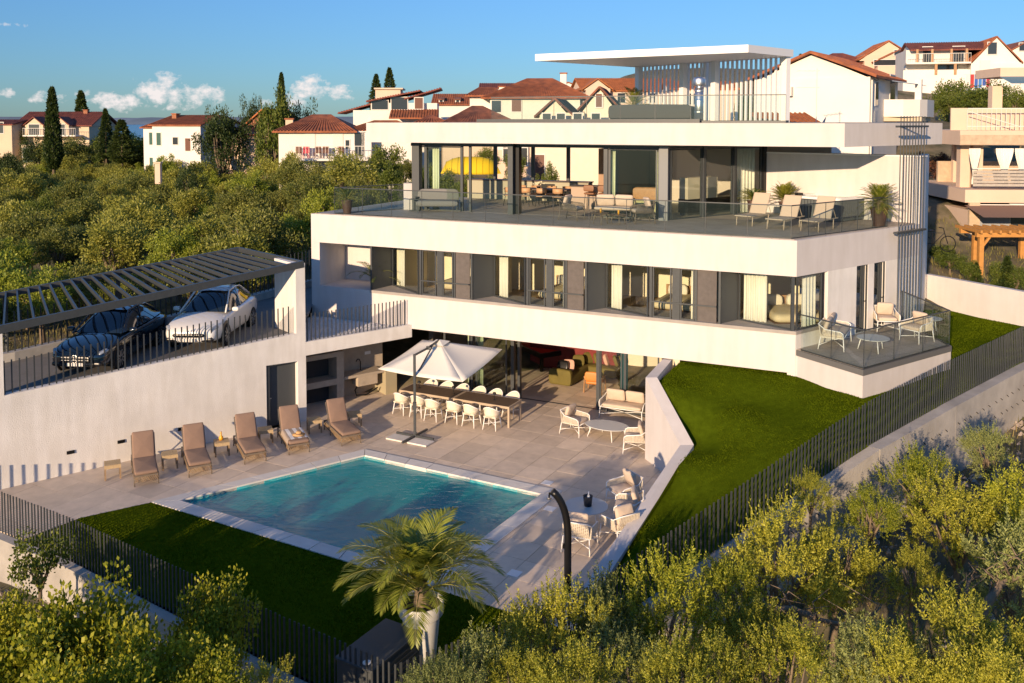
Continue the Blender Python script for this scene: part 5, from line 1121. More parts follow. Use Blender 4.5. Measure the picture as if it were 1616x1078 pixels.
# ================================================================== VEGETATION
def leafmat(name, c1, c2, rough=0.55, trans=0.35, ao=None):
    m = bpy.data.materials.new(name); m.use_nodes = True; nt = m.node_tree; b = nt.nodes['Principled BSDF']; L = nt.links.new
    g = nt.nodes.new('ShaderNodeNewGeometry'); oi = nt.nodes.new('ShaderNodeObjectInfo'); ad = nt.nodes.new('ShaderNodeMath'); ad.operation = 'ADD'; fr = nt.nodes.new('ShaderNodeMath'); fr.operation = 'MULTIPLY_ADD'
    fr.inputs[1].default_value = 0.45; fr.inputs[2].default_value = -0.22
    L(oi.outputs['Random'], fr.inputs[0]); L(g.outputs['Random Per Island'], ad.inputs[0]); L(fr.outputs[0], ad.inputs[1])
    r = nt.nodes.new('ShaderNodeValToRGB'); r.color_ramp.elements[0].color = (*c1, 1); r.color_ramp.elements[1].color = (*c2, 1); L(ad.outputs[0], r.inputs[0]); L(r.outputs[0], b.inputs['Base Color'])
    b.inputs['Roughness'].default_value = rough; b.inputs['Specular IOR Level'].default_value = 0.4
    tr = nt.nodes.new('ShaderNodeBsdfTranslucent'); L(r.outputs[0], tr.inputs[0]); mx = nt.nodes.new('ShaderNodeMixShader'); mx.inputs[0].default_value = trans; o = nt.nodes['Material Output']
    L(b.outputs[0], mx.inputs[1]); L(tr.outputs[0], mx.inputs[2]); L(mx.outputs[0], o.inputs[0]); MAT[name] = m; return m
OLV = leafmat('olive_leaf', (0.115,0.145,0.012), (0.55,0.52,0.06))
OLV_D = leafmat('grove_leaf', (0.105,0.135,0.018), (0.43,0.41,0.07))
MAPLE = leafmat('yellow_green_leaf', (0.125,0.165,0.009), (0.42,0.40,0.028))
DARKG = leafmat('dark_evergreen_leaf', (0.022,0.045,0.010), (0.08,0.11,0.022))
MIDG = leafmat('mid_green_leaf', (0.06,0.10,0.012), (0.19,0.22,0.03))
PALMG = leafmat('palm_leaf', (0.12,0.17,0.018), (0.34,0.36,0.05), 0.4)
CYC = leafmat('cycad_leaf', (0.04,0.08,0.016), (0.12,0.16,0.03), 0.4)
LIMEP = leafmat('lime_palm_leaf', (0.13,0.16,0.015), (0.30,0.30,0.04), 0.4)
BOUG = leafmat('reddish_leaf', (0.05,0.05,0.01), (0.22,0.08,0.05))
BARK = mat('olive_bark', (0.20,0.15,0.10), 0.95, bump=0.8, bscale=15, var=0.35, vscale=5)
def leaf_quads(C, Dn, Ln, Wd, rs):
    """rhombic leaves: centres C, unit axes Dn"""
    n = len(C); R = rs.normal(0, 1, (n, 3)); Sd = np.cross(Dn, R); Sd /= np.linalg.norm(Sd, axis=1, keepdims=True)+1e-9
    Ln = np.broadcast_to(np.asarray(Ln), (n,))[:, None]; Wd = np.broadcast_to(np.asarray(Wd), (n,))[:, None]
    V = np.zeros((n, 4, 3)); V[:, 0] = C; V[:, 1] = C+Dn*Ln*0.5+Sd*Wd*0.5; V[:, 2] = C+Dn*Ln; V[:, 3] = C+Dn*Ln*0.5-Sd*Wd*0.5
    return V.reshape(-1, 3)
def qmesh(name, V, m):
    o = fastmesh(name, V, 4, m); me = o.data; bpy.data.objects.remove(o); return me
def unit(a): return a/(np.linalg.norm(a, axis=1, keepdims=True)+1e-9)
def clump_crown(name, m, seed, ncl=46, per=150, leaf=0.085, wid=0.6, flat=0.8, cs=0.30, hollow=0.55, low=0.3):
    """unit crown from many leafy clumps over an uneven ellipsoid"""
    rs = np.random.default_rng(seed); d = unit(rs.normal(0, 1, (ncl, 3))); d[:, 2] = np.where(rs.random(ncl) < low, -0.75, 1.0)*np.abs(d[:, 2]); d = unit(d)
    rad = rs.uniform(hollow, 1.0, ncl)[:, None]*np.array([[1, 1, flat]])*(1+0.18*np.sin(3*np.arctan2(d[:, 1], d[:, 0])+seed))[:, None]
    cc = d*rad*0.82; sz = rs.uniform(0.55, 1.25, ncl)*cs
    P = np.repeat(cc, per, 0); s = np.repeat(sz, per)[:, None]; q = unit(rs.normal(0, 1, (ncl*per, 3))); q[:, 2] = q[:, 2]*0.8+0.12
    P = P+q*s*rs.uniform(0.35, 1.0, (ncl*per, 1)); Dn = unit(q+rs.normal(0, 0.7, P.shape)+np.array([[0, 0, 0.35]]))
    return qmesh(name, leaf_quads(P, Dn, leaf*rs.uniform(0.6, 1.3, len(P)), leaf*wid*rs.uniform(0.7, 1.2, len(P)), rs), m)
def shoot_crown(name, m, seed, ncl=40, nsh=15, per=26, leaf=0.050, wid=0.36, flat=0.82):
    """unit crown of rounded clumps, each a tuft of short upright leafy shoots"""
    rs = np.random.default_rng(seed); d = unit(rs.normal(0, 1, (ncl, 3))); d[:, 2] = np.where(rs.random(ncl) < 0.40, -0.75, 1.0)*np.abs(d[:, 2]); d = unit(d)
    lump = 1+0.20*np.sin(2.6*np.arctan2(d[:, 1], d[:, 0])+seed)
    cc = d*(rs.uniform(0.40, 0.86, ncl)*lump)[:, None]*np.array([[1, 1, flat]]); cs = rs.uniform(0.10, 0.22, ncl)
    C = np.repeat(cc, nsh, 0); s0 = np.repeat(cs, nsh)[:, None]; D = np.repeat(d, nsh, 0); q = unit(rs.normal(0, 1, C.shape)); n = len(C)
    st = C+q*s0*rs.uniform(0.2, 1.0, (n, 1)); ax = unit(D*0.5+q*0.45+np.array([[0, 0, 0.62]])); Ls = rs.uniform(0.14, 0.34, n)*np.repeat(rs.uniform(0.8, 1.3, ncl), nsh)
    t = np.tile(np.linspace(0.02, 1.0, per), n); A = np.repeat(ax, per, 0); Bd = np.repeat(unit(rs.normal(0, 1, (n, 3))), per, 0); LL = np.repeat(Ls, per)
    P = np.repeat(st, per, 0)+A*(t*LL)[:, None]+Bd*(0.15*t**2*LL)[:, None]
    side = unit(np.cross(A, rs.normal(0, 1, A.shape))); Dn = unit(A*0.6+side*(1.1-0.5*t)[:, None]+rs.normal(0, 0.15, A.shape))
    return qmesh(name, leaf_quads(P, Dn, leaf*rs.uniform(0.6, 1.25, len(P)), leaf*wid*rs.uniform(0.8, 1.2, len(P)), rs), m)
def limb_mesh(name, seed, n=9):
    """limbs spreading from a fork inside a unit crown"""
    r_ = random.Random(seed); mb = MB(); fork = Vector((0, 0, -0.62))
    for k in range(n):
        a = 2*pi*k/n+r_.uniform(-.3,.3); e = r_.uniform(0.15,1.2); tip = Vector((cos(a)*cos(e), sin(a)*cos(e), sin(e)*0.7))*r_.uniform(0.4,0.62); mid = fork.lerp(tip,0.5)+Vector((r_.uniform(-.1,.1),r_.uniform(-.1,.1),r_.uniform(-.05,.1)))
        mb.ptube([fork-Vector((0,0,0.06)), mid, tip], [0.05,0.03,0.010], 6)
        for j in range(2): t2 = mid.lerp(tip, r_.random())+Vector((r_.uniform(-.15,.15),r_.uniform(-.15,.15),r_.uniform(0,.15))); mb.ptube([mid.lerp(tip,0.2), t2], [0.015,0.005], 5)
    return mb.mesh(name, BARK, True)
def stem_mesh(i):
    vs = []; cs = [(0.9*i-0.8,0.5,-1.0,1.3),(0.4*i-0.3,-0.3,-0.6,1.05),(0.2,0.3*i-0.2,-0.25,0.95),(0,0,0.04,0.8)]
    for x, y, z, r in cs: vs += [(x+r*cos(2*pi*k/8), y+r*sin(2*pi*k/8), z) for k in range(8)]
    return MB().add(vs, [(j*8+k, j*8+(k+1) % 8, (j+1)*8+(k+1) % 8, (j+1)*8+k) for j in range(3) for k in range(8)]).mesh('trunk', BARK, True)
STEM = [stem_mesh(i) for i in range(3)]
OLV2 = leafmat('grey_olive_leaf', (0.085,0.115,0.03), (0.39,0.42,0.13))
OLV3 = leafmat('fresh_olive_leaf', (0.115,0.16,0.010), (0.50,0.50,0.045))
SHOOT = [shoot_crown('crown', (OLV, OLV2, OLV3)[i % 3], 100+i) for i in range(7)]
MAPC = [clump_crown('crown', MAPLE, 200+i, 60, 170, 0.06, 0.85, 0.85, 0.30, 0.4) for i in range(3)]
FIGC = [clump_crown('crown', MIDG, 260+i, 26, 60, 0.10, 0.8, 0.8, 0.30, 0.5) for i in range(2)]
GRV2 = leafmat('grove_leaf_bright', (0.11,0.165,0.014), (0.40,0.43,0.05)); GRV3 = leafmat('grove_leaf_dark', (0.07,0.10,0.016), (0.28,0.28,0.06))
GROVE = [clump_crown('crown', (OLV_D, GRV2, OLV_D, GRV3, GRV2, OLV_D, GRV3, OLV_D)[i], 300+i, 34+3*i, 190, 0.075, 0.42, 0.78, 0.24+0.02*(i % 4), 0.5) for i in range(8)]
ROUND = [clump_crown('crown', MIDG, 400+i, 60, 110, 0.075, 0.6, 0.85, 0.28, 0.6) for i in range(3)]
DARKC = [clump_crown('crown', DARKG, 440+i, 60, 110, 0.075, 0.5, 0.9, 0.27, 0.6) for i in range(3)]
LIMB = [limb_mesh('branches', 500+i) for i in range(4)]
def tree(name, label, px, py, Y, rpx, crowns, group, cat='tree', hz=1.0, full=0.0, zc=None, X=None):
    if zc is None: c = ony(px, py, Y)
    else: c = Vector((X, Y, zc))
    R = rpx/FPX*Y if rpx > 8 else rpx; g = gz(c.x, c.y); r = thing(name, label, cat, (c.x, c.y, g-0.05), random.uniform(0, 6.28), group)
    h = max(c.z-g, R*0.5)
    if full:                     # crown reaches down towards the ground
        top = h+R*0.95; bot = max(0.0, top-2*R*full); bot = 0.15 if full > 4 else bot; h = (top+bot)/2; hz = max(0.6, (top-bot)/2/R)
    shared('crown', random.choice(crowns), r, (0, 0, h), (0, 0, random.uniform(0, 6.28)), (R*random.uniform(.94,1.06), R*random.uniform(.94,1.06), R*hz))
    shared('branches', random.choice(LIMB), r, (0, 0, h), (0, 0, random.uniform(0, 6.28)), (R, R, R*hz))
    zf = max(0.15, h-0.6*R*hz); shared('trunk', random.choice(STEM), r, (0, 0, zf), (0, 0, random.uniform(0, 6.28)), (0.07*R, 0.07*R, zf+0.2))
    return r
GF = 'olive bushes in the lower right foreground'
BL_ = ['olive bush at the foot of the outdoor shower column', 'olive bush right of the shower column at the fence corner', 'olive bush right of the white palm pot at the bottom edge', 'small olive bush hiding the base of the white palm pot', 'rounded olive bush where the right fence begins', 'olive bush at the bottom edge below the shower column', 'widest olive bush in front of the right retaining wall', 'olive bush right of the widest one by the retaining wall', 'low olive bush left of the widest one below the fence', 'small olive bush against the sunlit part of the concrete wall', 'olive bush casting its shadow on the concrete wall', 'olive bush on the rubble right of the concrete wall', 'tall olive bush at the right edge below the fence', 'large olive bush at the right edge halfway down', 'olive bush at the bottom edge with bare limbs below the widest bush', 'olive bush at the bottom edge right of the fork of bare limbs', 'broad olive bush at the bottom edge left of the corner', 'olive bush filling the lower right corner', 'olive bush at the bottom edge in the middle of the right half', 'small olive bush in the dark hollow on the right', 'smallest olive bush right beneath the post fence', 'small olive bush high on the rubble slope','olive bush low at the bottom edge right of the shower','olive bush low at the bottom edge right of the pot','small olive bush below the widest bush','olive bush between pot and shower at the bottom','olive bush at the bottom edge below the dark hollow','olive bush at the bottom edge near the right corner']
for kx, (px, py, Y, rp) in enumerate(((868,1000,16.4,88),(950,985,17.0,86),(760,1060,15.0,86),(700,1075,14.4,60),(1058,965,17.2,96),(1010,1070,14.8,92),(1232,885,18.6,104),(1318,878,19.0,80),(1160,930,17.8,70),(1375,800,20.2,52),(1452,758,21.6,64),(1512,815,20.0,80),(1606,790,19.8,84),(1612,905,17.4,100),(1240,1050,14.6,84),(1372,1040,14.6,86),(1500,1020,15.0,98),(1612,1055,14.2,92),(1130,1062,14.4,74),(1440,900,18.4,52),(1280,770,20.6,38),(1560,700,22.8,46),(1075,1082,13.8,80),(905,1085,14.0,80),(1195,985,16.2,62),(820,1060,14.7,62),(1430,1075,13.8,80),(1560,1090,13.4,90))):
    tree('olive_bush', BL_[kx], px, py, Y, rp*(1.12 if Y < 18 else 0.98), SHOOT, GF, 'bush', full=1.22)
GM = 'yellow green trees in the lower left foreground'
ML_ = ['largest yellow green tree below the front fence at left', 'yellow green tree in the lower left corner', 'yellow green tree right of the largest one at the bottom left', 'yellow green tree cut by the left edge', 'low yellow green tree at the bottom edge under the darker tree', 'yellow green tree crown at the very bottom left']
for kx, (px, py, Y, rp) in enumerate(((135,1015,15.2,120),(50,1050,14.6,110),(232,1055,14.4,105),(5,985,15.6,75),(330,1075,13.8,70),(110,1110,13.0,110))):
    tree('leafy_tree', ML_[kx], px, py, Y, rp*1.05, MAPC, GM, full=1.4)
tree('leafy_tree', 'darker tree with sunlit top rising through the front fence', 335, 965, 16.6, 78, MAPC, None, full=1.6)
tree('leafy_tree', 'darker tree lower down against the front retaining wall', 322, 1035, 15.6, 74, MAPC, None, full=1.6)
tree('fig_shrub', 'open branched fig shrub in front of the fence at the left edge', 62, 868, 20.6, 52, FIGC, None, 'bush', full=1.3)
tree('olive_bush', 'small olive bush at the bottom edge left of the cabinet', 415, 1070, 14.2, 48, SHOOT, None, 'bush', full=1.5)
# trees below and left of the picture whose shadows lie on the lawn
for X, Y, z, R in ((-10.6,14.8,1.3,1.7),(-12.6,13.6,1.5,1.9),(-6.5,12.0,0.9,2.0),(-9.5,12.6,1.2,2.1),(-3.6,10.6,0.4,1.9),(0.5,10.0,-0.1,1.8)):
    tree('leafy_tree', 'bushy tree on the slope below the lower left of the picture', 0, 0, Y, R, MAPC, 'trees below the picture', zc=z, X=X)
for X, Y, R in ((13.5,19.0,1.5),(15.5,21.5,1.3),(16.0,16.5,1.7),(18.5,19.5,1.6),(20.5,23.0,1.4),(22.0,18.0,1.8),(18.0,25.0,1.0),(23.0,26.5,1.5),(19.0,14.0,1.8),(25.0,22.0,1.7),(24.5,31.0,1.6),(27.0,35.5,1.8),(26.5,28.0,1.3),(29.0,40.0,1.9),(30.0,31.0,1.8)):
    tree('olive_bush', 'olive bush on the slope outside the right edge of the picture', 0, 0, Y, R, SHOOT, 'olive bushes right of the picture', 'bush', zc=gz(X, Y)+R*0.8, X=X, full=1.2)
for X, Y, R in ((38,62,2.4),(42,66,2.6),(36,70,2.2),(46,58,2.5),(50,72,2.8),(41,80,2.6),(33,52,2.2),(48,86,2.7),(30,48,1.9),(56,64,2.8)):
    tree('garden_tree', 'green tree on the hillside outside the right edge of the picture', 0, 0, Y, R, ROUND, 'trees on the hillside right of the picture', zc=gz(X, Y)+R*0.8, X=X, full=9)
def limb(label, P, r0):
    pts = [ony(x, y, Y) for x, y, Y in P]; o = pts[0]; r = thing('bare_limb', label, 'branch', (o.x, o.y, gz(o.x, o.y))); b0 = Vector(r.location)
    MB().ptube([p-b0 for p in pts], [r0*(1-0.6*i/(len(pts)-1)) for i in range(len(pts))], 8).build('main_limb', BARK, r, smooth=True); rr_ = random.Random(len(label)); tw = MB()
    for k in range(9): i = rr_.randrange(1, len(pts)); q = pts[i]-b0; tw.ptube([q, q+Vector((rr_.uniform(-.3,.3),rr_.uniform(-.2,.2),rr_.uniform(0.05,.4))), q+Vector((rr_.uniform(-.5,.5),rr_.uniform(-.3,.3),rr_.uniform(0.2,.6)))], [r0*0.3,r0*0.18,0.004], 5)
    t = tw.build('twigs', BARK, r, smooth=True); t['kind'] = 'stuff'
limb('crooked bare limb under the widest olive bush', ((1190,952,16.9),(1225,962,16.8),(1250,960,16.7),(1290,978,16.6),(1330,986,16.5),(1372,978,16.6)), 0.075)
limb('lower crooked bare limb near the bottom of the right foreground', ((1215,1010,15.8),(1245,1006,15.8),(1265,1016,15.7),(1285,1040,15.5),(1300,1055,15.4)), 0.06)
limb('bare leaning trunk in the dark hollow on the right', ((1548,985,16.6),(1560,950,16.7),(1578,922,16.8),(1596,915,16.9),(1625,900,17.0)), 0.10)
limb('thin bare trunk left of the leaning one', ((1520,975,17.0),(1524,940,17.1),(1530,915,17.2),(1560,905,17.3)), 0.06)
# olive grove left of the villa
GG = 'olive trees of the grove'
placed = []; rg_ = random.Random(5)
def try_tree(x, y, dmin):
    for a, b_ in placed:
        if (a-x)**2+(b_-y)**2 < dmin*dmin: return False
    placed.append((x, y)); return True
for k in range(5000):
    Y = rg_.uniform(31, 112); X = rg_.uniform(-0.60, 0.02)*Y
    # keep clear of drive, villa and houses
    u = X+8.5-(Y-40)*(0.62 if Y < 40 else 0.12)
    if Y < 41 and X > -18.9+(Y-28.5)*0.86-1.7: continue
    if Y >= 41 and X > -11.5+(Y-41)*0.10: continue
    if Y > 76 and X > -0.17*Y: continue
    d = 2.35 if Y < 60 else 3.1
    if not try_tree(X, Y, d): continue
    R = rg_.choice((0.9,1.2,1.5,1.5,1.8,2.1,2.4)) if Y < 80 else rg_.uniform(1.4,2.6); g = terr(X, Y); zc = g+R*0.62+rg_.uniform(0.1, 1.0)
    tree('olive_tree', 'grey green olive tree in the dense grove left of the villa', 0, 0, Y, R, GROVE, GG, zc=zc, X=X)
for k in range(34):
    px_ = 5+k*14+rg_.uniform(-6,6); Y = rg_.uniform(112,150); c = ony(px_, rg_.uniform(222,238), Y)
    if k in (6,7,8,15,16,17,18): Y = 112; c = ony(px_, 244, Y)
    tree('garden_tree', 'tree in the green belt between the far left houses', 0, 0, Y, rg_.uniform(1.8,3.2), (ROUND, DARKC, GROVE)[k % 3], 'trees between the far left houses', zc=c.z, X=c.x, full=9)
for k, (px, py, Y, rp) in enumerate(((60,330,58,34),(170,300,68,30),(300,285,66,30),(410,300,60,28),(250,345,52,34),(120,380,46,38),(400,370,47,34),(20,400,42,38))):
    tree('garden_tree', ('broad green tree standing out of the grove at the far left','broad green tree in the upper middle of the grove','broad green tree below the white house','broad green tree in the grove left of the villa corner','broad green tree in the middle of the grove','broad green tree above the left half of the pergola','broad green tree behind the right end of the pergola','broad green tree behind the left end of the pergola')[k], px, py, Y, rp, (ROUND, GROVE, DARKC)[k % 3], 'larger trees in the grove', full=1.3)
# conifers and garden trees behind
def conifer_mesh(name, m, seed, n=5200, wid=0.2, power=0.8, leaf=0.035, layers=0):
    rs = np.random.default_rng(seed); z = rs.random(n)**1.15; r0 = wid*(1-z)**power*(0.35+0.65*np.minimum(1, z*6)); 
    if layers: r0 = r0*(0.55+0.45*np.abs(np.sin(z*layers*pi+rs.normal(0, 0.3, n))))
    a = rs.uniform(0, 2*pi, n); r1 = r0*rs.uniform(0.65, 1.08, n)*(1+0.12*np.sin(5*a+z*17)); P = np.c_[r1*np.cos(a), r1*np.sin(a), z]
    Dn = unit(np.c_[np.cos(a)*0.5, np.sin(a)*0.5, np.full(n, 0.8 if not layers else 0.1)]+rs.normal(0, 0.25, (n, 3))); return qmesh(name, leaf_quads(P, Dn, leaf*rs.uniform(.7,1.3,n), leaf*0.5, rs), m)
CYP = conifer_mesh('crown', DARKG, 1, 6000, 0.105, 0.55); PINE = [conifer_mesh('crown', DARKG, 2+i, 5000, 0.26, 0.8, 0.05, 9) for i in range(2)]
TRK = MB().tube((0,0,-0.1),(0,0,0.7),0.02,0.006,7).mesh('trunk', BARK, True)
def conifer(name, label, px, ytop, ybase, Y, me, w=1.0):
    t = ony(px, ytop, Y); b_ = ony(px, ybase, Y); h = t.z-b_.z; r = thing(name, label, 'tree', (b_.x, Y, b_.z)); shared('crown', me, r, (0,0,0), (0,0,random.uniform(0,6)), (h*w,h*w,h)); shared('trunk', TRK, r, (0,0,0), (0,0,0), (h,h,h))
conifer('cypress_tree', 'tall slender dark cypress at the left edge of the grove', 85, 140, 268, 104, CYP, 1.0)
conifer('pine_tree', 'dark conifer rising behind the cream house on the left', 130, 145, 240, 138, PINE[0], 0.85)
conifer('pine_tree', 'smaller conifer between cypress and white house', 168, 173, 250, 112, PINE[1], 0.8)
conifer('pine_tree', 'broad dark conifer directly left of the white house', 193, 190, 256, 108, PINE[0], 1.5)
conifer('cypress_tree', 'thin cypress standing in the tree clump left of the villa roof', 445, 116, 200, 92, CYP, 0.9)
conifer('pine_tree', 'left dark pine above the rooftops behind the villa', 594, 118, 175, 120, PINE[1], 1.0)
conifer('pine_tree', 'right dark pine above the rooftops behind the villa', 615, 108, 175, 121, PINE[0], 0.9)
conifer('cypress_tree', 'distant cypress between roof canopy and right hand white house', 1263, 86, 130, 110, CYP, 1.6)
for l, px, py, Y, rp, cr in (('dark round tree beside the white house behind the grove',352,210,94,46,DARKC),('dark upper tree above the round one beside the white house',345,178,97,22,DARKC),('dark bushy tree beside the brick house',398,160,120,20,DARKC),
    ('large green tree with ragged crown left of the villa roof',432,165,90,34,ROUND),('dark green tree right of the thin cypress',475,172,93,28,DARKC),('tree low behind the brick house',420,185,95,22,DARKC),
    ('bushy green tree beside the low tiled house',605,250,66,34,ROUND),('green shrub in front of the low tiled house terrace',545,262,62,34,GROVE),('round shrub left of the low tiled house',460,252,70,26,GROVE),('dense shrub behind the left end of the upper terrace',620,282,58,30,ROUND),
    ('green shrub behind the terrace planter',575,300,52,34,GROVE),('low green shrub beyond the glass balustrade',510,320,48,36,GROVE),('dark green bush near the left edge houses',10,262,84,30,DARKC),('shrub at the foot of the white house',262,262,88,26,GROVE)):
    tree('garden_tree', l, px, py, Y, rp*1.1, cr, None, full=9)
for k, (px, py, Y, rp, cr) in enumerate(((740,292,57,26,ROUND),(705,285,60,26,ROUND),(775,292,58,24,ROUND),(812,246,66,20,ROUND),(770,248,70,22,ROUND),(850,288,60,16,ROUND),(868,262,60,16,ROUND),(800,288,60,20,ROUND),(672,270,62,22,ROUND))):
    tree('garden_shrub', 'green '+['shrub under the yellow awning', 'shrub left under the yellow awning', 'shrub right under the yellow awning', 'tree right above the yellow awning', 'tree left above the yellow awning', 'low shrub behind the dining table', 'shrub beside the neighbour door behind the cabinet wall', 'shrub between awning and dark column', 'shrub behind the green curtain'][k]+' seen through the upper living room', px, py, Y, rp, cr, 'shrubs behind the upper living room', 'bush', full=9)
RL_ = ['uppermost green tree left of the laundry', 'green tree right below the laundry', 'green tree beside the neighbour terrace', 'green tree behind the curved balcony', 'green tree at the right edge above the neighbour railing', 'green tree behind the neighbour column', 'olive tree below the wooden balconies', 'dark tree behind the middle of the canopy slats', 'dark tree behind the left canopy slats', 'dark tree behind the right canopy post', 'green tree behind the neighbour curtains']
GR = 'green trees on the slope behind the right hand houses'
for kx, (px, py, Y, rp, cr) in enumerate(((1500,150,86,34,ROUND),(1525,190,80,36,ROUND),(1545,235,70,32,ROUND),(1505,215,72,30,ROUND),(1600,150,75,22,ROUND),(1590,185,66,24,ROUND),(1500,180,76,28,GROVE),(1215,140,74,26,DARKC),(1180,160,72,24,DARKC),(1235,165,70,22,DARKC),(1610,250,60,18,ROUND))):
    tree('garden_tree', RL_[kx], px, py, Y, rp*1.1, cr, GR, full=9)
for l, px, py, Y, rp in (('reddish flowering shrub behind the right end of the villa',1490,262,56,30),('reddish shrub below the right hand white house',1455,258,58,26)):
    tree('flowering_shrub', l, px, py, Y, rp, [clump_crown('crown', BOUG, 700, 50, 100, 0.075, 0.6, 0.85, 0.28, 0.6)], None, 'bush', full=9)
for kx, (px, py, Y, rp) in enumerate(((1500,418,40.5,26),(1530,425,39.6,22),(1578,425,38.8,22),(1605,432,38.2,20),(1485,405,42,24))):
    tree('garden_conifer', 'light green '+['shrub behind the left end of the white garden wall', 'second shrub behind the white garden wall', 'shrub at the timber pergola post', 'shrub behind the garden wall at the right edge', 'shrub right beside the rod screen'][kx], px, py, Y, rp, ROUND, 'shrubs behind the white garden wall', 'bush', full=9)
conifer('young_conifer', 'young pale conifer behind the right end of the garden wall', 1588, 405, 465, 38.5, PINE[1], 1.2); conifer('young_conifer', 'young pale conifer beside the wooden pergola posts', 1540, 415, 455, 39.5, PINE[0], 1.2)
# palms and pot plants --------------------------------------------------------
def frond(V, base, azm, el, L, m_seed, nl=34, leaf=0.34, droop=1.1, wid=0.028, vee=0.5):
    rs = random.Random(m_seed); p = Vector(base); pts = []; e = el; st = L/14
    for i in range(15):
        pts.append(p.copy()); p = p+Vector((cos(azm)*cos(e), sin(azm)*cos(e), sin(e)))*st; e -= droop*st/L*(0.4+1.3*i/14)
    for i in range(nl):
        t = 0.12+0.88*i/(nl-1); f = t*14; k = min(13, int(f)); q = pts[k].lerp(pts[k+1], f-k); tg = (pts[k+1]-pts[k]).normalized(); sd = tg.cross(Vector((0,0,1))).normalized(); up = sd.cross(tg)
        ll = leaf*(0.55+0.9*sin(pi*min(1,t*0.9+0.08)))*(1-0.45*t**3)
        for s in (-1,1):
            d = (sd*s*0.85+tg*(0.55+0.5*t)+up*vee*(1-t*0.7)+Vector((rs.gauss(0,.06),rs.gauss(0,.06),rs.gauss(0,.06)-0.12))).normalized(); w = tg*wid*0.5
            tip = q+d*ll-Vector((0,0,0.10*ll)); mid = q+d*ll*0.5
            V += [q-w*0.6, mid-w, tip, mid+w]
    return pts
def palm(name, label, loc, potm, pot_prof, nf, L, base_h, leafm, el=(0.1,1.35), leaf=0.34, droop=1.3, nl=34, cat='potted palm', vee=0.5, wid=0.028, rach=True):
    r = thing(name, label, cat, tuple(loc)); hp = max(z for _, z in pot_prof)
    MB().lathe(pot_prof, 32).build('pot', potm, r, smooth=True).data.set_sharp_from_angle(angle=radians(40))
    MB().lathe([(pot_prof[-1][0]*0.98, hp-0.09),(0.001, hp-0.085)], 24).build('soil', SOIL, r)
    V = []; rb = MB(); rs = random.Random(hash(label) % 999 if False else len(label))
    for k in range(nf):
        a = k*2.39996+rs.uniform(-.2,.2); t = k/nf; e = el[0]+(el[1]-el[0])*t**0.8; pts = frond(V, (0.05*cos(a),0.05*sin(a),hp+base_h*(0.35+0.65*t)), a, e, L*rs.uniform(.82,1.08)*(1-0.25*t*t), k, nl, leaf, droop*rs.uniform(.8,1.2), wid, vee)
        if rach: rb.ptube(pts, [0.016-0.0135*i/14 for i in range(15)], 5)
    lf = fastmesh('leaflets', np.array([tuple(v) for v in V]), 4, leafm); lf.parent = r; lf['kind'] = 'stuff'
    if rach: rb.build('fronds', mat('palm_stalk', (0.26,0.25,0.06), 0.6), r, smooth=True)
    if base_h > 0.1: MB().ptube([(0,0,hp-0.1),(0.02,0,hp+base_h*0.5),(0,0,hp+base_h)], [0.16,0.14,0.08], 12).build('trunk', BARK, r)
    return r
palm('potted_palm', 'feathery green palm in a large white pot on the front lawn', (-1.83,18.0,0.0), POTW, [(0.29,0.0),(0.30,0.02),(0.38,0.88),(0.43,0.89),(0.45,0.92),(0.46,1.15),(0.44,1.16),(0.42,1.15),(0.41,1.0)], 42, 1.95, 0.45, PALMG, (0.48,1.42), 0.36, 1.65, 52, wid=0.036)
PB = [(0.15,0),(0.22,0.5),(0.235,0.5),(0.235,0.55),(0.21,0.55),(0.20,0.45)]
palm('potted_cycad', 'dark cycad in a brown pot at the left corner of the upper terrace', onz(548,337,ZF), POTB, PB, 26, 0.85, 0.1, CYC, (0.15,1.3), 0.13, 1.1, 34, 'potted plant', 0.35, 0.014)
palm('potted_cycad', 'dark cycad behind the left sling lounger', onz(1188,338,ZF), POTB, PB, 26, 0.85, 0.1, CYC, (0.1,1.2), 0.13, 1.2, 34, 'potted plant', 0.35, 0.014)
palm('potted_yucca', 'spiky lime green yucca behind the middle sling lounger', onz(1238,340,ZF), POTB, PB, 46, 0.75, 0.25, LIMEP, (-0.1,1.45), 0.16, 0.5, 16, 'potted plant', 0.3, 0.03)
palm('potted_fan_palm', 'bushy fan palm in a tall brown pot beside the hot tub', onz(1387,357,ZF), POTB, [(0.20,0),(0.31,0.62),(0.33,0.62),(0.33,0.68),(0.30,0.68),(0.28,0.55)], 60, 0.8, 0.35, PALMG, (-0.5,1.45), 0.20, 0.7, 14, 'potted plant', 0.3, 0.03)
pl_ = fac(fact(572),0.85); palm('potted_palm', 'thin palm on the loggia ledge at the left end of the bedrooms', (pl_.x,pl_.y,ZS-0.03), POTB, [(0.12,0),(0.17,0.28),(0.16,0.28),(0.15,0.2)], 14, 1.2, 0.1, CYC, (0.3,1.4), 0.22, 1.4, 26, 'potted palm')
palm('potted_palm', 'small bright palm on the roof terrace by the canopy post', (5.9,44.6,ZRT+0.013), POTB, PB, 16, 1.1, 0.5, LIMEP, (0.4,1.45), 0.2, 1.0, 26, 'potted palm')
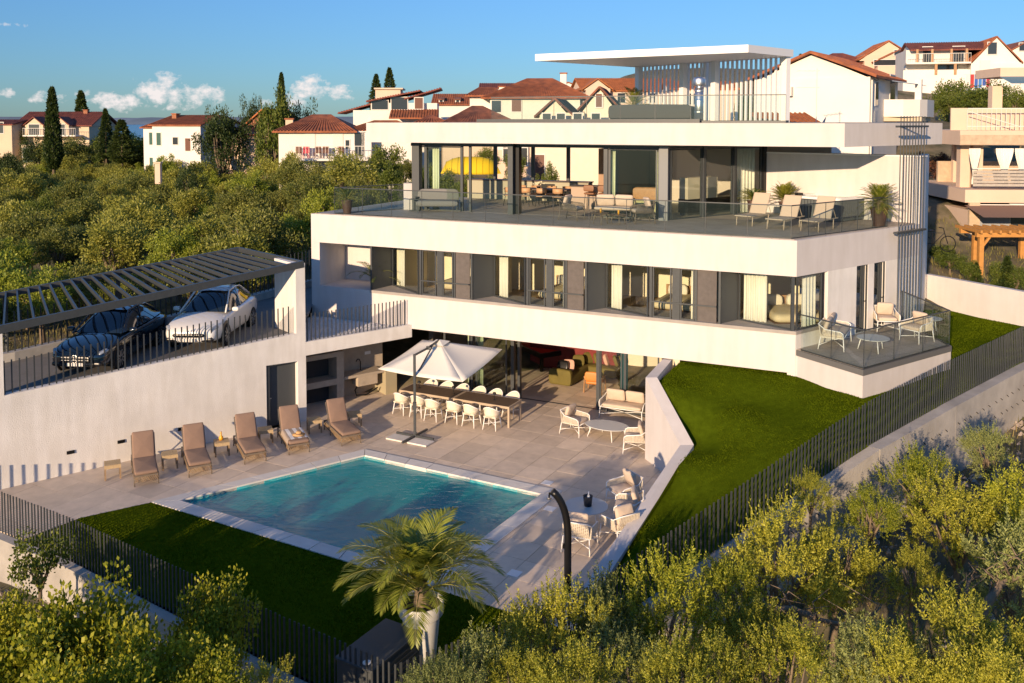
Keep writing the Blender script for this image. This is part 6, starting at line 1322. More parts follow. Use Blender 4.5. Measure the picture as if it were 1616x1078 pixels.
# rubble on the bare slopes
STONE = mat('limestone_rubble', (0.40,0.33,0.27), 0.95, bump=0.4, var=0.3, vscale=2)
V = []; rr = random.Random(3)
for k in range(5200):
    if k % 3: X, Y = rr.uniform(9,24), rr.uniform(15,29)
    else: X, Y = rr.uniform(-18,-6), rr.uniform(15,23)
    s0 = rr.choice((0.03,0.05,0.05,0.08,0.14)); g = gz(X, Y); a = rr.uniform(0,6.28); e = [(X+s0*(p[0]*cos(a)-p[1]*sin(a))*rr.uniform(.6,1.3), Y+s0*(p[0]*sin(a)+p[1]*cos(a))*rr.uniform(.6,1.3), g-0.01+s0*0.8*p[2]) for p in oct_]
    for i in range(4): V += [e[i], e[(i+1) % 4], e[4]]
tag(fastmesh('rubble', np.array(V), 3, STONE), 'loose pale limestone rubble on the slopes outside the fences', 'rubble', kind='stuff')
DRY = mat('dry_grass', (0.22,0.17,0.06), 0.9, var=0.5, vscale=0.6, col2=(0.07,0.09,0.02))
n = 60000; P = np.c_[rng.uniform(-30, 24, n), rng.uniform(8, 48, n)]
def outside_site(x, y): return not (inside((x, y), DECK) or inside((x, y), LAWN_F) or inside((x, y), LAWN_R) or inside((x, y), HOUSEP))
HOUSEP = [(-22,23),(-16,24.5),(-2,15.9),(2.7,19.6),(9.2,23),(20,32),(19,40),(-5,47),(-9,41),(-17,30.8),(-22,27)]
P = np.array([q for q in P if not inside(q, HOUSEP)]); n = len(P); z = np.array([gz(a, b_) for a, b_ in P]); h = rng.uniform(0.08, 0.32, n); a = rng.uniform(0, 2*pi, n); w = 0.02; lean = rng.normal(0, 0.08, (n, 2))
v = np.zeros((n, 3, 3)); v[:, 0] = np.c_[P[:, 0]-np.cos(a)*w, P[:, 1]-np.sin(a)*w, z-0.02]; v[:, 1] = np.c_[P[:, 0]+np.cos(a)*w, P[:, 1]+np.sin(a)*w, z-0.02]; v[:, 2] = np.c_[P[:, 0]+lean[:, 0], P[:, 1]+lean[:, 1], z+h]
tag(fastmesh('dry_grass', v.reshape(-1, 3), 3, DRY), 'dry wild grass on the slopes and in the grove', 'grass', kind='stuff')
# ================================================================== BACKGROUND HOUSES
def roof_mat(name, c, c2):
    m = bpy.data.materials.new(name); m.use_nodes = True; nt = m.node_tree; b = nt.nodes['Principled BSDF']; L = nt.links.new; t = nt.nodes.new('ShaderNodeTexCoord')
    n = nt.nodes.new('ShaderNodeTexNoise'); n.inputs['Scale'].default_value = 1.7; n.inputs['Detail'].default_value = 8; r = nt.nodes.new('ShaderNodeValToRGB'); r.color_ramp.elements[0].position = 0.35; r.color_ramp.elements[1].position = 0.65
    r.color_ramp.elements[0].color = (*c2, 1); r.color_ramp.elements[1].color = (*c, 1); L(t.outputs['Object'], n.inputs['Vector']); L(n.outputs['Fac'], r.inputs[0]); L(r.outputs[0], b.inputs['Base Color']); b.inputs['Roughness'].default_value = 0.85
    MAT[name] = m; return m
RT1 = roof_mat('terracotta_tiles', (0.36,0.115,0.045), (0.20,0.065,0.03)); RT2 = roof_mat('old_brown_tiles', (0.27,0.10,0.055), (0.12,0.05,0.035)); RT3 = roof_mat('dark_red_tiles', (0.24,0.07,0.045), (0.14,0.04,0.03)); RT4 = roof_mat('orange_tiles', (0.45,0.15,0.045), (0.32,0.10,0.03))
PLW = mat('house_white', (0.74,0.70,0.64), 0.9, bump=0.1, var=0.08, vscale=0.4); PLC = mat('house_cream', (0.60,0.49,0.35), 0.9, var=0.12, vscale=0.4); PLP = mat('house_peach', (0.66,0.50,0.38), 0.9, var=0.1, vscale=0.4); BRK = mat('red_brick', (0.33,0.14,0.075), 0.9, bump=0.5, bscale=8, var=0.35, vscale=4)
WDK = mat('dark_window', (0.03,0.035,0.04), 0.15, spec=0.8); SHUT = mat('green_shutter', (0.03,0.09,0.07), 0.6); BRN = mat('brown_shutter', (0.13,0.05,0.03), 0.6); GRYW = mat('light_frame', (0.65,0.62,0.57), 0.6)
class House:
    def __init__(s, name, label, px, Y, zbase, rot, cat='house'):
        c = ony(px, 190, Y); s.o = Vector((c.x, Y, zbase)); s.r = thing(name, label, cat, tuple(s.o), rot)
    def body(s, x0, x1, y0, y1, z1, m, z0=-3.0, name='wall'): return MB().box(x0, x1, y0, y1, z0, z1).build(name, m, s.r)
    def ribs(s, par, a, b_, c, d, m, n):
        """tile courses as raised ridges running down the slope: eaves a-b, ridge d-c"""
        a, b_, c, d = map(Vector, (a, b_, c, d)); mb = MB(); nn = (b_-a).cross(d-a).normalized(); nn = nn if nn.z > 0 else -nn
        for i in range(n):
            t = (i+0.5)/n; mb.bar(a.lerp(b_, t)+nn*0.03, d.lerp(c, t)+nn*0.03, 0.10, 0.06)
        o = mb.build('tile_rows', m, par); o['kind'] = 'stuff'
    def roof(s, x0, x1, y0, y1, ze, zr, m, kind='gx', ov=0.4, ridge=0.0, rib=True):
        x0 -= ov; x1 += ov; y0 -= ov; y1 += ov; xm, ym = (x0+x1)/2, (y0+y1)/2; th = 0.12; mb = MB()
        if kind == 'gx': f = [[(x0,y0,ze),(x1,y0,ze),(x1,ym,zr),(x0,ym,zr)], [(x1,y1,ze),(x0,y1,ze),(x0,ym,zr),(x1,ym,zr)]]
        elif kind == 'gy': f = [[(x0,y1,ze),(x0,y0,ze),(xm,y0,zr),(xm,y1,zr)], [(x1,y0,ze),(x1,y1,ze),(xm,y1,zr),(xm,y0,zr)]]
        elif kind == 'hip':
            k = ridge if ridge else min(x1-x0, y1-y0)/2*0.95; a, b_ = (x0+k, ym, zr), (x1-k, ym, zr)
            f = [[(x0,y0,ze),(x1,y0,ze),b_,a], [(x1,y1,ze),(x0,y1,ze),a,b_], [(x0,y1,ze),(x0,y0,ze),a], [(x1,y0,ze),(x1,y1,ze),b_]]
        elif kind == 'sx': f = [[(x0,y0,ze),(x1,y0,ze),(x1,y1,zr),(x0,y1,zr)]]
        elif kind == 'sl': f = [[(x0,y0,ze),(x1,y0,zr),(x1,y1,zr),(x0,y1,ze)]]
        for q in f:
            n = len(q); mb.add(q+[(p[0],p[1],p[2]-th) for p in q], [tuple(range(n)), tuple(range(2*n-1,n-1,-1))]+[(i,(i+1)%n+0 if False else (i+1)%n,(i+1)%n+n,i+n) for i in range(n)])
        o = mb.build('roof', m, s.r)
        if rib:
            for q in f[:1] if kind in ('gx','hip') else f:
                if len(q) == 4:
                    L = (Vector(q[1])-Vector(q[0])).length; s.ribs(o, *q, m, max(4, int(L/0.26)))
        if kind in ('gx','gy'):    # gable infill
            g = MB(); e = 0.06; o2 = ov
            if kind == 'gx': g.add([(x0+o2+e,y0+o2,ze-0.15),(x0+o2+e,y1-o2,ze-0.15),(x0+o2+e,ym,zr-th-0.05)],[(0,1,2)]); g.add([(x1-o2-e,y0+o2,ze-0.15),(x1-o2-e,y1-o2,ze-0.15),(x1-o2-e,ym,zr-th-0.05)],[(0,1,2)])
            else: g.add([(x0+o2,y0+o2+e,ze-0.15),(x1-o2,y0+o2+e,ze-0.15),(xm,y0+o2+e,zr-th-0.05)],[(0,1,2)]); g.add([(x0+o2,y1-o2-e,ze-0.15),(x1-o2,y1-o2-e,ze-0.15),(xm,y1-o2-e,zr-th-0.05)],[(0,1,2)])
            for q in (0, 3):
                gm_ = MB().add(g.v[q:q+3], [(0,1,2)]).build('gable', s.wallm if hasattr(s,'wallm') else PLW, s.r); md = gm_.modifiers.new('t','SOLIDIFY'); md.thickness = 0.05
        return o
    def win(s, x, z, w, h, y=0.0, m=WDK, face='f', frame=GRYW, name='window'):
        if face == 'f': a = MB().box(x-w/2,x+w/2,y-0.05,y+0.02,z,z+h); fr_ = MB().box(x-w/2-0.08,x+w/2+0.08,y-0.04,y+0.015,z-0.08,z+h+0.08)
        else:
            sg = 1 if face == 'r' else -1; X = x; a = MB().box(min(X,X+sg*0.05)-0.0,max(X,X+sg*0.05),y-w/2,y+w/2,z,z+h); fr_ = MB().box(min(X,X+sg*0.04),max(X,X+sg*0.04),y-w/2-0.08,y+w/2+0.08,z-0.08,z+h+0.08)
        o = fr_.build(name, frame, s.r); a.build('pane', m, o)
    def balcony(s, x0, x1, y, z, d=1.2, solid=False, m=PLW):
        b_ = MB().box(x0,x1,y-d,y-0.01,z-0.18,z).build('balcony', m, s.r)
        if solid: MB().box(x0,x1,y-d,y-d+0.12,z+0.001,z+0.95).build('parapet', m, b_); return
        n = max(3, int((x1-x0)/0.25)); rl = MB()
        for i in range(n+1): X = x0+0.02+(x1-x0-0.04)*i/n; rl.box(X-0.012,X+0.012,y-d+0.02,y-d+0.045,z,z+0.95)
        rl.box(x0,x1,y-d+0.01,y-d+0.055,z+0.95,z+1.0); rl.build('railing', GRYW, b_)
    def chimney(s, x, y, z, h=0.9, m=PLW): c = MB().box(x-0.3,x+0.3,y-0.3,y+0.3,z-0.5,z+h).build('chimney', m, s.r); MB().box(x-0.38,x+0.38,y-0.38,y+0.38,z+h+0.001,z+h+0.12).build('chimney_cap', RT1, c)
def zy(y, Y): return ony(808, y, Y).z
# cream house, far left
h = House('cream_house', 'cream two storey house with brown roof behind the cypress', 70, 132, 1.0, 0.0); h.wallm = PLC; k = 132/FPX
e, t_ = zy(198,132)-1, zy(176,132)-1
h.body(-45*k,70*k,0,9,e,PLC); h.roof(-45*k,72*k,0,9,e,t_,RT3,'gx',0.4); h.body(-80*k,-34*k,-3,5,zy(196,132)-1,PLC); h.roof(-80*k,-34*k,-3,5,zy(196,132)-1,zy(189,132)-1,RT3,'gx',0.3)
for x in (-8, 32): h.body((x-14)*k,(x+14)*k,-1.5,1,zy(197,132)-1,PLC,zy(215,132)-1,'dormer'); h.roof((x-14)*k,(x+14)*k,-1.5,1,zy(197,132)-1,zy(184,132)-1,RT3,'gy',0.2,rib=False)
h.balcony(-22*k,60*k,-0.01,zy(213,132)-1,2.2); h.body(-22*k,62*k,-2.6,-0.05,zy(228,132)-1,PLC,-2,'porch')
for x, z in ((-8,213),(32,213),(-55,210)): h.win(x*k,zy(z,132)-1+0.02,1.5,1.5,-1.5 if x>-40 else -3)
for x in (-10,15,45): h.win(x*k,zy(255,132)-1,1.8,2.0,-2.6,SHUT)
h.chimney(46*k,4,t_-1,1.2,BRK)
# white house in the grove
h = House('white_house', 'white house with green shutters among the grove trees', 240, 104, 1.5, radians(-20)); k = 104/FPX
e, t_ = zy(197,104)-1.5, zy(186,104)-1.5
h.body(0,6.6,0,7.5,e,PLW); h.roof(0,6.6,0,7.5,e,t_+0.3,RT1,'gx',0.35); h.body(-2.6,0.0,1.5,6,e-0.3,PLW); h.roof(-2.6,0,1.5,6,e-0.3,t_-0.1,RT1,'hip',0.3)
for z in (e-2.3,e-5.2): h.win(-1.4,z,0.7,1.4,1.5,SHUT); h.win(0.9,z,0.6,1.4,0,SHUT)
h.win(3.2,e-2.2,0.7,0.8,0,WDK); h.win(4.9,e-2.9,0.7,1.4,0,BRN); h.chimney(1.2,2.5,t_-0.4,0.8,BRK)
# brick house
h = House('brick_house', 'unplastered red brick gable house left of the villa roof', 412, 98, 2.5, radians(-8)); h.wallm = BRK; k = 98/FPX
e, t_ = zy(204,98)-2.5, zy(172,98)-2.5
h.body(-32*k,38*k,0,7,e,BRK); h.roof(-32*k,38*k,0,7,e,t_,RT4,'gy',0.25); h.win(0.6,e-0.2,0.9,1.2,0,BRK,name='window'); h.body(-55*k,60*k,-2.5,-0.05,e-0.3,PLP); h.roof(-55*k,60*k,-2.6,0,e-0.5,e+0.2,RT2,'sx',0.2,rib=False)
# low wide house
h = House('low_house', 'low white house with long terracotta roof left behind the villa', 545, 74, 3.5, radians(4)); k = 74/FPX
e, t_ = zy(207,74)-3.5, zy(181,74)-3.5
h.body(-104*k,40*k,0,8,e,PLW); h.roof(-104*k,10*k,0,8,e,t_,RT1,'hip',0.45,2.6); h.body(0,112*k,1.2,8,e,PLW); h.roof(0,114*k,1.0,8,e,t_-0.5,RT4,'hip',0.45,2.4)
h.balcony(-78*k,38*k,-0.02,zy(249,74)-3.5,1.6); h.win(-55*k,zy(247,74)-3.5,0.7,1.9,0,PLW); h.win(-12*k,zy(247,74)-3.5,0.7,1.9,0,GRYW); h.win(3*k,zy(235,74)-3.5,0.3,0.7,0); h.win(22*k,zy(247,74)-3.5,0.8,1.9,0,WDK); h.win(32*k,zy(247,74)-3.5,0.7,1.9,0,PLW); h.chimney(-93*k,2,t_-1.3,0.9,PLC)
for kk_, x in enumerate((-70,-58,-40,-28,-5)):
    r = thing('terrace_chair', ('leftmost','red','middle','fourth','rightmost')[kk_]+' garden chair on the low house balcony', 'chair', tuple(h.o+Vector((x*k,-0.9+x*k*0.07,zy(249,74)-3.5))), group='chairs on the neighbour balcony'); mm = BRN if kk_ != 1 else mat('red_plastic',(0.5,0.03,0.06),0.5); MB().box(-0.25,0.25,-0.25,0.25,0.4,0.46).build('seat', mm, r); MB().box(-0.25,0.25,0.2,0.25,0.46,0.95).build('backrest', mm, r)
    for sx in (-1,1): MB().box(sx*0.22-0.02,sx*0.22+0.02,-0.22,-0.18,0,0.4).build('leg', mm, r); MB().box(sx*0.22-0.02,sx*0.22+0.02,0.18,0.22,0,0.4).build('leg', mm, r)
# stepped white house with loggia
h = House('stepped_house', 'white house with stepped dark red roofs and string lights loggia', 620, 94, 5.0, radians(3)); k = 94/FPX
Zq = lambda y: zy(y,94)-5
h.body(-62*k,15*k,0,7,Zq(174),PLW); h.roof(-84*k,2*k,0.5,7,Zq(178),Zq(152),RT3,'sl',0.2); h.body(-32*k,50*k,-1.5,6,Zq(163),PLW); 
h.body(-32*k,70*k,-1.0,6,Zq(163),PLW,Zq(186)); h.roof(-34*k,40*k,-1.8,5,Zq(160),Zq(143),RT3,'sl',0.3); h.roof(24*k,72*k,-1.4,5,Zq(156),Zq(139),RT3,'sl',0.3); h.body(-30*k,10*k,2,6,Zq(141),PLP,Zq(160),'upper_wall'); h.body(-32*k,14*k,1.8,6.2,Zq(140)+0.15,PLP,Zq(140),'flat_roof')
h.win(-18*k,Zq(173),1.6,0.9,-1.5,WDK); h.win(12*k,Zq(173),1.6,1.2,-1.5,WDK); h.win(42*k,Zq(172),0.8,1.1,-1.5,BRN); h.roof(2*k,70*k,-4,-1.6,Zq(186),Zq(173),RT1,'sx',0.2)
# dormer roofs further right
h = House('dormer_house', 'tiled roof with small dormers behind the villa', 722, 112, 6, 0.0); k = 112/FPX; Zq = lambda y: zy(y,112)-6
h.body(-36*k,40*k,0,7,Zq(165),PLW); h.roof(-38*k,40*k,0,7,Zq(165),Zq(147),RT1,'gx',0.3)
for x in (-26,0): h.body((x-4)*k,(x+4)*k,0.5,2.5,Zq(156),PLW,Zq(166),'dormer'); h.roof((x-4)*k,(x+4)*k,0.3,2.5,Zq(156),Zq(153),RT2,'gx',0.1,rib=False); h.win(x*k,Zq(163),0.35,0.45,0.5)
# pyramid roof just behind the villa roof
h = House('pyramid_roof_house', 'old brown pyramid roof peeking over the villa roof', 757, 76, 5.6, radians(6)); k = 76/FPX; Zq = lambda y: zy(y,76)-5.6
h.body(-58*k,56*k,0,6,Zq(193),PLC); h.roof(-58*k,58*k,0,6,Zq(195),Zq(167),RT2,'hip',0.3,2.9); h.roof(-100*k,-50*k,1,5,Zq(193),Zq(182),RT1,'hip',0.2,1.5)
# larger white house with hip roof
h = House('hip_roof_house', 'white house with big terracotta hip roof behind the roof terrace', 845, 88, 5.8, radians(-6)); k = 88/FPX; Zq = lambda y: zy(y,88)-5.8
h.body(-72*k,70*k,0,9,Zq(153),mat('house_mint',(0.64,0.66,0.56),0.9,var=0.06)); h.roof(-78*k,80*k,0,9,Zq(154),Zq(121),RT1,'hip',0.5,4.0); h.win(-62*k,Zq(177),0.9,1.1,0,WDK); h.win(-30*k,Zq(176),0.9,1.1,0,BRN)
h.roof(-110*k,-60*k,1,6,Zq(150),Zq(136),RT1,'hip',0.3,1.0); h.body(-108*k,-70*k,1.4,6,Zq(150),PLW); h.chimney(40*k,5,Zq(126),0.8); h.chimney(-60*k,4,Zq(150),0.9)
# gable houses
h = House('gable_house', 'pale gable house with small brown door behind the roof terrace', 925, 70, 5.4, radians(-10)); h.wallm = mat('house_ivory',(0.68,0.62,0.48),0.9,var=0.06); k = 70/FPX; Zq = lambda y: zy(y,70)-5.4
h.body(-2*k,46*k,0,6,Zq(172),h.wallm); h.roof(-6*k,48*k,0,6,Zq(173),Zq(137),RT2,'gy',0.35); h.win(20*k,Zq(169),0.45,1.0,0,BRN); h.body(-72*k,-2*k,-0.6,6,Zq(178),h.wallm); h.roof(-74*k,-22*k,-0.6,6,Zq(184),Zq(155),RT2,'gy',0.3); h.body(-80*k,60*k,-1.6,6,Zq(190),h.wallm)
for x in (-58,-36,-10,18): h.win(x*k,Zq(192)+0.1,0.6,0.5,-1.6)
h.win(-70*k,Zq(285),0.8,2.0,-1.6,BRN); h.win(-98*k,Zq(260),0.9,1.3,-1.6,WDK); h.body(-140*k,-78*k,-1.4,4,Zq(205),PLP); h.win(-118*k,Zq(255),0.9,1.4,-1.4,WDK); h.win(-128*k,Zq(235),0.9,1.0,-1.4,GRYW)
h = House('peach_house', 'peach gable house with long orange roof behind the roof canopy', 990, 108, 7, radians(6)); h.wallm = PLP; k = 108/FPX; Zq = lambda y: zy(y,108)-7
h.body(-66*k,80*k,0,9,Zq(142),PLP); h.roof(-70*k,84*k,0,9,Zq(143),Zq(121),RT4,'gx',0.3); h.body(-68*k,-30*k,-0.8,4,Zq(140),PLP); h.roof(-72*k,-28*k,-0.8,4,Zq(141),Zq(124),RT4,'gy',0.2,rib=False)
for x in (-10,15,40,62): h.win(x*k,Zq(162),0.9,1.1,0)
h = House('far_roof_house', 'distant small white house with dark roof ridge near the skyline', 895, 130, 9, 0.0); k = 130/FPX; Zq = lambda y: zy(y,130)-9
h.body(-24*k,26*k,0,6,Zq(137),PLW); h.roof(-22*k,24*k,0,6,Zq(137),Zq(129),RT1,'gy',0.2,rib=False)
h = House('far_roof_house', 'distant low red roof left of the big hip roof', 785, 125, 8, 0.0); k = 125/FPX; Zq = lambda y: zy(y,125)-8
h.body(-26*k,30*k,0,6,Zq(140),PLW); h.roof(-26*k,30*k,0,6,Zq(139),Zq(130),RT3,'gx',0.3)
h = House('far_roof_house', 'distant peach house seen between the roof canopy slats', 1100, 100, 8, 0.0); k = 100/FPX; Zq = lambda y: zy(y,100)-8
h.body(-40*k,60*k,0,6,Zq(140),PLP); h.roof(-42*k,62*k,0,6,Zq(140),Zq(126),RT4,'gx',0.3); h.win(-10*k,Zq(165),0.9,1.2,0); h.win(25*k,Zq(165),0.9,1.2,0)
h = House('orange_roof_shed', 'low bright orange tile roof right behind the villa roof', 1272, 52, 8.4, 0.0); k = 52/FPX; Zq = lambda y: zy(y,52)-8.4
h.body(-60*k,24*k,0,3,Zq(193),PLW); h.roof(-62*k,25*k,0,3,Zq(196),Zq(178),RT4,'sx',0.1)
# right-hand white house
h = House('white_gable_house', 'large white gable house with curved balcony right behind the villa', 1372, 58, 5.0, radians(-33)); k = 58/FPX; Zq = lambda y: zy(y,58)-5
GX = 7.3   # gable face runs left from the near corner
h2z, h2r = Zq(121), Zq(92)+0.55
h.body(-GX,0,0,9,h2z,PLW); h.roof(-GX,0,0,9.4,h2z+0.05,h2r,RT1,'gy',0.45)
h.win(0,Zq(165),0.8,1.6,1.9,WDK,'r'); h.win(0,Zq(200),0.7,1.0,1.5,GRYW,'r')
bal2 = MB().prism([(0.02,4.2),(1.2,4.4),(2.1,5.2),(2.4,6.2),(2.4,9),(0.02,9)], Zq(184), Zq(184)+1.15).build('balcony', PLW, h.r); MB().prism([(0.02,4.25),(2.2,5.4),(2.2,8.9),(0.02,8.9)], Zq(184)-0.3, Zq(184)-0.02).build('balcony_base', PLC, bal2)
MB().box(1.7,2.1,5.6,6.0,Zq(184)+1.15,h2z).build('column', PLW, h.r); aw = MB().add([(0.02,4.6,h2z-0.05),(0.02,8.8,h2z-0.05),(1.9,8.8,h2z-0.35),(1.9,4.6,h2z-0.35)],[(0,1,2,3)]).build('awning', mat('blue_awning',(0.28,0.36,0.48),0.8), h.r); md = aw.modifiers.new('t','SOLIDIFY'); md.thickness = 0.03
h.win(0,Zq(184)+1.16,1.6,1.7,7,WDK,'r'); MB().tube((0.08,0.15,-1),(0.08,0.15,h2z-0.2),0.06).build('downpipe', GRYW, h.r); MB().box(-5.6,-4.8,-0.45,-0.02,Zq(150),Zq(150)+0.6).build('air_conditioner', GRYW, h.r)
an = thing('roof_antenna', 'thin aerial mast in front of the white gable house', 'antenna', tuple(ony(1288,192,50).xy)+(8.9,)); f = MB(); f.tube((0,0,0),(0,0,zy(108,50)-8.9),0.02,n=6); f.build('mast', GRYW, an)
for y in (112,138): z = zy(y,50)-8.9; MB().bar((-1.1,0,z),(0.15,0,z),0.02,0.02).build('boom', GRYW, an); [MB().bar((x,-0.3,z),(x,0.3,z),0.015,0.015).build('element', GRYW, an) for x in (-1.0,-0.7,-0.45,-0.2,0.05)]
dsh = thing('satellite_dish', 'pale satellite dish beside the aerial mast', 'satellite dish', tuple(ony(1298,195,49).xy)+(9.4,)); prof = [(0.62*i/8, 0.12*(i/8)**2) for i in range(9)]
o = MB().lathe(prof[1:], 24).build('dish', GRYW, dsh, smooth=True); o.rotation_euler = (radians(62),radians(10),radians(-110)); o.location = (0,0,1.0); MB().tube((0,0,0),(0,0.1,1.0),0.03).build('mast', GRYW, dsh); MB().ptube([(0.05,-0.1,0.65),(0.9,-0.2,0.9),(1.1,-0.2,1.1)],0.02).build('feed_arm', GRYW, dsh)
# upper right houses
h = House('upper_white_house', 'tall white house with wooden balconies on the hill at upper right', 1530, 104, 11, radians(-14)); k = 104/FPX; Zq = lambda y: zy(y,104)-11
h.body(0*k,72*k,0,9,Zq(100),PLW); h.roof(0*k,72*k,0,9,Zq(100),Zq(58),RT1,'gy',0.15); h.body(-92*k,0,1.5,9,Zq(76),PLW); h.roof(-84*k,30*k,0.5,9,Zq(77),Zq(61),RT3,'gx',0.3)
h.balcony(-96*k,-2*k,1.45,Zq(98),2.2); h.win(30*k,Zq(86),0.9,1.3,0,WDK); h.win(20*k,Zq(116),0.9,1.4,0,GRYW); h.win(-60*k,Zq(97),1.0,1.8,1.45,WDK); h.win(-14*k,Zq(97),1.2,1.8,1.45,WDK); h.win(-30*k,Zq(114),2.2,1.3,1.45,WDK); h.body(-100*k,-2*k,-0.5,1.4,Zq(110),PLW)
for x in (-80,-58,-30,-8): MB().box(x*k-0.12,x*k+0.12,-0.6,-0.36,Zq(98),Zq(77)).build('balcony_post', WOOD, h.r)
for x in (-52,-24): MB().box(x*k-0.14,x*k+0.14,-0.6,-0.36,Zq(118),Zq(98)-0.2).build('balcony_post', WOOD, h.r)
cl = thing('clothes_line', 'line of blue and red laundry in front of the upper white house', 'laundry', tuple(ony(1545,122,98))); 
for k2, c in enumerate(((0.6,0.6,0.62),(0.45,0.05,0.05),(0.05,0.12,0.4),(0.06,0.2,0.5),(0.05,0.1,0.35),(0.4,0.04,0.08))): MB().box(-1.3+k2*0.42,-0.95+k2*0.42,-0.02,0.02,-0.2-0.9*random.random()-0.3,0.3).build('garment', mat('garment_%d' % k2, c, 0.9), cl)
MB().tube((-1.6,0,0.3),(1.5,0,0.35),0.015,n=5).build('line', GRYW, cl)
h = House('upper_peach_house', 'peach house with stacked gables on the hill at upper right', 1400, 122, 12, radians(-8)); h.wallm = PLP; k = 122/FPX; Zq = lambda y: zy(y,122)-12
h.body(-36*k,36*k,0,8,Zq(86),PLP); h.roof(-44*k,44*k,0,8,Zq(94),Zq(64),RT1,'gy',0.2); h.body(-20*k,50*k,-1.5,4,Zq(98),PLP); h.roof(-24*k,52*k,-1.5,4,Zq(98),Zq(78),RT1,'gy',0.15,rib=False); h.win(8*k,Zq(89),0.7,0.7,-1.5,WDK); h.win(-8*k,Zq(104),3,0.7,-1.5,WDK)
h.body(-110*k,-30*k,1,8,Zq(100),PLP); h.roof(-112*k,-20*k,1,8,Zq(98),Zq(80),RT3,'hip',0.3,3.5); h.balcony(10*k,70*k,-1.55,Zq(104),1.5)
h = House('upper_corner_house', 'white gable house cut by the right edge of the picture', 1618, 112, 12, radians(-10)); k = 112/FPX; Zq = lambda y: zy(y,112)-12
h.body(-32*k,40*k,0,8,Zq(84),PLW); h.roof(-32*k,40*k,0,8,Zq(84),Zq(62),RT1,'gy',0.2,rib=False); h.win(-6*k,Zq(80),0.9,0.9,0)
# right-hand neighbour with curtains
h = House('neighbour_house', 'peach neighbouring house with railed terrace and tied white curtains at the right edge', 1590, 47, 3.2, radians(-4)); k = 47/FPX; Zq = lambda y: zy(y,47)-3.2
STC = mat('neighbour_stone', (0.52,0.40,0.28), 0.9, bump=0.4, bscale=6, var=0.25, vscale=3)
h.body(-72*k,120*k,0,7,Zq(206),PLP,Zq(229),'terrace_slab'); MB().box(-72*k,120*k,-0.04,-0.002,Zq(228),Zq(213)).build('slab_face', STC, h.r)
MB().box(-72*k,120*k,1.2,1.3,Zq(206)+0.001,Zq(170)).build('parapet', PLP, h.r)
rl = MB(); 
for i in range(26): X = -60*k+i*0.24; rl.box(X-0.012,X+0.012,0.1,0.125,Zq(205),Zq(172))
rl.box(-60*k,110*k,0.09,0.135,Zq(172),Zq(172)+0.05); rl.box(-60*k,110*k,0.09,0.135,Zq(200),Zq(200)+0.04); rl.build('railing', GRYW, h.r); MB().bar((-58*k,0.08,Zq(176)),(20*k,0.08,Zq(200)),0.04,0.04).build('stair_rail', GRYW, h.r)
MB().box(-4*k,12*k,1.5,2.0,Zq(206),Zq(134)).build('column', PLP, h.r); MB().box(-6*k,60*k,0.5,3.5,Zq(120),Zq(106)).build('upper_slab', PLP, h.r); aw = MB().add([(-8*k,0.5,Zq(120)),(60*k,0.5,Zq(120)),(60*k,-0.9,Zq(133)),(-8*k,-0.9,Zq(133))],[(0,1,2,3)]).build('awning', mat('teal_awning',(0.12,0.22,0.28),0.8), h.r)
MB().box(-72*k,120*k,-0.8,7,Zq(318),Zq(298)).build('terrace_slab', PLP, h.r)
for x in (-58,-38): MB().box(x*k,x*k+0.5,1.0,1.5,Zq(298),Zq(229)).build('column', PLP, h.r)
MB().box(-20*k,-8*k,5,5.3,Zq(298),Zq(229)).build('column', PLP, h.r); MB().box(-40*k,120*k,5.5,5.7,Zq(298),Zq(262)).build('rear_wall', STC, h.r)
pm = MB(); 
for j in range(5): pm.box(-58*k,120*k,-0.62,-0.6,Zq(293)+0.14*j*1.2,Zq(293)+0.14*j*1.2+0.13)
pm.build('woven_fence', mat('grey_reed',(0.42,0.38,0.33),0.9,bump=0.5,bscale=20,var=0.2,vscale=12), h.r); MB().box(-60*k,120*k,-0.66,-0.58,Zq(266),Zq(266)+0.05).build('top_rail', GRYW, h.r)
MB().box(-66*k,120*k,-0.7,6,-4,Zq(330)).build('lower_wall', PLP, h.r); MB().box(-66*k,-50*k,-0.9,-0.705,-4,Zq(318)).build('stone_pier', STC, h.r)
h.win(-28*k,Zq(372),1.6,1.6,-0.7,mat('roller_grey',(0.30,0.31,0.33),0.6)); h.win(14*k,Zq(380),1.0,1.9,-0.7,WDK); 
aw = MB().add([(-72*k,-0.75,Zq(322)),(120*k,-0.75,Zq(322)),(120*k,-3.0,Zq(334)),(-72*k,-3.0,Zq(334))],[(0,1,2,3)]).build('shade_sail', mat('brown_sail',(0.22,0.13,0.09),0.9), h.r)
hz_ = h.o
for x0, x1, l, tie in ((-64,-46,'tied white curtain at the left pillar of the neighbour terrace',1),(-22,6,'wide tied white curtain in the middle of the neighbour terrace',1),(8,30,'white curtain at the right edge of the neighbour terrace',1)):
    mb = MB(); vs = []; N = 40
    for j in range(9):
        t = j/8; z = Zq(234)*(1-t)+Zq(290)*t+3.2; wd = 1-0.75*sin(pi*min(1,t*0.62))**2 if t < 0.85 else 0.42+0.3*(t-0.85)
        for i in range(N+1):
            u = i/N; cx = (x0 if x0 < -40 else x1)*k*0+((x0+x1)/2*k); X = cx+(u-0.5)*(x1-x0)*k*wd; vs.append((hz_.x+X, hz_.y-0.3+0.06*sin(u*2*pi*7), z))
    o = mb.add(vs, [(j*(N+1)+i, j*(N+1)+i+1, (j+1)*(N+1)+i+1, (j+1)*(N+1)+i) for j in range(8) for i in range(N)]).build('curtain', CURTAIN, smooth=True); tag(o, l, 'curtain')
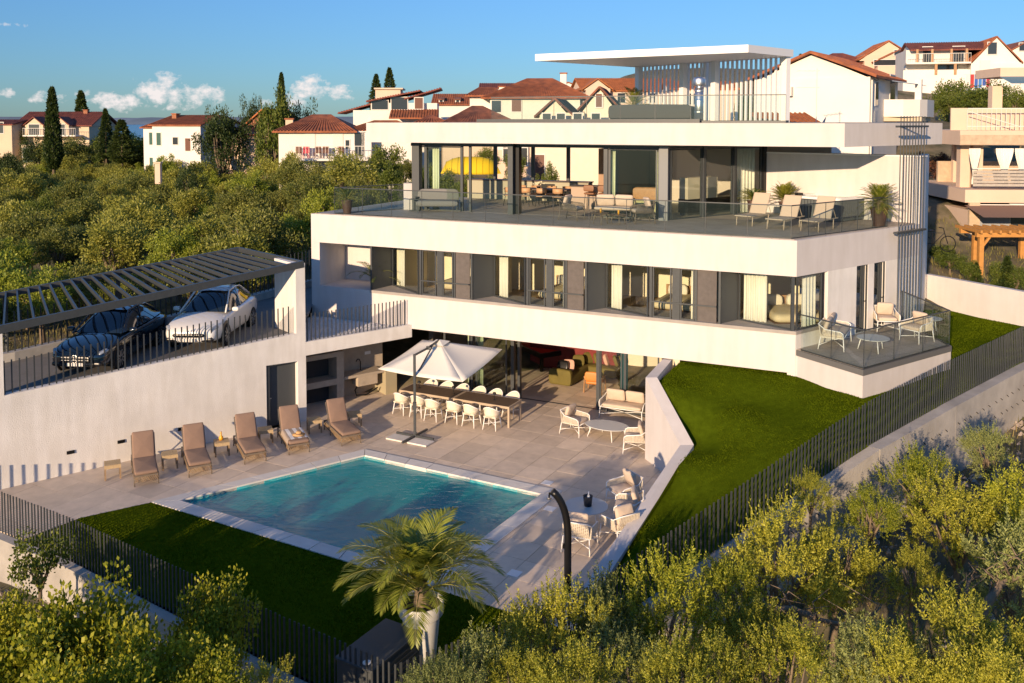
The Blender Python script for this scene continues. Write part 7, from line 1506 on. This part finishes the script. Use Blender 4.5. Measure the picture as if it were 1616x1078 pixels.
wp = thing('wooden_pergola', 'orange brown timber pergola behind the white garden wall', 'pergola', tuple(ony(1590,440,41.5).xy)+(3.3,)); kk2 = 41.5/FPX; Zp = lambda y: zy(y,41.5)-3.3; OW = mat('orange_timber',(0.50,0.24,0.06),0.6,var=0.2,vscale=5)
for x, y0 in ((-44,0),(-27,1.5),(40,0),(50,1.5)): MB().box(x*kk2-0.1,x*kk2+0.1,y0-0.1,y0+0.1,-0.3,Zp(374)).build('post', OW, wp)
MB().box(-52*kk2,70*kk2,-0.1,0.1,Zp(374)+0.001,Zp(367)).build('beam', OW, wp); MB().box(-52*kk2,70*kk2,1.4,1.6,Zp(374)+0.001,Zp(367)).build('beam', OW, wp); MB().bar((-42*kk2,0.02,Zp(390)),(-30*kk2,0.02,Zp(374)),0.1,0.1).build('brace', OW, wp)
for i in range(8): MB().box((-50+i*15)*kk2-0.05,(-50+i*15)*kk2+0.05,-0.4,2.0,Zp(367)+0.001,Zp(367)+0.14).build('rafter', OW, wp)
ybn = thing('yellow_awning', 'bright yellow barrel shaped awning behind the upper living room', 'awning', tuple(ony(743,272,62).xy)+(zy(274,62),)); kq = 62/FPX; aw = MB(); vs = []; NA = 12; NX = 10
for j in range(NA+1):
    a = pi*0.5*j/NA
    for i in range(NX+1):
        u = -1+2*i/NX; sq = sqrt(max(0,1-abs(u)**3)); vs.append((u*48*kq, -1.2*cos(a)*sq, 1.15*sin(a)*sq))
o = aw.add(vs, [(j*(NX+1)+i, j*(NX+1)+i+1, (j+1)*(NX+1)+i+1, (j+1)*(NX+1)+i) for j in range(NA) for i in range(NX)]).build('canopy', mat('yellow_cloth',(0.66,0.46,0.005),0.8), ybn, smooth=True); md = o.modifiers.new('t','SOLIDIFY'); md.thickness = 0.03
fr2 = MB(); 
for i in range(1,NX): fr2.ptube([Vector(vs[j*(NX+1)+i])*1.006 for j in range(NA+1)], 0.02, 5)
fr2.build('seams', mat('yellow_seam',(0.5,0.34,0.004),0.8), ybn)
for x in (-40,40): MB().tube((x*kq,-0.1,-2.5),(x*kq,-0.1,0.2),0.04).build('pole', METAL, ybn)
bp_ = thing('brick_pillar', 'lone pale pillar standing in the olive grove', 'pillar', tuple(ony(250,272,70).xy)+(zy(290,70),)); MB().box(-0.2,0.2,-0.2,0.2,0,zy(258,70)-zy(290,70)).build('shaft', PLP, bp_); MB().box(-0.26,0.26,-0.26,0.26,zy(258,70)-zy(290,70)+0.001,zy(258,70)-zy(290,70)+0.12).build('cap', PLC, bp_)
# ================================================================== CARS
def car(label, loc, rz, paint, roofh=1.50, Lc=4.65, Wc=0.93, star=False):
    r = thing('parked_car', label, 'car', tuple(loc), rz)      # local +X = nose
    hl = Lc/2
    # stations: x, half width, bottom, shoulder z, deck z
    st = [(-hl,0.70,0.42,0.74,0.80),(-hl+0.12,0.82,0.30,0.86,0.93),(-hl+0.5,Wc-0.02,0.24,0.92,1.00),(-hl+1.0,Wc,0.20,0.93,1.02),(-0.5,Wc-0.02,0.18,0.90,0.98),(0.3,Wc-0.03,0.18,0.88,0.96),(0.95,Wc-0.02,0.18,0.84,0.96),(hl-0.9,Wc,0.20,0.80,0.90),(hl-0.4,Wc-0.05,0.22,0.72,0.80),(hl-0.12,0.80,0.26,0.62,0.70),(hl,0.62,0.34,0.56,0.60)]
    half = lambda w, b_, s_, d: [(0,b_),(w*0.8,b_),(w*0.97,b_+0.12),(w,(b_+s_)/2+0.05),(w*0.975,s_-0.03),(w*0.90,s_+0.03),(w*0.62,d-0.01),(w*0.3,d+0.01),(0,d+0.015)]
    vs = []; n = 16
    for x, w, b_, s_, d in st:
        h_ = half(w,b_,s_,d); ring = h_+[(-y,z) for y, z in h_[-2:0:-1]]
        vs += [(x,y,z) for y, z in ring]
    m_ = MB(); fs = [(i*n+k, (i+1)*n+k, (i+1)*n+(k+1)%n, i*n+(k+1)%n) for i in range(len(st)-1) for k in range(n)]+[tuple(range(n)), tuple(range((len(st)-1)*n+n-1,(len(st)-1)*n-1,-1))]
    o = m_.add(vs, fs).build('body', paint, r, smooth=True); md = o.modifiers.new('s','SUBSURF'); md.levels = 2; md.render_levels = 2
    # greenhouse
    gs_ = [(1.02,0.62,0.78,0.955,0.96),(0.55,0.60,0.79,0.95,1.20),(0.12,0.57,0.80,0.95,roofh-0.06),(-0.45,0.56,0.80,0.96,roofh),(-1.05,0.53,0.79,0.98,roofh-0.05),(-1.6,0.48,0.74,1.0,1.22),(-2.02,0.44,0.66,1.0,1.02)]
    def ring(x, wt, wb, zb, zt): return [(x,-wb,zb),(x,-(wb*0.35+wt*0.65),zb+(zt-zb)*0.62),(x,-wt*0.9,zt-0.015*(zt-zb)/0.4),(x,0,zt+0.03*(zt-zb)/0.4),(x,wt*0.9,zt-0.015*(zt-zb)/0.4),(x,(wb*0.35+wt*0.65),zb+(zt-zb)*0.62),(x,wb,zb)]
    vs = [p for g in gs_ for p in ring(*g)]; fs = [(i*7+k,(i+1)*7+k,(i+1)*7+k+1,i*7+k+1) for i in range(6) for k in range(6)]
    CG = mat('car_glass', (0.012,0.02,0.028), 0.04, spec=1.0, coat=0.5); o = MB().add(vs, fs).build('windows', CG, r, smooth=True); md = o.modifiers.new('s','SUBSURF'); md.levels = 2; md.render_levels = 2
    rv = []; 
    for g in gs_[2:5]: x, wt, wb, zb, zt = g; rv += [(x,-wt*0.93,zt-0.01),(x,-wt*0.5,zt+0.018),(x,0,zt+0.025),(x,wt*0.5,zt+0.018),(x,wt*0.93,zt-0.01)]
    o = MB().add(rv, [(i*5+k,(i+1)*5+k,(i+1)*5+k+1,i*5+k+1) for i in range(2) for k in range(4)]).build('roof', paint, r, smooth=True); md = o.modifiers.new('s','SUBSURF'); md.levels = 2; md.render_levels = 2
    for s in (-1,1):
        pil = MB(); pil.ptube([(1.04,s*0.76,0.95),(0.55,s*0.665,1.2),(0.14,s*0.575,roofh-0.045),(-0.45,s*0.56,roofh-0.01),(-1.05,s*0.53,roofh-0.06),(-1.62,s*0.50,1.22),(-2.05,s*0.55,1.0)],[0.03,0.03,0.03,0.028,0.03,0.05,0.05],8); pil.ptube([(-0.35,s*0.80,0.95),(-0.42,s*0.60,roofh-0.04)],0.025,6); pil.build('pillar', paint, r, smooth=True)
        mi = MB().cushion((0.72,s*(Wc+0.06),1.0),(0.16,0.22,0.14),0.6).build('mirror', paint, r, smooth=True)
        hlm = MB().cushion((hl-0.30,s*0.66,0.66),(0.34,0.30,0.10),0.5,rot=Matrix.Rotation(s*-0.55,3,'Z')@Matrix.Rotation(0.25,3,'Y')).build('headlight', mat('headlight',(0.35,0.38,0.42),0.08,spec=1.0), r, smooth=True)
        for x in (hl-0.95,-hl+0.98):
            w = MB(); w.lathe([(0.20,-0.11),(0.33,-0.11),(0.345,-0.07),(0.345,0.07),(0.33,0.11),(0.20,0.11)],28); wo_ = w.build('wheel', mat('tyre',(0.015,0.015,0.016),0.9), r, smooth=True); wo_.location = (x,s*(Wc-0.12),0.345); wo_.rotation_euler = (pi/2,0,0)
            rm = MB(); rm.lathe([(0.235,-0.09),(0.235,0.05),(0.06,0.06)],24)
            for k in range(10): a = 2*pi*k/10; rm.bar((0.05*cos(a),0.05*sin(a),0.108*-s),(0.23*cos(a),0.23*sin(a),0.108*-s),0.03,0.02)
            ro_ = rm.build('rim', STEEL, wo_, smooth=False)
            ar = MB().lathe([(0.34,-0.02),(0.41,-0.012),(0.41,0.012),(0.34,0.02)],28).build('wheel_arch', BLACK, r); ar.location = (x,s*(Wc-0.045),0.36); ar.rotation_euler = (pi/2,0,0)
        MB().bar((-1.2,s*(Wc-0.0),0.86),(-1.0,s*(Wc-0.0),0.86),0.03,0.02).build('door_handle', paint, r)
    GB = mat('grille_black',(0.01,0.01,0.012),0.3)
    MB().cushion((hl-0.06,0,0.50),(0.16,0.95 if star else 1.05,0.22 if star else 0.13),0.4).build('grille', GB, r, smooth=True)
    for s in (-1,1): MB().cushion((hl-0.14,s*0.55,0.36),(0.2,0.4,0.14),0.5).build('air_intake', GB, r, smooth=True)
    if star:
        c = Vector((hl+0.03,0,0.52)); e = MB(); e.ptube([c+Vector((0,0.1*cos(a),0.1*sin(a))) for a in [2*pi*k/20 for k in range(21)]],0.01,6)
        for k in range(3): a = pi/2+2*pi*k/3; e.bar(c, c+Vector((0,0.1*cos(a),0.1*sin(a))),0.02,0.012)
        e.build('emblem', STEEL, r); [MB().bar((hl+0.02,-0.42,z),(hl+0.02,0.42,z),0.01,0.012).build('grille_bar', STEEL, r) for z in (0.48,0.56)]
    MB().box(hl-0.005,hl+0.015,-0.24,0.24,0.32,0.41).build('licence_plate', GRYW, r)
    r.scale = (1.04, 1.06, 1.15)
    return r
BLK = mat('blue_black_paint',(0.006,0.014,0.026),0.10,0.3,coat=1.0,spec=0.6); WHT = mat('pearl_white_paint',(0.72,0.71,0.69),0.25,0.0,coat=0.8)
def noser(nx, ny, z, a, L=4.65):   # nose at photo point, heading back along compass a
    p = onz(nx, ny, z); c = p+az(a)*(L/2+0.62); return (c.x,c.y,z), atan2(-az(a).y,-az(a).x)
l_, r_ = noser(104, 604, 2.80, 4); car('black coupe parked nose to the railing under the pergola', (l_[0],l_[1],2.80), r_, BLK, star=True)
l_, r_ = noser(288, 563, 3.02, 2); car('white coupe parked beside the black one under the pergola', (l_[0],l_[1],3.02), r_, WHT)
bike = thing('bicycle', 'dark bicycle leaning behind the right end of the villa', 'bicycle', tuple(onz(1477,397,5.2)))
for x in (-0.5,0.5): o = MB().ptube([(x+0.33*cos(a),0,0.33+0.33*sin(a)) for a in [2*pi*k/20 for k in range(21)]],0.02,6).build('wheel', BLACK, bike)
MB().ptube([(-0.5,0,0.33),(-0.1,0,0.35),(0.35,0,0.8),(-0.2,0,0.8),(-0.1,0,0.35)],0.022,6).build('frame', BLACK, bike); MB().ptube([(0.5,0,0.33),(0.35,0,0.8),(0.3,0,1.0),(0.2,0.2,1.02)],0.02,6).build('handlebar', BLACK, bike); MB().cushion((-0.22,0,0.9),(0.26,0.14,0.07),0.6).build('saddle', BLACK, bike)
